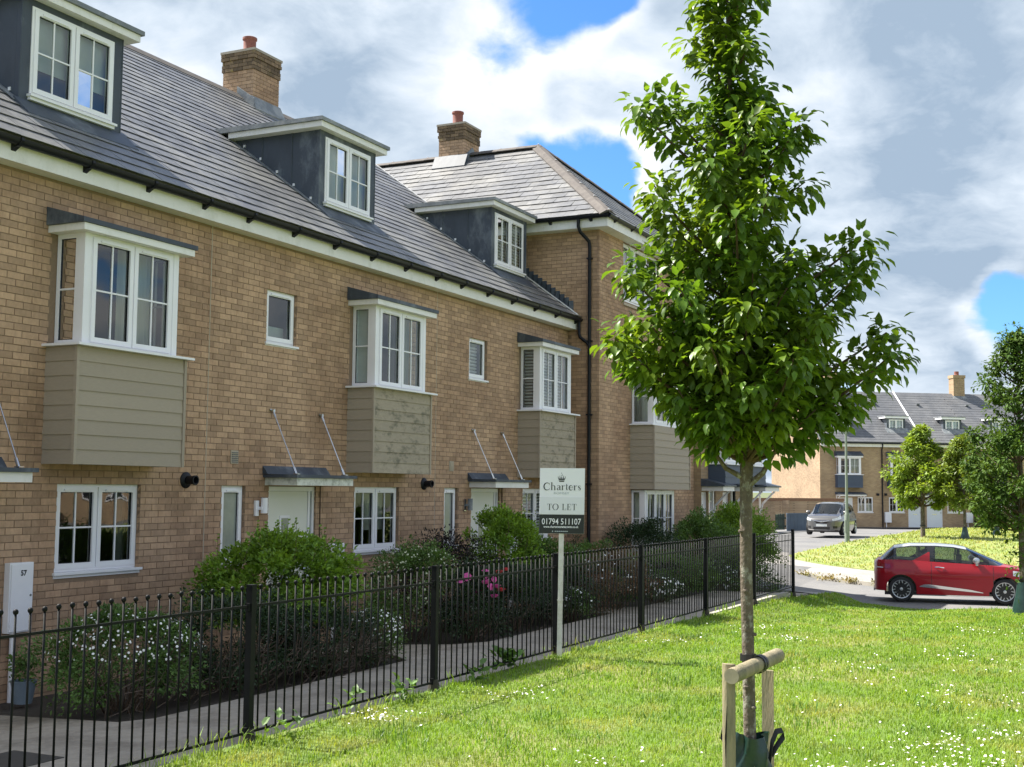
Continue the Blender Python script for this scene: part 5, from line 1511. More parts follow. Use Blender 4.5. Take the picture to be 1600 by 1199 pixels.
def simple_door(par, P, w, h, m=None, label=None, fan=True):
    b = MB(P); b.box((0, -.06, 0), (.05, 0, h)).box((w - .05, -.06, 0), (w, 0, h)).box((.05, -.06, h - .05), (w - .05, 0, h))
    o = b.obj('door', M_UPVC, par)
    MB(P).box((.052, -.05, 0), (w - .052, -.012, h - .052)).obj('door_leaf', m or M_UPVC, o)
    if fan: MB(P).box((w * .44, -.0115, h * .60), (w * .56, -.004, h * .86)).obj('door_glass', M_FROST, o)
    MB(P).box((w * .36, -.0115, h * .44), (w * .64, -.006, h * .465)).obj('letter_plate', M_STEEL, o)
    MB(P).tube([(w - .13, .02, h * .48), (w - .13, .02, h * .54)], .014, 6).obj('handle', M_STEEL, o)
    return o

def far_canopy(par, P, w, m_lead=None, d=.75, legs=(True, True)):
    o = MB(P).box((0, 0.001, 0), (w, d, .11)).obj('door_canopy', M_FASCIA, par)
    MB(P).hexa([(-.06, .001, .112), (w + .06, .001, .112), (w + .06, d + .05, .112), (-.06, d + .05, .112), (-.06, .001, .30), (w + .06, .001, .30), (w + .06, d + .05, .15), (-.06, d + .05, .15)]).obj('canopy_lead', M_LEAD, o)
    for on, u in zip(legs, (.05, w - .1)):
        if on:
            b = MB(P); b.tube([(u, .03, -.62), (u, .10, -.35), (u, .34, -.10), (u, d - .1, 0)], .028, 6).box((u - .03, .0, -.65), (u + .03, .04, 0))
            b.obj('bracket', M_UPVC, o)
    return o

def far_bay(par, P, w, z0, zs, zh, zt, clad, inner=None, d=.45):
    """small oriel in a local frame: u along, n outward"""
    b = MB(P)
    for u in (.10, w - .18): b.box((u, d - .14, zs), (u + .08, d - .06, zh))
    o = b.obj('bay_window', M_UPVC, par)
    window(o, lambda u, n, z: P(.18 + u, d - .075 + n, zs + z), w - .36, zh - zs, [(0, .5, 1, 1, 1), (.5, 1, 1, 1, 1)], own=False, inner=inner, vent=False)
    window(o, lambda u, n, z: P(.105 - n, .01 + u, zs + z), d - .15, zh - zs, [(0, 1, 0, 1, 0)], own=False, vent=False)
    MB(P).box((-.05, 0.001, zs - .04), (w + .05, d + .06, zs - .002)).obj('sill', M_UPVC, o)
    MB(P).box((-.02, 0.001, zh), (w + .02, d + .03, zh + .10)).obj('fascia', M_UPVC, o)
    MB(P).hexa([(-.06, .001, zh + .102), (w + .06, .001, zh + .102), (w + .06, d + .06, zh + .102), (-.06, d + .06, zh + .102), (-.06, .001, zt), (w + .06, .001, zt), (w + .06, d + .06, zh + .17), (-.06, d + .06, zh + .17)]).obj('lead_roof', M_LEAD, o)
    n = max(3, int((zs - .04 - z0) / .15)); h = (zs - .04 - z0) / n
    MB(P).box((.02, .001, z0 + .005), (w - .02, d - .03, zs - .042)).obj('base_core', clad, o)
    for k in range(n):
        MB(P).hexa([(0, d - .03, z0 + k * h), (w, d - .03, z0 + k * h), (w, d, z0 + k * h), (0, d, z0 + k * h), (.0, d - .03, z0 + (k + 1) * h), (w, d - .03, z0 + (k + 1) * h), (w, d - .014, z0 + (k + 1) * h), (0, d - .014, z0 + (k + 1) * h)]).obj('cladding_board', clad, o)
        for u0, u1 in ((-.0, .02), (w - .02, w)):
            MB(P).box((u0 - .002, .001, z0 + k * h), (u1 + .002, d - .031, z0 + (k + 1) * h - .008)).obj('cladding_board', clad, o)
    return o

# ------------------------------------------------------------------ the continuing terrace past the end house
def next_houses():
    D, EY, RY = 9.4, globals()['EY'] - .86, globals()['RY'] - .86
    P0 = lambda x: (lambda u, n, z: (x + u, D - n, z))
    a = thing('terraced_house', 'brick house beyond the tall end house, navy boarded oriel beside white doors', 'house', (29.9, D, GZ), 'brick houses past the end house')
    b = thing('terraced_house', 'last brick house of the near row, its long canopy reaching past the gable', 'house', (32.6, D, GZ), 'brick houses past the end house')
    for t, x0, x1, w_, dr, bx in ((a, 29.885, 32.58, (30.53, 31.1, -1.0, .02), ((29.92, 30.45), (31.72, 32.35)), 30.47), (b, 32.582, 34.65, (33.35, 33.75, -1.0, .0), ((33.95, 34.5),), 32.95)):
        wb = MB(); holes = [w_] + [(d0, d1, GZ, -.02) for d0, d1 in dr]
        if t is a: holes.append((bx + .2, bx + 1.2, .8, 2.0))
        slab_with_holes(wb, x0, x1, GZ - .8, EZ, holes, lambda p, q, r, s: wb.box((p, D, r), (q, D + .1, s)))
        wb.obj('wall', M_BX, t)
        MB().box((x1 - .1, D + .102, GZ - .8), (x1, 21, EZ)).box((x0, D + .102, GZ - .8), (x0 + .08, 21, EZ)).box((x0 + .082, 20.9, GZ - .8), (x1 - .102, 21, EZ)).obj('side_wall', M_BY, t)
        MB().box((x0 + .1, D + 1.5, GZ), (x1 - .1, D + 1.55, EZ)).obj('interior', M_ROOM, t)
        window(t, lambda u, n, z: (w_[0] + u, D + .04 - n, w_[2] + z), w_[1] - w_[0], w_[3] - w_[2], [(0, 1, 1, 3, 0)], vent=False, sill=.06)
        for d0, d1 in dr:
            simple_door(t, lambda u, n, z: (d0 + u, D + .05 - n, GZ + .03 + z), d1 - d0, 2.14, label=None)
        far_bay(t, lambda u, n, z: (bx + u, D - n, z), 1.41, .18, .70, 2.0, 2.35, M_NAVY, inner=[('curtain', M_CURT, .5, 1, 0, 1, .2)])
        rf = MB(); zf_ = lambda y: EZ + SL * (y - EY)
        rf.hexa([(x0, EY + .05, EZ - .08), (x1, EY + .05, EZ - .08), (x1, RY, RZ - .1), (x0, RY, RZ - .1), (x0, EY + .05, zf_(EY + .05)), (x1, EY + .05, zf_(EY + .05)), (x1, RY, RZ), (x0, RY, RZ)])
        rf.hexa([(x0, RY, RZ - .1), (x1, RY, RZ - .1), (x1, 2 * RY - EY, EZ - .1), (x0, 2 * RY - EY, EZ - .1), (x0, RY, RZ), (x1, RY, RZ), (x1, 2 * RY - EY, EZ), (x0, 2 * RY - EY, EZ)])
        ro = rf.obj('roof', M_SLATE, t)
        cs = 1 / math.hypot(1, SL)
        slates(ro, (x0, EY, EZ), (1, 0, 0), (0, cs, SL * cs), lambda s: 0, lambda s: x1 - x0, (RY - EY) / cs)
        MB().prism([(x1 - .12, D + .1, EZ), (x1 - .12, RY, RZ - .12), (x1 - .12, 2 * RY - D, EZ)], (.118, 0, 0)).obj('gable', M_BY, t)
        MB().box((x0, 9.2, 3.263), (x1, 9.225, 3.475)).obj('fascia', M_FASCIA, t)
        gutter_run(t, (x0, 9.132, 3.478), (x1, 9.132, 3.478), (0, -1, 0))
    far_canopy(a, P0(29.93), .95, d=.55, legs=(False, True)); far_canopy(a, P0(31.55), 1.0, d=.55, legs=(False, True)); far_canopy(b, P0(33.9), 1.5, d=.55, legs=(True, True))
    MB().tube([(32.6, D - .05, 3.4), (32.6, D - .05, GZ)], .04, 8).obj('downpipe', M_GUTTER, b)
next_houses()

# ------------------------------------------------------------------ the far row, turned to face the green
FO = Vector((88.5, 19.25, 0)); FG = -2.49
def FP(u, n, z): return tuple(FO + FE * u + FN * n + Vector((0, 0, z)))
def far_row():
    ez, rz, dep = 3.42, 7.45, 9.0
    spec = [(0, 4.6, 'far brick house with sunlit gable end, grey boarded oriel over its front door', dict(bay=(1.12, 1.85), door=((1.35, 2.4),), can=(1.15, 1.95), gw=((2.76, 3.91),), dorm=2.15)),
            (4.602, 7.75, 'far brick house with a wreath on its white door, next to the gable house', dict(bay=(4.98, 1.6), door=((6.55, 7.6),), can=(6.35, 1.5), gw=((5.1, 6.27),), dorm=6.2, mb=4.72, wreath=True)),
            (7.752, 11.6, 'far brick house with plain white door right of the wreathed one', dict(bay=(9.2, 1.7), door=((7.95, 9.15),), can=(7.85, 1.7), gw=((9.52, 10.88),), dorm=10.55, mb=10.9)),
            (11.602, 15.6, 'far brick house under the tall brick chimney, bushes at its window', dict(bay=(12.2, 1.7), door=((14.35, 15.4),), can=(14.2, 1.4), gw=((12.37, 13.75),), dorm=14.2)),
            (15.602, 20.5, 'far brick house at the right end of the row behind the trees', dict(bay=(17.2, 1.7), door=((15.85, 16.8),), can=(15.7, 1.3), gw=((17.3, 18.6),), dorm=18.0))]
    for i, (u0, u1, lab, s) in enumerate(spec):
        t = thing('terraced_house', lab, 'house', FP(u0, 0, FG), 'brick houses of the far row')
        wb = MB(FP)
        holes = [(a, b, -1.38, -.32) for a, b in s['gw']] + [(a, b, FG, -.37) for a, b in s['door']] + [(s['bay'][0] + .2, s['bay'][0] + s['bay'][1] - .2, 1.25, 2.2)]
        slab_with_holes(wb, u0, u1, FG - .3, ez, holes, lambda p, q, r, z: wb.box((p, -.1, r), (q, 0, z)))
        wb.obj('wall', M_BF, t)
        gb = MB(FP)
        gb.box((u0, -dep, FG - .3), (u0 + .1, -.102, ez)).box((u1 - .1, -dep, FG - .3), (u1, -.102, ez)).box((u0 + .102, -dep, FG - .3), (u1 - .102, -dep + .1, ez))
        gb.prism([(u0 + .002, -.05, ez), (u0 + .002, -dep / 2, rz - .12), (u0 + .002, -dep + .05, ez)], (0, 0, 0)) if False else None
        o = gb.obj('side_wall', M_BG, t)
        MB(FP).add([(u0, -.1, ez), (u0, -dep / 2, rz - .1), (u0, -dep + .1, ez), (u0 + .1, -.1, ez), (u0 + .1, -dep / 2, rz - .1), (u0 + .1, -dep + .1, ez)], [(0, 1, 2), (5, 4, 3), (0, 3, 4, 1), (1, 4, 5, 2), (2, 5, 3, 0)]).obj('gable', M_BG, t)
        MB(FP).box((u0 + .11, -1.6, FG), (u1 - .11, -1.55, ez)).obj('interior', M_ROOM, t)
        for a, b in s['gw']:
            window(t, lambda u, n, z: FP(a + u, -.04 + n, -1.38 + z), b - a, 1.06, [(0, .5, 1, 1, 1), (.5, 1, 1, 1, 1)], vent=False, sill=.08, inner=[('curtain', M_CURT, 0, 1, 0, .6, .15)] if i == 0 else None)
        for a, b in s['door']:
            d = simple_door(t, lambda u, n, z: FP(a + u, -.03 + n, FG + .04 + z), b - a, 2.08, mat('pale_blue_white_door', (.70, .74, .78), .4, .02, 3))
            if s.get('wreath'):
                w = MB(FP)
                for q in range(20):
                    an = 2 * math.pi * q / 20; c = ((a + b) / 2 + .17 * math.cos(an), .02, FG + 1.55 + .17 * math.sin(an))
                    w.lathe([(.03, -.05), (.055, 0), (.03, .05)], c, 6)
                wo = w.obj('door_wreath', M_TWIG, cat='wreath', label='dark twig wreath hanging on a white door of the far row')
        can = s['can']; far_canopy(t, lambda u, n, z: FP(can[0] + u, n, -.27 + z), can[1], d=.7)
        bx, bw = s['bay']
        far_bay(t, lambda u, n, z: FP(bx + u, n, z), bw, .32, 1.24, 2.42, 2.86, M_NAVY, inner=[('curtain', M_CURT, .5, 1, 0, 1, .2)])
        if s.get('mb'):
            m = MB(FP).box((s['mb'], .001, -2.08), (s['mb'] + .46, .2, -1.36)).obj('meter_box', M_UPVC, t)
            MB(FP).tube([(s['mb'] + .12, .1, -2.08), (s['mb'] + .12, .1, FG)], .03, 6).obj('service_duct', M_UPVC, m)
        MB(FP).lathe([(.1, -.08), (.1, .08)], ((u1 - .35 if i != 1 else u0 + .25), .06, -.14), 10).obj('boiler_flue', M_GUTTER, t)
        # roof
        R = MB(FP); sl = (rz - ez) / (dep / 2 + .25)
        u1r = u1
        R.hexa([(u0, .25, ez - .02), (u1r, .25, ez - .02), (u1r, -dep / 2, rz - .1), (u0, -dep / 2, rz - .1), (u0, .25, ez + .1), (u1r, .25, ez + .1), (u1r, -dep / 2, rz), (u0, -dep / 2, rz)])
        R.hexa([(u0, -dep / 2, rz - .1), (u1r, -dep / 2, rz - .1), (u1r, -dep - .25, ez - .02), (u0, -dep - .25, ez - .02), (u0, -dep / 2, rz), (u1r, -dep / 2, rz), (u1r, -dep - .25, ez + .1), (u0, -dep - .25, ez + .1)])
        ro = R.obj('roof', M_SLATE, t)
        E_ = Vector(FP(u0, .28, ez + .1)); top = Vector(FP(u0, -dep / 2, rz)); sd = top - E_
        slates(ro, E_, FE, sd, lambda q: 0, lambda q: u1 - u0, sd.length - .1, gauge=.3, width=.4, warp=.001, m=M_SLATE_FAR)
        if i in (1,):
            MB().tube([tuple(Vector(FP(u1, -dep / 2 + .1, rz)) + Vector((0, 0, .05))), tuple(Vector(FP(u1, .2, ez + .12)) + Vector((0, 0, .06)))], .06, 6).obj('party_wall_strip', M_UPVC, t)
        MB(FP).box((u0, .12, ez - .24), (u1, .15, ez + .0)).obj('fascia', M_FASCIA, t)
        MB(FP).box((u0, .17, ez - .03), (u1, .29, ez + .06)).obj('gutter', M_GUTTER, t)
        if i in (0, 2):
            MB().tube([FP(u1, .2, ez), FP(u1, .2, ez - .2), FP(u1, .06, ez - .4), FP(u1, .06, FG)], .045, 8).obj('downpipe', M_GUTTER, t)
        # dormer
        du = s['dorm']; w = 1.08; zf0, zf1 = 4.02, 5.28; nf = -.95
        zr = lambda n: ez + .1 + (.25 - n) * sl
        nb = .25 - (zf1 - ez - .1) / sl
        b = MB(FP); e0, e1 = du - w / 2 - .16, du + w / 2 + .16
        b.box((e0, nf - .1, zf0 - .1), (e0 + .16, nf, zf1)).box((e1 - .16, nf - .1, zf0 - .1), (e1, nf, zf1)).box((e0 + .16, nf - .1, zf0 - .1), (e1 - .16, nf, zf0 + .16)).box((e0 + .16, nf - .1, zf1 - .07), (e1 - .16, nf, zf1))
        for u in (e0, e1 - .08): b.prism([(u, nf - .102, zf0 - .1), (u, nf - .102, zf1), (u, nb, zf1)], tuple(FE * .08)) if False else b.add([(u, nf - .102, zf0 - .3), (u, nf - .102, zf1), (u, nb, zf1), (u + .08, nf - .102, zf0 - .3), (u + .08, nf - .102, zf1), (u + .08, nb, zf1)], [(0, 1, 2), (5, 4, 3), (0, 3, 4, 1), (1, 4, 5, 2), (2, 5, 3, 0)])
        dm = b.obj('dormer', M_LEAD, t)
        window(dm, lambda u, n, z: FP(e0 + .16 + u, nf + .01 + n, zf0 + .16 + z), w, zf1 - zf0 - .23, [(0, .5, 1, 1, 1), (.5, 1, 1, 1, 1)], own=False, vent=False, inner=[('blind', M_BLIND, 0, 1, .4, 1, .08)], sill=.06)
        MB(FP).box((e0 - .22, nb + .1, zf1), (e1 + .22, nf + .18, zf1 + .14)).obj('fascia', M_UPVC, dm)
        MB(FP).box((e0 - .25, nb - .1, zf1 + .142), (e1 + .25, nf + .2, zf1 + .20)).obj('lead_roof', M_LEADW, dm)
        MB(FP).hexa([(e0 - .15, nf + .02, zr(nf) - .0), (e1 + .15, nf + .02, zr(nf)), (e1 + .15, nf + .4, zr(nf + .4)), (e0 - .15, nf + .4, zr(nf + .4)), (e0 - .15, nf + .02, zr(nf) + .06), (e1 + .15, nf + .02, zr(nf) + .06), (e1 + .15, nf + .4, zr(nf + .4) + .04), (e0 - .15, nf + .4, zr(nf + .4) + .04)]).obj('apron', M_LEADW, dm)
        for uu in (u0 + (u1 - u0) * .35,):
            nn_ = -3.2
            MB(FP).box((uu - .12, nn_ - .1, zr(nn_) + .03), (uu + .12, nn_ + .1, zr(nn_) + .09)).obj('roof_vent', M_LEADW, ro)
        if i == 0:
            MB(FP).box((-.012, -6.65, 1.95), (-.002, -6.1, 2.45)).obj('window', M_UPVC, t)
            MB(FP).box((-.016, -6.55, 2.03), (-.0125, -6.2, 2.38)).obj('pane', M_FROST, t)
        if i in (0, 3):
            cu_ = 2.85 if i == 0 else 12.95
            c = MB(FP).box((cu_ - .45, -dep / 2 - .35, rz - .9), (cu_ + .45, -dep / 2 + .35, rz + 1.15)).box((cu_ - .5, -dep / 2 - .4, rz + 1.15), (cu_ + .5, -dep / 2 + .4, rz + 1.38)).obj('chimney', M_BF, t)
            MB(FP).lathe([(.2, 0), (.17, .08), (.17, .3), (.12, .3)], (cu_, -dep / 2, rz + 1.38), 10).obj('pot', M_POT, c)
            MB(FP).hexa([(cu_ - .55, -dep / 2 + .36, rz - .42), (cu_ + .55, -dep / 2 + .36, rz - .42), (cu_ + .55, -dep / 2 + .75, rz - .75), (cu_ - .55, -dep / 2 + .75, rz - .75), (cu_ - .55, -dep / 2 + .36, rz - .2), (cu_ + .55, -dep / 2 + .36, rz - .2), (cu_ + .55, -dep / 2 + .75, rz - .68), (cu_ - .55, -dep / 2 + .75, rz - .68)]).obj('flashing', M_LEADW, c)
far_row()

# ------------------------------------------------------------------ boundaries on the far left
def boundaries():
    w = thing('garden_wall', 'brick garden wall with dark coping below the sunlit far gable', 'wall', (76, 18.5, -2.25), 'garden walls by the far gable')
    def wall(t, a, b, zt, th=.22):
        a, b = Vector(a), Vector(b); d = (b - a).normalized(); s = Vector((-d.y, d.x)) * th / 2
        q = [a - s, b - s, b + s, a + s]
        MB().hexa([(p.x, p.y, -2.9) for p in q] + [(p.x, p.y, zt) for p in q]).obj('wall', M_BG, t)
        s *= 1.25; q = [a - s - d * .03, b - s + d * .03, b + s + d * .03, a + s - d * .03]
        MB().hexa([(p.x, p.y, zt + .002) for p in q] + [(p.x, p.y, zt + .17) for p in q]).obj('coping', M_BRAND, t)
    wall(w, (77.0, 19.9), (80.5, 16.1), -.56)
    for u in (0, .21):
        p = Vector((77.0, 19.9)).lerp(Vector((80.5, 16.1)), u)
        MB().box((p.x - .24, p.y - .3, -2.9), (p.x + .2, p.y + .3, -.54)).obj('pier', M_BG, w)
    w2 = thing('garden_wall', 'short brick wall end beside the last house of the near row', 'wall', (66, 17.6, -2.2), 'garden walls by the far gable')
    wall(w2, (66.5, 18.6), (68.9, 17.55), -.52)
    def pickets(t, a, b, zt, zb, step, wd, m):
        a, b = Vector(a), Vector(b); L = (b - a).length; d = (b - a) / L; s = Vector((-d.y, d.x)) * .012
        n = int(L / step)
        for i in range(n):
            p = a + d * (i * step); q = p + d * wd
            z = zt + random.uniform(-.02, .02)
            lo = [p - s, q - s, q + s, p + s]
            bb = MB().hexa([(c.x, c.y, zb) for c in lo] + [(c.x, c.y, z - .06) for c in lo])
            m0 = (p + q) / 2
            bb.add([(lo[0].x, lo[0].y, z - .06), (lo[1].x, lo[1].y, z - .06), (m0.x - s.x, m0.y - s.y, z), (lo[3].x, lo[3].y, z - .06), (lo[2].x, lo[2].y, z - .06), (m0.x + s.x, m0.y + s.y, z)], [(0, 1, 2), (5, 4, 3), (0, 3, 4, 1), (0, 2, 5, 3), (1, 4, 5, 2)])
            bb.obj('picket', m, t)
        for zz in (zb + .15, zt - .3):
            q = [a - s * 3, b - s * 3, b - s, a - s]
            MB().hexa([(c.x, c.y, zz) for c in q] + [(c.x, c.y, zz + .09) for c in q]).obj('rail', m, t)
    MG = mat('dark_green_timber', (0.018, 0.032, 0.026), .8, .3, 6, rnd=.3, col2=(.03, .06, .03), scale2=2, amt2=.6)
    f = thing('picket_fence', 'dark picket fence close in front of the white doors past the end house', 'fence', (29.5, 8.9, GZ), 'dark green picket fences')
    pickets(f, (29.45, 8.92), (31.3, 8.6), -.57, -2.3, .14, .10, MG)
    f = thing('picket_fence', 'dark green picket fence across the far drive, beside the blue-grey gate', 'fence', (64.5, 19.0, -2.1), 'dark green picket fences')
    pickets(f, (64.5, 19.6), (70.6, 17.3), -1.22, -2.12, .165, .14, MG)
    g = thing('gate', 'blue-grey boarded gate behind the silver car', 'gate', (70.7, 17.2, -2.17))
    MGB = mat('blue_grey_board', (0.075, 0.105, 0.145), .7, .12, 4, rnd=.1)
    a, b = Vector((70.65, 17.25)), Vector((73.9, 15.2)); n = 14; d = (b - a) / n; s = Vector((-d.y, d.x)).normalized() * .02
    for i in range(n):
        p = a + d * i; q = p + d * .97; lo = [p - s, q - s, q + s, p + s]
        MB().hexa([(c.x, c.y, -2.2) for c in lo] + [(c.x, c.y, -1.27) for c in lo]).obj('board', MGB, g)
    lo = [a - s * 2, b - s * 2, b + s * 2, a + s * 2]
    MB().hexa([(c.x, c.y, -1.268) for c in lo] + [(c.x, c.y, -1.20) for c in lo]).obj('top_rail', MGB, g)
boundaries()

# ------------------------------------------------------------------ unseen houses opposite, added for the windows and cars to reflect
def opposite():
    for i, (x0, w, h) in enumerate(((8, 12, 5.2), (26, 14, 5.6), (46, 12, 5.2), (66, 14, 5.6))):
        y0 = -44 - 2 * (i % 2)
        t = thing('opposite_house', 'unseen brick house across the lawn, added to be mirrored in the panes, opposite ' + ('number 57', 'the letting board', 'the railing end', 'the red car')[i], 'house', (x0, y0, -2.2), 'unseen houses across the lawn')
        MB().box((x0, y0 - 9, -3), (x0 + w, y0, h - 2.2)).obj('wall', M_BX, t)
        MB().add([(x0 - .3, y0 + .3, h - 2.2), (x0 + w + .3, y0 + .3, h - 2.2), (x0 + w + .3, y0 - 9.3, h - 2.2), (x0 - .3, y0 - 9.3, h - 2.2), (x0 - .3, y0 - 4.5, h + 1.6), (x0 + w + .3, y0 - 4.5, h + 1.6)], [(0, 1, 5, 4), (2, 3, 4, 5), (0, 4, 3), (1, 2, 5), (3, 2, 1, 0)]).obj('roof', M_SLATE_FAR, t)
        for u in (1.5, 4.4, 7.6, 10.2):
            for z in (-1.2, 1.5):
                f_ = MB().box((x0 + u, y0 + .001, z), (x0 + u + 1.2, y0 + .05, z + 1.2)).obj('window', M_UPVC, t)
                MB().box((x0 + u + .1, y0 + .051, z + .1), (x0 + u + 1.1, y0 + .06, z + 1.1)).obj('pane', M_TRIMG, f_)
M_TRIMG = mat('dark_far_glass', (.02, .022, .025), .1, .1, 5)
opposite()

# ------------------------------------------------------------------ lamp column
def lamp():
    x, y = 51.9, 10.23; z = T(x, y)
    t = thing('street_lamp', 'pale green steel lamp column beside the silver car', 'street lamp', (x, y, z))
    M = mat('green_steel', (0.18, 0.215, 0.165), .5, .1, 3)
    MB().lathe([(.10, -.1), (.10, 1.15), (.085, 1.2), (.06, 1.28), (.058, 1.3), (.048, 3.2), (.042, 5.1)], (x, y, z), 14).obj('column', M, t, smooth=True)
    MB().box((x - .108, y - .05, z + .45), (x - .09, y + .05, z + .95)).obj('access_door', M, t)
    MB().lathe([(.05, 5.1), (.09, 5.14), (.16, 5.30), (.16, 5.36), (.06, 5.44)], (x, y, z), 14).obj('lantern', M_LEADW, t, smooth=True)
lamp()

# ------------------------------------------------------------------ cars
M_TYRE = mat('tyre_rubber', (0.012, 0.012, 0.013), .75, .2, 20)
M_ALLOY = mat('alloy_wheel', (0.50, 0.51, 0.52), .3, .05, 5, metal=.9)
M_RIMD = mat('black_alloy', (0.012, 0.012, 0.014), .3, .1, 5)
M_CHROME = mat('chrome', (0.72, 0.73, 0.74), .12, .03, 5, metal=1.0)
M_TRIM = mat('gloss_black_trim', (0.008, 0.008, 0.010), .2, .1, 5, coat=.5)
M_CARGLASS = glass_mat('car_glass', (.42, .48, .46), 1.0, .02)
M_LAMP = mat('lamp_lens', (.70, .72, .74), .1, .03, 5, coat=.8, spec=.8)
M_TAIL = mat('tail_lens', (.25, .006, .01), .12, .1, 5, coat=.8)
M_PLATE = mat('number_plate_white', (.75, .75, .72), .4, .02, 5)
def car(name, label, cat, loc, heading, L, hwmax, belt, roof, whl, wr, paint, roof_m, kind, group):
    t = thing(name, label, cat, loc, group)
    ca, sa = math.cos(heading), math.sin(heading)
    X = lambda x, y, z: (loc[0] + ca * (x - L / 2) - sa * y, loc[1] + sa * (x - L / 2) + ca * y, loc[2] + z)
    I = lambda x, tb: float(np.interp(x, [p[0] for p in tb], [p[1] for p in tb]))
    plan = [(0, .50), (.02, .62), (.06, .74), (.13, .84), (.25, .92), (.5, .975), (.9, 1), (L - 1.2, 1), (L - .7, .965), (L - .4, .90), (L - .22, .82), (L - .10, .70), (L - .04, .58), (L, .42)]
    prof = [(.14, .90), (.22, .94), (.40, .972), (.55, .988), (.68, 1.0), (.78, .985), (.88, .945), (1.02, .885), (1.15, .86)]
    def yb(x, z): return hwmax * I(x, plan) * I(z, prof)
    def zbot(x):
        z = .19 if 0.3 < x < L - .3 else .26
        for c in whl:
            R = wr + .055
            if abs(x - c) < R: z = max(z, wr + math.sqrt(R * R - (x - c) ** 2))
        return z
    zb = lambda x: I(x, belt)
    xs = sorted(set([round(v, 4) for v in np.linspace(0, L, 46)] + [p[0] for p in plan] + [c + s * (wr + .055) * f for c in whl for s in (-1, 1) for f in (1.0, .98, .92, .8, .6, .3)] + [p[0] for p in belt]))
    rows = 9
    b = MB(X)
    vs, idx = [], {}
    for i, x in enumerate(xs):
        z0, z1 = zbot(x), zb(x)
        ring = []
        for j in range(rows + 1):
            z = z0 + (z1 - z0) * j / rows
            ring.append((x, yb(x, z), z))
        y1 = ring[-1][1]
        ring += [(x, y1 * .9, z1 + .018), (x, y1 * .5, z1 + .04), (x, 0, z1 + .048)]
        full = [(px_, -py_, pz_) for px_, py_, pz_ in ring] + [(px_, py_, pz_) for px_, py_, pz_ in reversed(ring[:-1])]
        vs += full
    n = len(vs) // len(xs)
    fs = []
    for i in range(len(xs) - 1):
        for k in range(n - 1): fs.append((i * n + k, i * n + k + 1, (i + 1) * n + k + 1, (i + 1) * n + k))
    fs.append(tuple(range(n))); fs.append(tuple(reversed(range((len(xs) - 1) * n, len(xs) * n))))
    body = b.add(vs, fs).obj('body', paint, t, smooth=True)
    # underside and dark wheel housings
    MB(X).box((.25, -hwmax * .86, .16), (L - .25, hwmax * .86, .24)).box((.5, -hwmax * .62, .24), (L - .5, hwmax * .62, .62)).obj('underside', M_TRIM, t)
    # cabin
    xr0, xr1 = roof[0][0], roof[-1][0]
    xw = roof[-2][0]; xk = roof[1][0]
    ytop = lambda x: hwmax * .70 * (1 - .10 * max(0, (x - xw) / (xr1 - xw))) * (1 if x > xk else .90 + .10 * (x - xr0) / (xk - xr0))
    def S(x, q, side):
        z0, z1 = zb(x) - .005, max(zb(x), I(x, roof) - .055)
        y0, y1 = yb(x, min(z0, 1.1)) - .02, min(ytop(x), yb(x, min(z0, 1.1)) - .02)
        bul = .035 * math.sin(math.pi * q)
        return (x, side * (y0 + (y1 - y0) * q ** .9 + bul), z0 + (z1 - z0) * q)
    if kind == 'hatch':
        glazed = lambda x, q: (1.48 < x < 2.76 and .09 < q < min(.96, .97 - max(0, (x - 2.30)) * .25)) or (.55 < x < 1.28 and max(.06, (x - .90) * 1.55 + .08) < q < .93)
    else:
        glazed = lambda x, q: (2.04 < x < 2.96 or 1.14 < x < 1.90) and .1 < q < .93 or (.54 < x < 1.0 and .24 < q < .88) or (3.04 < x < 3.33 and .1 < q < .83)
    cx = sorted(set(list(np.linspace(xr0, xr1, 80)) + [p[0] for p in roof]))
    pil = MB(X)
    for side in (-1, 1):
        Q = 16
        vs = [S(x, q / Q, side) for x in cx for q in range(Q + 1)]
        pil.add(vs, [(i * (Q + 1) + q, (i + 1) * (Q + 1) + q, (i + 1) * (Q + 1) + q + 1, i * (Q + 1) + q + 1) for i in range(len(cx) - 1) for q in range(Q) if not glazed((cx[i] + cx[i + 1]) / 2, (q + .5) / Q)])
    pil.obj('pillars', M_TRIM if kind == 'hatch' else paint, t, smooth=True)
    def top(x0, x1, nm, m):
        tx = [x0] + [x for x in cx if x0 < x < x1] + [x1]
        vs = []
        for x in tx:
            _, y1, z1 = S(x, 1, 1); zc = I(x, roof)
            for f in (-1, -.93, -.6, 0, .6, .93, 1): vs.append((x, y1 * f, z1 + (zc - z1) * (1 - abs(f) ** 3) if zc > z1 else z1))
        return MB(X).add(vs, [(i * 7 + q, (i + 1) * 7 + q, (i + 1) * 7 + q + 1, i * 7 + q + 1) for i in range(len(tx) - 1) for q in range(6)]).obj(nm, m, t, smooth=True)
    top(xk, xw, 'roof', roof_m); top(xw, xr1, 'windscreen', M_CARGLASS); top(xr0, xk, 'rear_window', M_CARGLASS)
    # seats and a dark cabin floor, seen through the glass
    MB(X).box((xr0 + .15, -hwmax * .8, .5), (xr1 - .3, hwmax * .8, min(zb(1.5), zb(2.5)) - .12)).obj('cabin_floor', M_TRIM, t)
    for xx in (1.05, 2.0):
        for yy in (-.38, .38):
            MB(X).box((xx, yy - .22, .75), (xx + .14, yy + .22, 1.20)).box((xx + .02, yy - .12, 1.2), (xx + .1, yy + .12, 1.36)).obj('seat', M_TRIM, t)
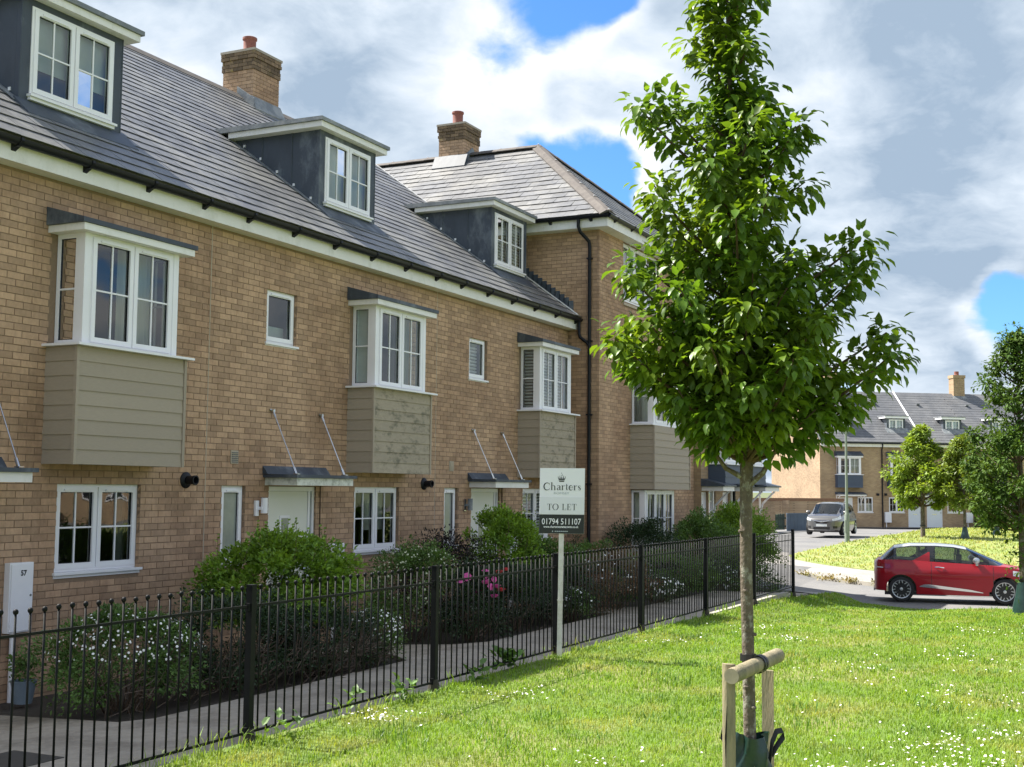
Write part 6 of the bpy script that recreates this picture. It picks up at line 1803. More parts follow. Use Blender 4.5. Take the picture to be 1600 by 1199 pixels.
    def patch(nm, m, lo, hi, side, xa, xb_, off=.004, parent=None, fn=None, nx=14, nz=4, thick=0):
        """panel lying on the flank between curves lo(x), hi(x)"""
        vs = []
        for i in range(nx + 1):
            x = xa + (xb_ - xa) * i / nx; a, c = lo(x), hi(x)
            for j in range(nz + 1):
                v = a + (c - a) * j / nz
                p = fn(x, v, side) if fn else (x, side * yb(x, v), v)
                vs.append((p[0], p[1] + side * off, p[2]))
        return MB(X).add(vs, [(i * (nz + 1) + j, (i + 1) * (nz + 1) + j, (i + 1) * (nz + 1) + j + 1, i * (nz + 1) + j + 1) for i in range(nx) for j in range(nz)]).obj(nm, m, parent or t, smooth=True)
    for c in whl:
        for side in (-1, 1):
            yc = side * (hwmax - .115)
            Xw = lambda x, y, z: X(c + x, yc + y * side, wr + z)
            tb = MB(Xw).lathe([(wr * .70, -.09), (wr * .93, -.10), (wr, -.075), (wr, .075), (wr * .94, .098), (wr * .74, .10), (wr * .70, .08)], (0, 0, 0), 28, axis='y', cap=False)
            w = tb.obj('wheel', M_TYRE, t, smooth=True)
            MB(Xw).lathe([(wr * .72, .05), (wr * .70, .06), (wr * .3, .055), (.02, .05)], (0, 0, 0), 24, axis='y').obj('rim_back', M_RIMD, w)
            MB(Xw).lathe([(wr * .745, .085), (wr * .74, .104), (wr * .69, .10), (wr * .67, .07)], (0, 0, 0), 28, axis='y', cap=False).obj('rim', M_ALLOY, w, smooth=True)
            ns = 7 if kind == 'hatch' else 5
            for k in range(ns):
                a = 2 * math.pi * k / ns + .3
                ux, uz = math.cos(a), math.sin(a)
                sp = MB(Xw)
                if kind == 'hatch':
                    for s_ in (-1, 1):
                        q = lambda r, wd: (ux * r - uz * wd * s_, uz * r + ux * wd * s_)
                        pts = [q(wr * .46, .018), q(wr * .46, .034), q(wr * .70, .085), q(wr * .70, .055)]
                        sp.prism([(p[0], .075, p[1]) for p in pts], (0, .025, 0))
                    MB(Xw).prism([(ux * wr * .12 - uz * .022, .07, uz * wr * .12 + ux * .022), (ux * wr * .12 + uz * .022, .07, uz * wr * .12 - ux * .022), (ux * wr * .52 + uz * .016, .07, uz * wr * .52 - ux * .016), (ux * wr * .52 - uz * .016, .07, uz * wr * .52 + ux * .016)], (0, .02, 0)).obj('spoke', M_RIMD, w)
                else:
                    sp.prism([(-uz * .045, .07, ux * .045), (uz * .045, .07, -ux * .045), (ux * wr * .7 + uz * .03, .075, uz * wr * .7 - ux * .03), (ux * wr * .7 - uz * .03, .075, uz * wr * .7 + ux * .03)], (0, .022, 0))
                sp.obj('spoke', M_ALLOY if kind != 'hatch' else M_ALLOY, w)
            MB(Xw).lathe([(.04, .08), (.04, .102), (.0, .106)], (0, 0, 0), 12, axis='y').obj('hub_cap', M_ALLOY, w)
    for side in (-1, 1):
        sw = lambda x, v, s: S(x, v, s)
        if kind == 'hatch':
            # door glass, shark fin and rear quarter glass
            patch('door_window', M_CARGLASS, lambda x: .06, lambda x: min(.97, .99 - max(0, (x - 2.30)) * .25), side, 1.46, 2.78, .006, fn=sw)
            patch('quarter_window', M_CARGLASS, lambda x: .03, lambda x: .95, side, .52, 1.02, .006, fn=sw)
            patch('shark_fin', paint, lambda x: .0, lambda x: max(.02, min(.62, (x - .92) * 1.5)), side, .92, 1.36, .010, fn=sw)
            patch('quarter_pane', M_CARGLASS, lambda x: min(.9, max(.06, (x - .90) * 1.55 + .06)), lambda x: .95, side, 1.02, 1.30, .006, fn=sw)
            d = patch('door', paint, lambda x: .30, lambda x: zb(x) - .012, side, 1.40, 2.86, .004, nx=18, nz=8)
            for xx in (1.395, 2.865): patch('door_seam', M_TRIM, lambda x: .29, lambda x: zb(x) - .01, side, xx - .004, xx + .004, .005, d, nx=1, nz=8)
            patch('side_strip', M_CHROME, lambda x: I(x, [(1.1, .385), (2.62, .265)]), lambda x: I(x, [(1.1, .40), (1.25, .46), (2.3, .345), (2.62, .28)]), side, 1.10, 2.62, .014, nz=2)
            patch('sill_strip', M_CHROME, lambda x: .165, lambda x: .192, side, .95, 2.85, .012, nz=1)
            MB(X).tube([(1.48, side * (yb(1.5, .86) + .022), .885), (1.56, side * (yb(1.5, .86) + .035), .89), (1.70, side * (yb(1.7, .86) + .022), .875)], .016, 8).obj('door_handle', M_CHROME, t, smooth=True)
            MB(X).box((1.49, side * yb(1.5, .84) if side < 0 else yb(1.5, .84) - .0, .83), (1.53, side * yb(1.5, .84) + side * .006, .85)) if False else None
            patch('tail_light', M_TAIL, lambda x: .80 + x * .1, lambda x: .99 - x * .15, side, .035, .40, .010)
            patch('tail_ring', M_LAMP, lambda x: .84, lambda x: .86, side, .06, .22, .014, nz=1)
            patch('headlight', M_LAMP, lambda x: .64 + (L - x) * .12, lambda x: .74 + (L - x) * .16, side, L - .62, L - .05, .010)
        else:
            patch('door_window', M_CARGLASS, lambda x: .06, lambda x: .95, side, 2.02, 2.98, .006, fn=sw)
            patch('rear_door_window', M_CARGLASS, lambda x: .10, lambda x: .95, side, 1.12, 1.92, .006, fn=sw)
            patch('quarter_window', M_CARGLASS, lambda x: .22, lambda x: .90, side, .52, 1.02, .006, fn=sw)
            patch('quarter_light', M_CARGLASS, lambda x: .08, lambda x: .85, side, 3.02, 3.35, .006, fn=sw)
            for a, c in ((2.0, 3.06), (1.10, 1.98)):
                d = patch('door', paint, lambda x: .30, lambda x: zb(x) - .012, side, a + .005, c - .005, .004, nx=14, nz=8)
                patch('door_seam', M_TRIM, lambda x: .29, lambda x: zb(x) - .01, side, a - .004, a + .004, .005, d, nx=1, nz=8)
                MB(X).tube([(a + .12, side * (yb(a, .88) + .02), .89), (a + .28, side * (yb(a, .88) + .02), .89)], .016, 6).obj('door_handle', paint, d)
            patch('headlight', M_LAMP, lambda x: .70 + (L - x) * .20, lambda x: .80 + (L - x) * .30, side, L - .58, L - .035, .012)
            patch('fog_recess', M_TRIM, lambda x: .34, lambda x: .46, side, L - .20, L - .05, .010)
            patch('tail_light', M_TAIL, lambda x: .80, lambda x: 1.0, side, .03, .35, .010)
        # mirror
        mx = roof[-1][0] - (.75 if kind == 'hatch' else .62); my = side * (yb(mx, .95) + .09); mz = zb(mx) + .10
        m = MB(X).lathe([(.02, -.10), (.065, -.085), (.085, -.02), (.085, .05), (.06, .095), (.01, .11)], (mx, my, mz), 12, axis='y')
        m.box((mx - .02, my - side * .0 - .03, mz - .12), (mx + .04, my + .03, mz - .05)).tube([(mx, my, mz - .06), (mx, side * (yb(mx, .95) - .03), mz - .10)], .022, 6)
        m.obj('wing_mirror', M_ALLOY if kind == 'hatch' else paint, t, smooth=True)
    # nose and tail
    if kind == 'hatch':
        MB(X).box((-.006, -.26, .66), (.0, .26, .77)).obj('number_plate', mat('plate_yellow', (.6, .42, .04), .4, .02, 5), t)
        MB(X).box((L - .02, -.36, .30), (L + .006, .36, .48)).obj('grille', M_TRIM, t)
        MB(X).box((-.02, -.45, .24), (.02, .45, .30)).obj('bumper_chrome', M_CHROME, t)
        MB(X).tube([(.62, 0, 1.47), (.40, 0, 1.70)], .006, 6).obj('aerial', M_TRIM, t)
        MB(X).tube([(.12, .12, 1.12), (.20, -.05, 1.16)], .014, 6).obj('rear_wiper', M_TRIM, t)
    else:
        MB(X).prism([(L + .004, -.34, .68), (L + .004, -.26, .585), (L + .004, .26, .585), (L + .004, .34, .68), (L + .004, .12, .645), (L + .004, 0, .63), (L + .004, -.12, .645)], X(0, 0, 0) and (0, 0, 0)) if False else None
        g = MB(X).poly([(L + .004, -.38, .70), (L + .004, -.24, .59), (L + .004, .24, .59), (L + .004, .38, .70), (L + .004, .14, .665), (L + .004, 0, .635), (L + .004, -.14, .665)]).obj('grille', M_TRIM, t)
        MB(X).tube([(L + .008, -.38, .712), (L + .012, -.14, .675), (L + .012, 0, .645), (L + .012, .14, .675), (L + .008, .38, .712)], .014, 6).obj('grille_bar', M_CHROME, g)
        MB(X).lathe([(.05, -.012), (.055, 0), (.05, .012)], (L + .015, 0, .68), 12).obj('badge', M_CHROME, g)
        MB(X).box((L - .02, -.40, .29), (L + .010, .40, .41)).obj('lower_grille', M_TRIM, t)
        pl = MB(X).box((L + .002, -.26, .435), (L + .016, .26, .545)).obj('number_plate', M_PLATE, t)
        MB(X).tube([(L - .06, -.62, .265), (L + .012, -.36, .255), (L + .012, .36, .255), (L - .06, .62, .265)], .018, 6).obj('bumper_lip', paint, t)
        for yy in (-.45, .2):
            MB(X).tube([(roof[-1][0] + .0, yy, I(roof[-1][0], roof) + .05), (roof[-1][0] - .25, yy + .4, I(roof[-1][0] - .25, roof) + .03)], .010, 5).obj('wiper', M_TRIM, t)
    return t
M_RED = mat('red_car_paint', (0.30, 0.002, 0.010), .4, .04, 3, coat=.55, spec=.25)
M_GREYC = mat('grey_car_paint', (0.135, 0.130, 0.125), .30, .05, 3, metal=.55, coat=1.0)
M_WROOF = mat('silver_white_roof', (0.36, 0.37, 0.39), .25, .03, 3, coat=1.0)
car('parked_car', 'glossy red three-door hatchback with pale roof parked beyond the lawn', 'car', (34.62, 4.12, -2.76), math.radians(-80), 3.95, .855,
    [(0, .93), (.10, 1.03), (.6, 1.05), (1.4, 1.01), (2.5, .965), (3.15, .93), (3.55, .86), (3.80, .76), (3.90, .68), (3.95, .62)],
    [(.12, 1.05), (.50, 1.40), (.9, 1.465), (1.5, 1.475), (1.95, 1.45), (2.25, 1.395), (3.22, .955)], (.66, 3.13), .315, M_RED, M_WROOF, 'hatch', 'parked cars')
car('parked_car', 'silver-grey family car facing us behind the lamp column', 'car', (63.9, 13.35, -2.095), math.radians(178 + 1), 4.29, .905,
    [(0, .95), (.08, 1.04), (.6, 1.08), (2.0, 1.02), (3.2, 1.0), (3.75, .985), (4.0, .90), (4.18, .80), (4.25, .73), (4.29, .66)],
    [(.08, 1.04), (.48, 1.48), (1.0, 1.58), (1.7, 1.61), (2.3, 1.60), (2.72, 1.535), (3.78, .99)], (.78, 3.42), .325, M_GREYC, M_GREYC, 'mpv', 'parked cars')
# ------------------------------------------------------------------ shrubs, from the ground up
def shrub(name, label, x, y, w, zt, n, size, m, seed, dpt=None, zb=None, flowers=None, twigs=0, lump=.28, bottom=.25, group=None, spike=0, cat='shrub', tv=LEAF4_V, tf=LEAF4_F, upness=.6, clump=70):
    rs = np.random.default_rng(seed)
    z0 = G(x, y) if zb is None else zb
    t = thing(name, label, cat, (x, y, z0), group)
    rx = w / 2; ry = (dpt or w) / 2; h = zt - z0; cz = z0 + h * (bottom + (1 - bottom) / 2); rz = h * (1 - bottom) / 2
    # clumps give the outline its lumps and gaps
    k = clump
    v = norm(rs.normal(size=(k, 3))); v[:, 2] = np.where(v[:, 2] < -.9, -v[:, 2], v[:, 2])
    q = rs.uniform(.5, 1.0, k) ** .6
    c = v * (q * (1 - lump * .5 + lump * rs.random(k)))[:, None]
    cr_ = rs.uniform(.16, .34, k)
    ci = rs.integers(0, k, n)
    o = norm(rs.normal(size=(n, 3))); rr = rs.random(n) ** .45
    p = c[ci] + o * (cr_[ci] * rr)[:, None]
    wide = np.where(p[:, 2] < 0, 1 / np.sqrt(np.clip(1 - .8 * p[:, 2] ** 2, .42, 1)), 1)
    p = p * np.stack([wide, wide, np.ones(n)], 1)
    P = np.array([x, y, cz]) + p * np.array([rx, ry, rz]) * .98
    P[:, 2] = np.maximum(P[:, 2], z0 + .03)
    out = norm(p + .001) * .7 + o * .6
    d = norm(out + rs.normal(0, .45, (n, 3)) + np.array([0, 0, upness * .4]))
    up = norm(np.array([0, 0, 1.0]) + out * .6 + rs.normal(0, .35, (n, 3)))
    f = leaf_mesh('foliage', P, d, up, size * rs.uniform(.6, 1.25, n), m, t, tv=tv, tf=tf)
    b = MB()
    for i in range(14 + twigs):
        a = rs.uniform(0, 6.28); q0 = rs.uniform(0, .35); q1 = rs.uniform(.4, .95)
        p0 = (x + rx * q0 * math.cos(a), y + ry * q0 * math.sin(a), z0)
        p2 = (x + rx * q1 * math.cos(a), y + ry * q1 * math.sin(a), z0 + h * rs.uniform(.45, .8))
        p1 = tuple((p0[j] + p2[j]) / 2 + rs.normal(0, .04) for j in range(3))
        b.tube([p0, p1, p2], [.010, .007, .003], 5, cap=False)
    b.obj('stems', M_TWIG, t)
    if twigs:
        b = MB()
        for i in range(twigs * 3):
            a = rs.uniform(3.3, 6.2); q0 = rs.uniform(.75, 1.02)
            p0 = Vector((x + rx * q0 * math.cos(a), y + ry * q0 * math.sin(a), z0 + rs.uniform(.0, h * .45)))
            for s in range(2):
                dv = Vector((rs.normal(0, .5), -abs(rs.normal(0, .4)), abs(rs.normal(.4, .4)))).normalized() * rs.uniform(.12, .32)
                p1 = p0 + dv * .5 + Vector(rs.normal(0, .02, 3)); p2 = p0 + dv
                b.tube([tuple(p0), tuple(p1), tuple(p2)], [.0055, .004, .002], 4, cap=False)
                p0 = p1
        b.obj('bare_twigs', M_DEADTWIG, t, kind='stuff')
    if spike:
        P2, d2, u2 = [], [], []
        st = MB()
        for i in range(spike):
            a = rs.uniform(0, 6.28); q0 = rs.uniform(0, .8)
            p0 = Vector((x + rx * q0 * math.cos(a), y + ry * q0 * math.sin(a), cz + rz * math.sqrt(max(0, 1 - q0 * q0)) * .8)); L = rs.uniform(.12, .34)
            p1 = p0 + Vector((rs.normal(0, .06), rs.normal(0, .06), L))
            st.tube([tuple(p0), tuple(p1)], [.004, .002], 4, cap=False)
            for j in range(9):
                f_ = j / 8; a2 = j * 2.4
                P2.append(p0.lerp(p1, f_)); d2.append((math.cos(a2), math.sin(a2), .7)); u2.append((-math.cos(a2) * .5, -math.sin(a2) * .5, 1))
        st.obj('shoots', M_TWIG, t, kind='stuff')
        leaf_mesh('shoot_leaves', np.array(P2), np.array(d2, float), np.array(u2, float), size * rs.uniform(.7, 1.2, len(P2)), m, t, tv=tv, tf=tf)
    if flowers:
        fn, fs, fm, nm, zone = flowers
        vv = norm(rs.normal(size=(fn * 3, 3))); vv = vv[(vv[:, 2] > zone) & (vv[:, 1] < .45)][:fn]
        p = vv * (1.0 + rs.normal(0, .05, len(vv)))[:, None]
        P = np.array([x, y, cz]) + p * np.array([rx, ry, rz]) * 1.0
        V, FQ = [], []
        for i, pp in enumerate(P):
            nn = Vector(vv[i]) + Vector(rs.normal(0, .3, 3)); nn.normalize(); a1 = nn.orthogonal().normalized(); a2 = nn.cross(a1)
            r = fs * rs.uniform(.7, 1.2); kk = len(V); V.append(tuple(Vector(pp) + nn * r * .25))
            for q in range(6):
                an = 6.283 * q / 6; V.append(tuple(Vector(pp) + (a1 * math.cos(an) + a2 * math.sin(an)) * r + nn * rs.uniform(-.1, .3) * r))
            FQ += [(kk, kk + 1 + q, kk + 1 + (q + 1) % 6) for q in range(6)]
        if len(V): np_mesh(nm, np.array(V), np.array(FQ), fm, t, kind='stuff', origin=(x, y, z0))
    return t
ML_DK = leaf_mat('dark_evergreen_leaf', (0.022, 0.045, 0.016), (0.035, 0.065, 0.022), .5, .12)
ML_PUR = leaf_mat('purple_leaf', (0.020, 0.014, 0.018), (0.030, 0.028, 0.020), .45, .10)
ML_LT = leaf_mat('bright_green_leaf', (0.190, 0.310, 0.036), (0.110, 0.215, 0.028), .45, .30)
ML_MD = leaf_mat('mid_green_leaf', (0.105, 0.185, 0.042), (0.065, 0.125, 0.032), .5, .22)
ML_GREY = leaf_mat('grey_green_leaf', (0.085, 0.125, 0.060), (0.050, 0.085, 0.035), .5, .2)
ML_RUST = leaf_mat('rusty_leaf', (0.150, 0.085, 0.050), (0.075, 0.085, 0.035), .6, .2)
MF_W = mat('white_petal', (.78, .78, .76), .7, .06, 9); MF_P = mat('pink_petal', (.55, .07, .28), .6, .2, 9); MF_R = mat('red_petal', (.62, .06, .07), .6, .2, 9); MF_B = mat('pale_hanging_bud', (.42, .45, .30), .6, .2, 9)

shrub('flowering_shrub', 'low dark shrub covered in small white flowers beside the number 57 box', 9.05, 8.35, 1.45, -1.16, 12000, .042, ML_MD, 1, dpt=1.35, flowers=(330, .011, MF_W, 'flowers', .05), twigs=14, bottom=.12)
shrub('hedge_shrub', 'dark clipped shrub with bare twigs at its foot, right of the white-flowered one', 10.5, 8.2, 1.8, -1.08, 14000, .038, ML_DK, 2, dpt=1.3, twigs=20, bottom=.06)
shrub('hedge_shrub', 'dark thin shrub with many bare twigs below the big bright bush', 11.7, 8.0, 1.7, -1.30, 10000, .036, ML_DK, 3, dpt=1.0, twigs=40, bottom=.08)
shrub('bright_shrub', 'big bright green bush under the narrow window of the middle house', 11.95, 8.75, 2.05, -.60, 17000, .060, ML_LT, 4, dpt=1.6, spike=34, bottom=.34, clump=110, tv=LEAF_V, tf=LEAF_F)
shrub('flowering_shrub', 'small white-flowered shrub at the corner of the path to the middle door', 12.62, 7.95, .75, -1.40, 4000, .035, ML_MD, 5, flowers=(170, .013, MF_W, 'flowers', -.4), bottom=.1)
shrub('fuchsia_bush', 'loose mid-green bush with pale hanging buds right of the middle door', 15.25, 8.9, 1.7, -.78, 9000, .045, ML_MD, 6, dpt=1.3, flowers=(300, .015, MF_B, 'buds', -.6), bottom=.12)
shrub('dark_shrub', 'dark purple-leaved bush in front of the narrow frosted window', 16.75, 9.3, 1.35, -.60, 9000, .042, ML_PUR, 7, bottom=.12, lump=.4)
shrub('rose_bush', 'rose bush with pink and red blooms behind the railing', 15.2, 7.95, 1.0, -1.05, 5500, .05, ML_DK, 8, dpt=.8, flowers=(9, .055, MF_P, 'pink_roses', .1), twigs=6, bottom=.08)
roses = MB()
rr_ = random.Random(9)
def bloom(b, p, r):
    for ring, k, tilt in ((1.0, 6, .35), (.7, 5, .8), (.4, 4, 1.2)):
        for q in range(k):
            a = 6.283 * q / k + ring; u = Vector((math.cos(a), math.sin(a), 0)); v = Vector((-math.sin(a), math.cos(a), 0)); up = Vector((0, -.35, .94))
            c = Vector(p) + u * r * ring * .5
            tip = c + u * r * ring * .6 * math.cos(tilt) + up * r * (.5 + .4 * math.sin(tilt))
            b.add([tuple(c - v * r * .35 * ring), tuple(c + v * r * .35 * ring), tuple(tip + v * r * .4 * ring), tuple(tip - v * r * .4 * ring)], [(0, 1, 2, 3)])
rb_ = [o for o in bpy.data.objects if o.name.startswith('rose_bush')][0]
for p, r, m_ in (((15.35, 7.66, -1.13), .055, MF_R), ((15.48, 7.62, -1.10), .05, MF_R), ((15.25, 7.58, -1.36), .06, MF_R), ((14.88, 7.62, -1.24), .06, MF_P), ((15.08, 7.56, -1.30), .055, MF_P), ((14.98, 7.54, -1.42), .055, MF_P)):
    b_ = MB(); bloom(b_, p, r); b_.obj('rose', m_, rb_)
shrub('bright_shrub', 'leafy green bush with upright shoots in front of the door behind the sign', 18.2, 9.0, 1.65, -.40, 13000, .056, ML_LT, 10, dpt=1.3, spike=40, bottom=.25, clump=100, tv=LEAF_V, tf=LEAF_F)
shrub('hedge_shrub', 'long dark shrub left of the sign post behind the railing', 16.7, 8.1, 2.3, -1.08, 13000, .040, ML_DK, 11, dpt=1.15, twigs=10, bottom=.06)
shrub('hedge_shrub', 'dark shrub behind the railing just left of the sign post', 18.25, 8.1, 1.5, -1.10, 8000, .040, ML_DK, 12, dpt=1.1, twigs=8, bottom=.06)
shrub('flowering_shrub', 'small white-flowered clump at the foot of the sign post', 18.1, 7.75, .6, -1.50, 2600, .034, ML_MD, 13, flowers=(120, .013, MF_W, 'flowers', -.5), bottom=.1)
shrub('hedge_shrub', 'small dark conifer at the foot of the downpipe', 22.75, 9.65, .5, -.85, 1600, .035, ML_DK, 14, bottom=.05)
shrub('hedge_shrub', 'low dark conifer right of the white window behind the sign', 21.9, 9.7, .55, -.95, 1600, .035, ML_DK, 29, bottom=.05)
shrub('dark_shrub', 'wide dark evergreen under the corner of the tall end house', 24.4, 8.9, 2.5, -.62, 14000, .048, ML_DK, 15, dpt=1.4, bottom=.12, clump=110)
shrub('bright_shrub', 'green bush under the ground floor bay of the end house', 26.7, 8.4, 2.3, -.52, 12000, .060, ML_MD, 16, dpt=1.2, bottom=.15, clump=110)
shrub('bright_shrub', 'rounded bright bush beyond the ground floor bay, next to the pickets', 28.7, 8.2, 3.0, -.42, 16000, .065, ML_LT, 17, dpt=1.6, bottom=.15, clump=120)
shrub('flowering_shrub', 'sprawling rusty-topped bush with faded flower stems behind the railing', 19.9, 7.8, 2.3, -1.02, 12000, .040, ML_RUST, 18, dpt=1.2, flowers=(90, .017, MF_W, 'flowers', -.3), bottom=.1, spike=30)
shrub('low_shrub', 'mid-green filler shrub behind the rusty-topped bush', 20.9, 8.5, 2.4, -.92, 9000, .045, ML_MD, 19, dpt=1.2, bottom=.1)
shrub('flowering_shrub', 'white-flowered clump right of the rusty-topped bush', 21.4, 7.55, .95, -1.50, 2600, .036, ML_GREY, 20, flowers=(120, .019, MF_W, 'flowers', -.4), bottom=.08)
shrub('low_shrub', 'dark low shrub under the fence end near the block corner', 23.3, 8.0, 2.0, -1.20, 9000, .045, ML_MD, 21, bottom=.08)
shrub('flowering_shrub', 'pale-flowered clump close behind the thin stem of the tree', 25.6, 7.7, .8, -1.45, 2200, .036, ML_GREY, 22, flowers=(90, .02, MF_W, 'flowers', -.4), bottom=.08, zb=-2.3)
shrub('low_shrub', 'green shrub seen through the last railing panel', 24.9, 6.7, 1.1, -1.45, 3500, .045, ML_MD, 23, zb=-2.4, bottom=.05)
shrub('low_shrub', 'mid-green shrub filling the bed behind the fence right of the sign', 18.95, 8.6, 1.4, -.85, 8000, .05, ML_MD, 24, bottom=.1)
shrub('garden_bush', 'round yellow-green bush at the far front wall', 95.0, 8.6, 1.9, -1.18, 2200, .14, ML_LT, 25, zb=-2.5, bottom=.02)
shrub('garden_bush', 'wider dull green bush right of the yellow-green one', 96.6, 6.6, 2.1, -1.3, 2200, .14, ML_MD, 26, zb=-2.5, bottom=.02)
shrub('hedge', 'clipped green hedge between the brick garden walls', 78.6, 20.3, 2.6, -.75, 3000, .13, ML_LT, 27, zb=-2.3, bottom=.0, cat='hedge')
# pot plant by the door of 57
pt = thing('plant_pot', 'blue-grey pot with a small plant beside the meter box', 'plant pot', (9.18, 9.75, G(9.18, 9.75)))
zp = G(9.18, 9.75) + .03
MB().lathe([(.085, 0), (.12, .20), (.128, .22), (.11, .22), (.10, .17)], (9.18, 9.75, zp), 16).obj('pot', mat('blue_grey_pot', (.20, .25, .30), .5, .1, 5), pt, smooth=True)
g9 = np.random.default_rng(31); k9 = 420
pv = norm(g9.normal(size=(k9, 3))) * (g9.random((k9, 1)) ** .5) * np.array([.16, .16, .20]) + np.array([9.18, 9.75, zp + .36])
leaf_mesh('foliage', pv, norm(g9.normal(size=(k9, 3)) + np.array([0, 0, .6])), g9.normal(size=(k9, 3)) + np.array([0, 0, 1.5]), g9.uniform(.03, .06, k9), ML_MD, pt)
# broad-leaved weeds against the fence foot
def weed(x, y, n, L, seed, label):
    g = np.random.default_rng(seed); z = T(x, min(y, 5.3))
    t = thing('weed', label, 'weed', (x, y, z), 'weeds at the fence foot')
    a = g.uniform(0, 6.28, n); el = g.uniform(.1, 1.0, n)
    P = np.stack([x + g.normal(0, .12, n), y + g.normal(0, .05, n), z + g.uniform(0, .16, n)], 1)
    d = np.stack([np.cos(a) * np.cos(el), np.sin(a) * np.cos(el), np.sin(el)], 1)
    leaf_mesh('leaves', P, d, np.tile([0, 0, 1.0], (n, 1)) + g.normal(0, .3, (n, 3)), g.uniform(.5, 1.1, n) * L, M_WEED, t, tv=LEAF_V, tf=LEAF_F)
weed(11.15, 5.47, 46, .15, 1, 'tall pale thistle-like weed at the fence foot left of the sign post')
weed(9.0, 5.36, 26, .11, 2, 'low leafy weed below the railing near the second post')
weed(7.35, 5.30, 24, .09, 3, 'low dark weed beside the nearest post')
weed(10.3, 5.33, 20, .10, 4, 'small weed in the grass before the third post')
weed(8.35, 5.48, 10, .14, 5, 'bright single weed poking through the bars between the two nearest posts')

ML_DRY = leaf_mat('dry_weed', (0.30, 0.24, 0.10), (0.16, 0.17, 0.06), .8, .2)
def kerb_weed(x, y, r, label):
    g = np.random.default_rng(int(x * 10)); n = 110; z = T(x, y) + .02
    t = thing('weed', label, 'weed', (x, y, z), 'dry weeds along the far kerb')
    r *= .42; n = 110
    P = np.stack([x + g.normal(0, r, n), y + g.normal(0, r * 1.4, n), z + abs(g.normal(0, .07, n))], 1)
    leaf_mesh('leaves', P, norm(g.normal(size=(n, 3)) + np.array([0, 0, .5])), g.normal(size=(n, 3)) + np.array([0, 0, 1.]), g.uniform(.05, .11, len(P)), ML_DRY, t)
for x, y, r, l in ((39.75, 9.1, .28, 'dry weed clump at the kerb nearest the railing end'), (39.2, 8.3, .30, 'larger dry weed clump midway along the far kerb'), (38.75, 7.55, .22, 'small dry weed clump at the kerb left of the red car'), (38.2, 6.65, .12, 'thin dry weed at the kerb just behind the red car')): kerb_weed(x, y, r, l)

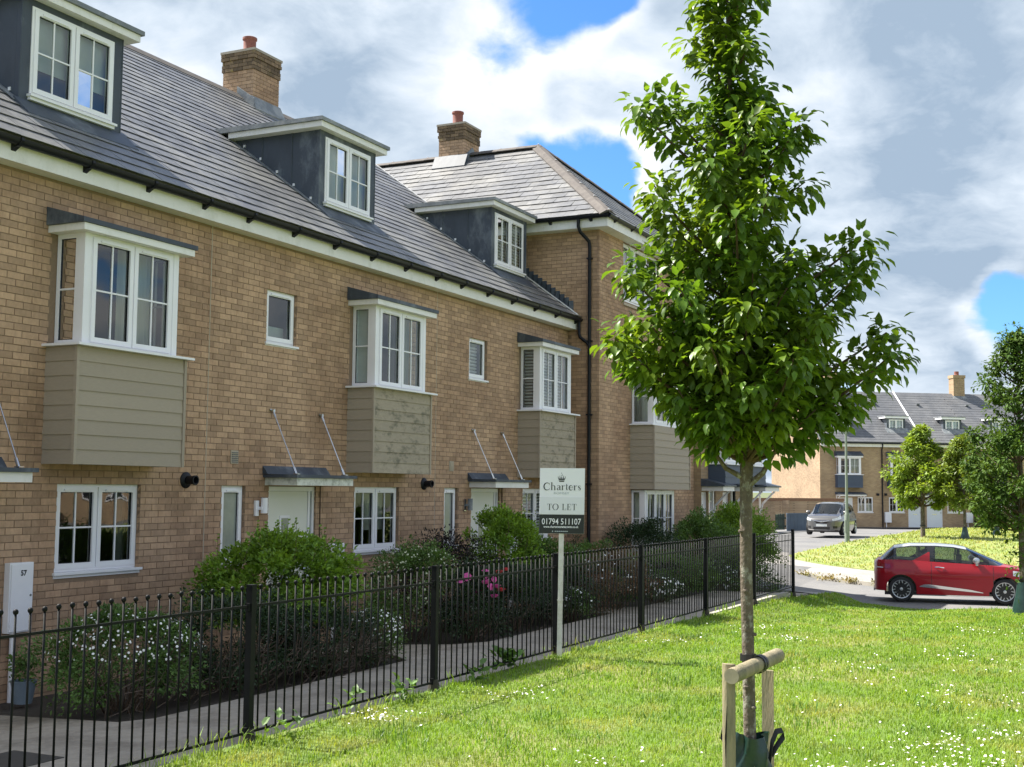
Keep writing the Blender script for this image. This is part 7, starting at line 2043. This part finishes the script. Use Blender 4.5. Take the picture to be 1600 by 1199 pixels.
# ------------------------------------------------------------------ the other trees
def park_tree(label, x, y, zb, h0, h1, rad, n, size, m, seed, trunk_r=.05, bag=False, lean=0.0, low=0, group='young trees on the grass', tv=LEAF4_V, tf=LEAF4_F, clusters=60, shape=.5, strap=False):
    rs = np.random.default_rng(seed)
    t = thing('young_tree', label, 'tree', (x, y, zb), group)
    zc = (h0 + h1) / 2
    b = MB().tube([(x, y, zb - .1), (x + .01, y, zb + (h0 - zb) * .5), (x + lean * .5, y, h0), (x + lean, y, zc), (x + lean, y, h1 - .2)], [trunk_r * 1.15, trunk_r, trunk_r * .9, trunk_r * .55, trunk_r * .15], 10).obj('trunk', M_BARK, t, smooth=True)
    u = rs.random(clusters); zz = h0 + (h1 - h0) * u
    prof = np.sin(np.pi * np.clip(u * .93 + .07, 0, 1) ** shape) ** .8
    a = rs.uniform(0, 6.28, clusters); q = rs.uniform(.25, 1, clusters) ** .6
    C = np.stack([x + lean + np.cos(a) * rad * prof * q, y + np.sin(a) * rad * prof * q, zz], 1)
    br = MB()
    for c in C:
        z0 = max(h0 - .05, c[2] - .55 * math.hypot(c[0] - x, c[1] - y) - .1)
        br.tube([(x + lean * .8, y, z0), ((x + c[0]) / 2, (y + c[1]) / 2, (z0 + c[2]) / 2 - .03), tuple(c)], [trunk_r * .35, trunk_r * .22, trunk_r * .1], 4, cap=False)
    br.obj('branches', M_TWIG, t, kind='stuff')
    ci = rs.integers(0, clusters, n); cr_ = rs.uniform(.16, .32, clusters) * rad
    o = norm(rs.normal(size=(n, 3)))
    P = C[ci] + o * (cr_[ci] * rs.random(n) ** .5)[:, None] * np.array([1, 1, .8])
    d = norm(o * .8 + rs.normal(0, .4, (n, 3)) + np.array([0, 0, -.35]))
    up = np.array([0, 0, 1.0]) + o * .5 + rs.normal(0, .3, (n, 3))
    leaf_mesh('crown', P, d, up, size * rs.uniform(.6, 1.2, n), m, t, tv=tv, tf=tf)
    if low:
        P = np.stack([x + rs.normal(0, .10, low) - .08, y + rs.normal(0, .12, low) + .05, zb + .95 + rs.normal(0, .22, low)], 1)
        leaf_mesh('low_shoots', P, norm(rs.normal(size=(low, 3)) + np.array([0, 0, -.3])), rs.normal(size=(low, 3)) + np.array([0, 0, 1.]), size * rs.uniform(.8, 1.3, low), m, t, tv=tv, tf=tf)
    if bag:
        MB().lathe([(trunk_r * 3.2, -.05), (trunk_r * 3.0, .12), (trunk_r * 2.2, .30), (trunk_r * 1.6, .5), (trunk_r * 1.1, .52)], (x, y, zb), 12).obj('bag', M_BAG, t, smooth=True)
    if strap:
        MB().lathe([(trunk_r * 1.3, 0), (trunk_r * 1.3, .05)], (x, y, zb + .5), 10).obj('strap', M_STRAP, t)
    return t
ML_YG = leaf_mat('yellow_green_leaf', (0.215, 0.300, 0.030), (0.105, 0.185, 0.022), .5, .38)
ML_G2 = leaf_mat('fresh_green_leaf', (0.180, 0.240, 0.028), (0.085, 0.145, 0.022), .5, .34)
ML_PEAR = leaf_mat('deep_green_leaf', (0.062, 0.118, 0.022), (0.098, 0.155, 0.030), .62, .28, spec=.15)
park_tree('young tree with bright yellow-green crown on the far green', 57.9, 8.14, T(57.9, 8.14) + .08, -.55, 2.75, 1.42, 9500, .185, ML_YG, 51, trunk_r=.095, strap=True, clusters=75, shape=.72)
park_tree('thinner fresh-green young tree just right of the yellow-green one', 57.2, 6.32, T(57.2, 6.32) + .08, -.5, 2.25, 1.25, 7500, .18, ML_G2, 52, trunk_r=.06, bag=True, clusters=60, shape=.72)
park_tree('dark-crowned young tree with a bag at its foot, set back on the far green', 63.9, 5.65, T(63.9, 5.65) + .08, -.75, 1.9, 1.5, 5000, .21, ML_PEAR, 53, trunk_r=.06, bag=True, clusters=44)
park_tree('tall dark green tree at the right edge in front of the red car', 21.97, 1.56, -1.92, -.55, 2.62, .82, 17000, .074, ML_PEAR, 54, trunk_r=.055, bag=True, low=90, group='young trees by the lawn', tv=LEAF_V, tf=LEAF_F, clusters=120, shape=.72, strap=True)

for i, (x, y) in enumerate(((22, -26), (38, -30), (55, -24), (12, -24))):  # trees out of view, added to give windows and cars something to mirror
    park_tree('unseen tree across the lawn, added to be mirrored in the panes, before the house opposite ' + ('the letting board', 'the railing end', 'the red car', 'number 57')[i], x, y, -2.3, .2, 5.2, 1.9, 2200, .34, ML_G2, 70 + i, trunk_r=.12, group='unseen trees across the lawn', clusters=50, shape=.72)
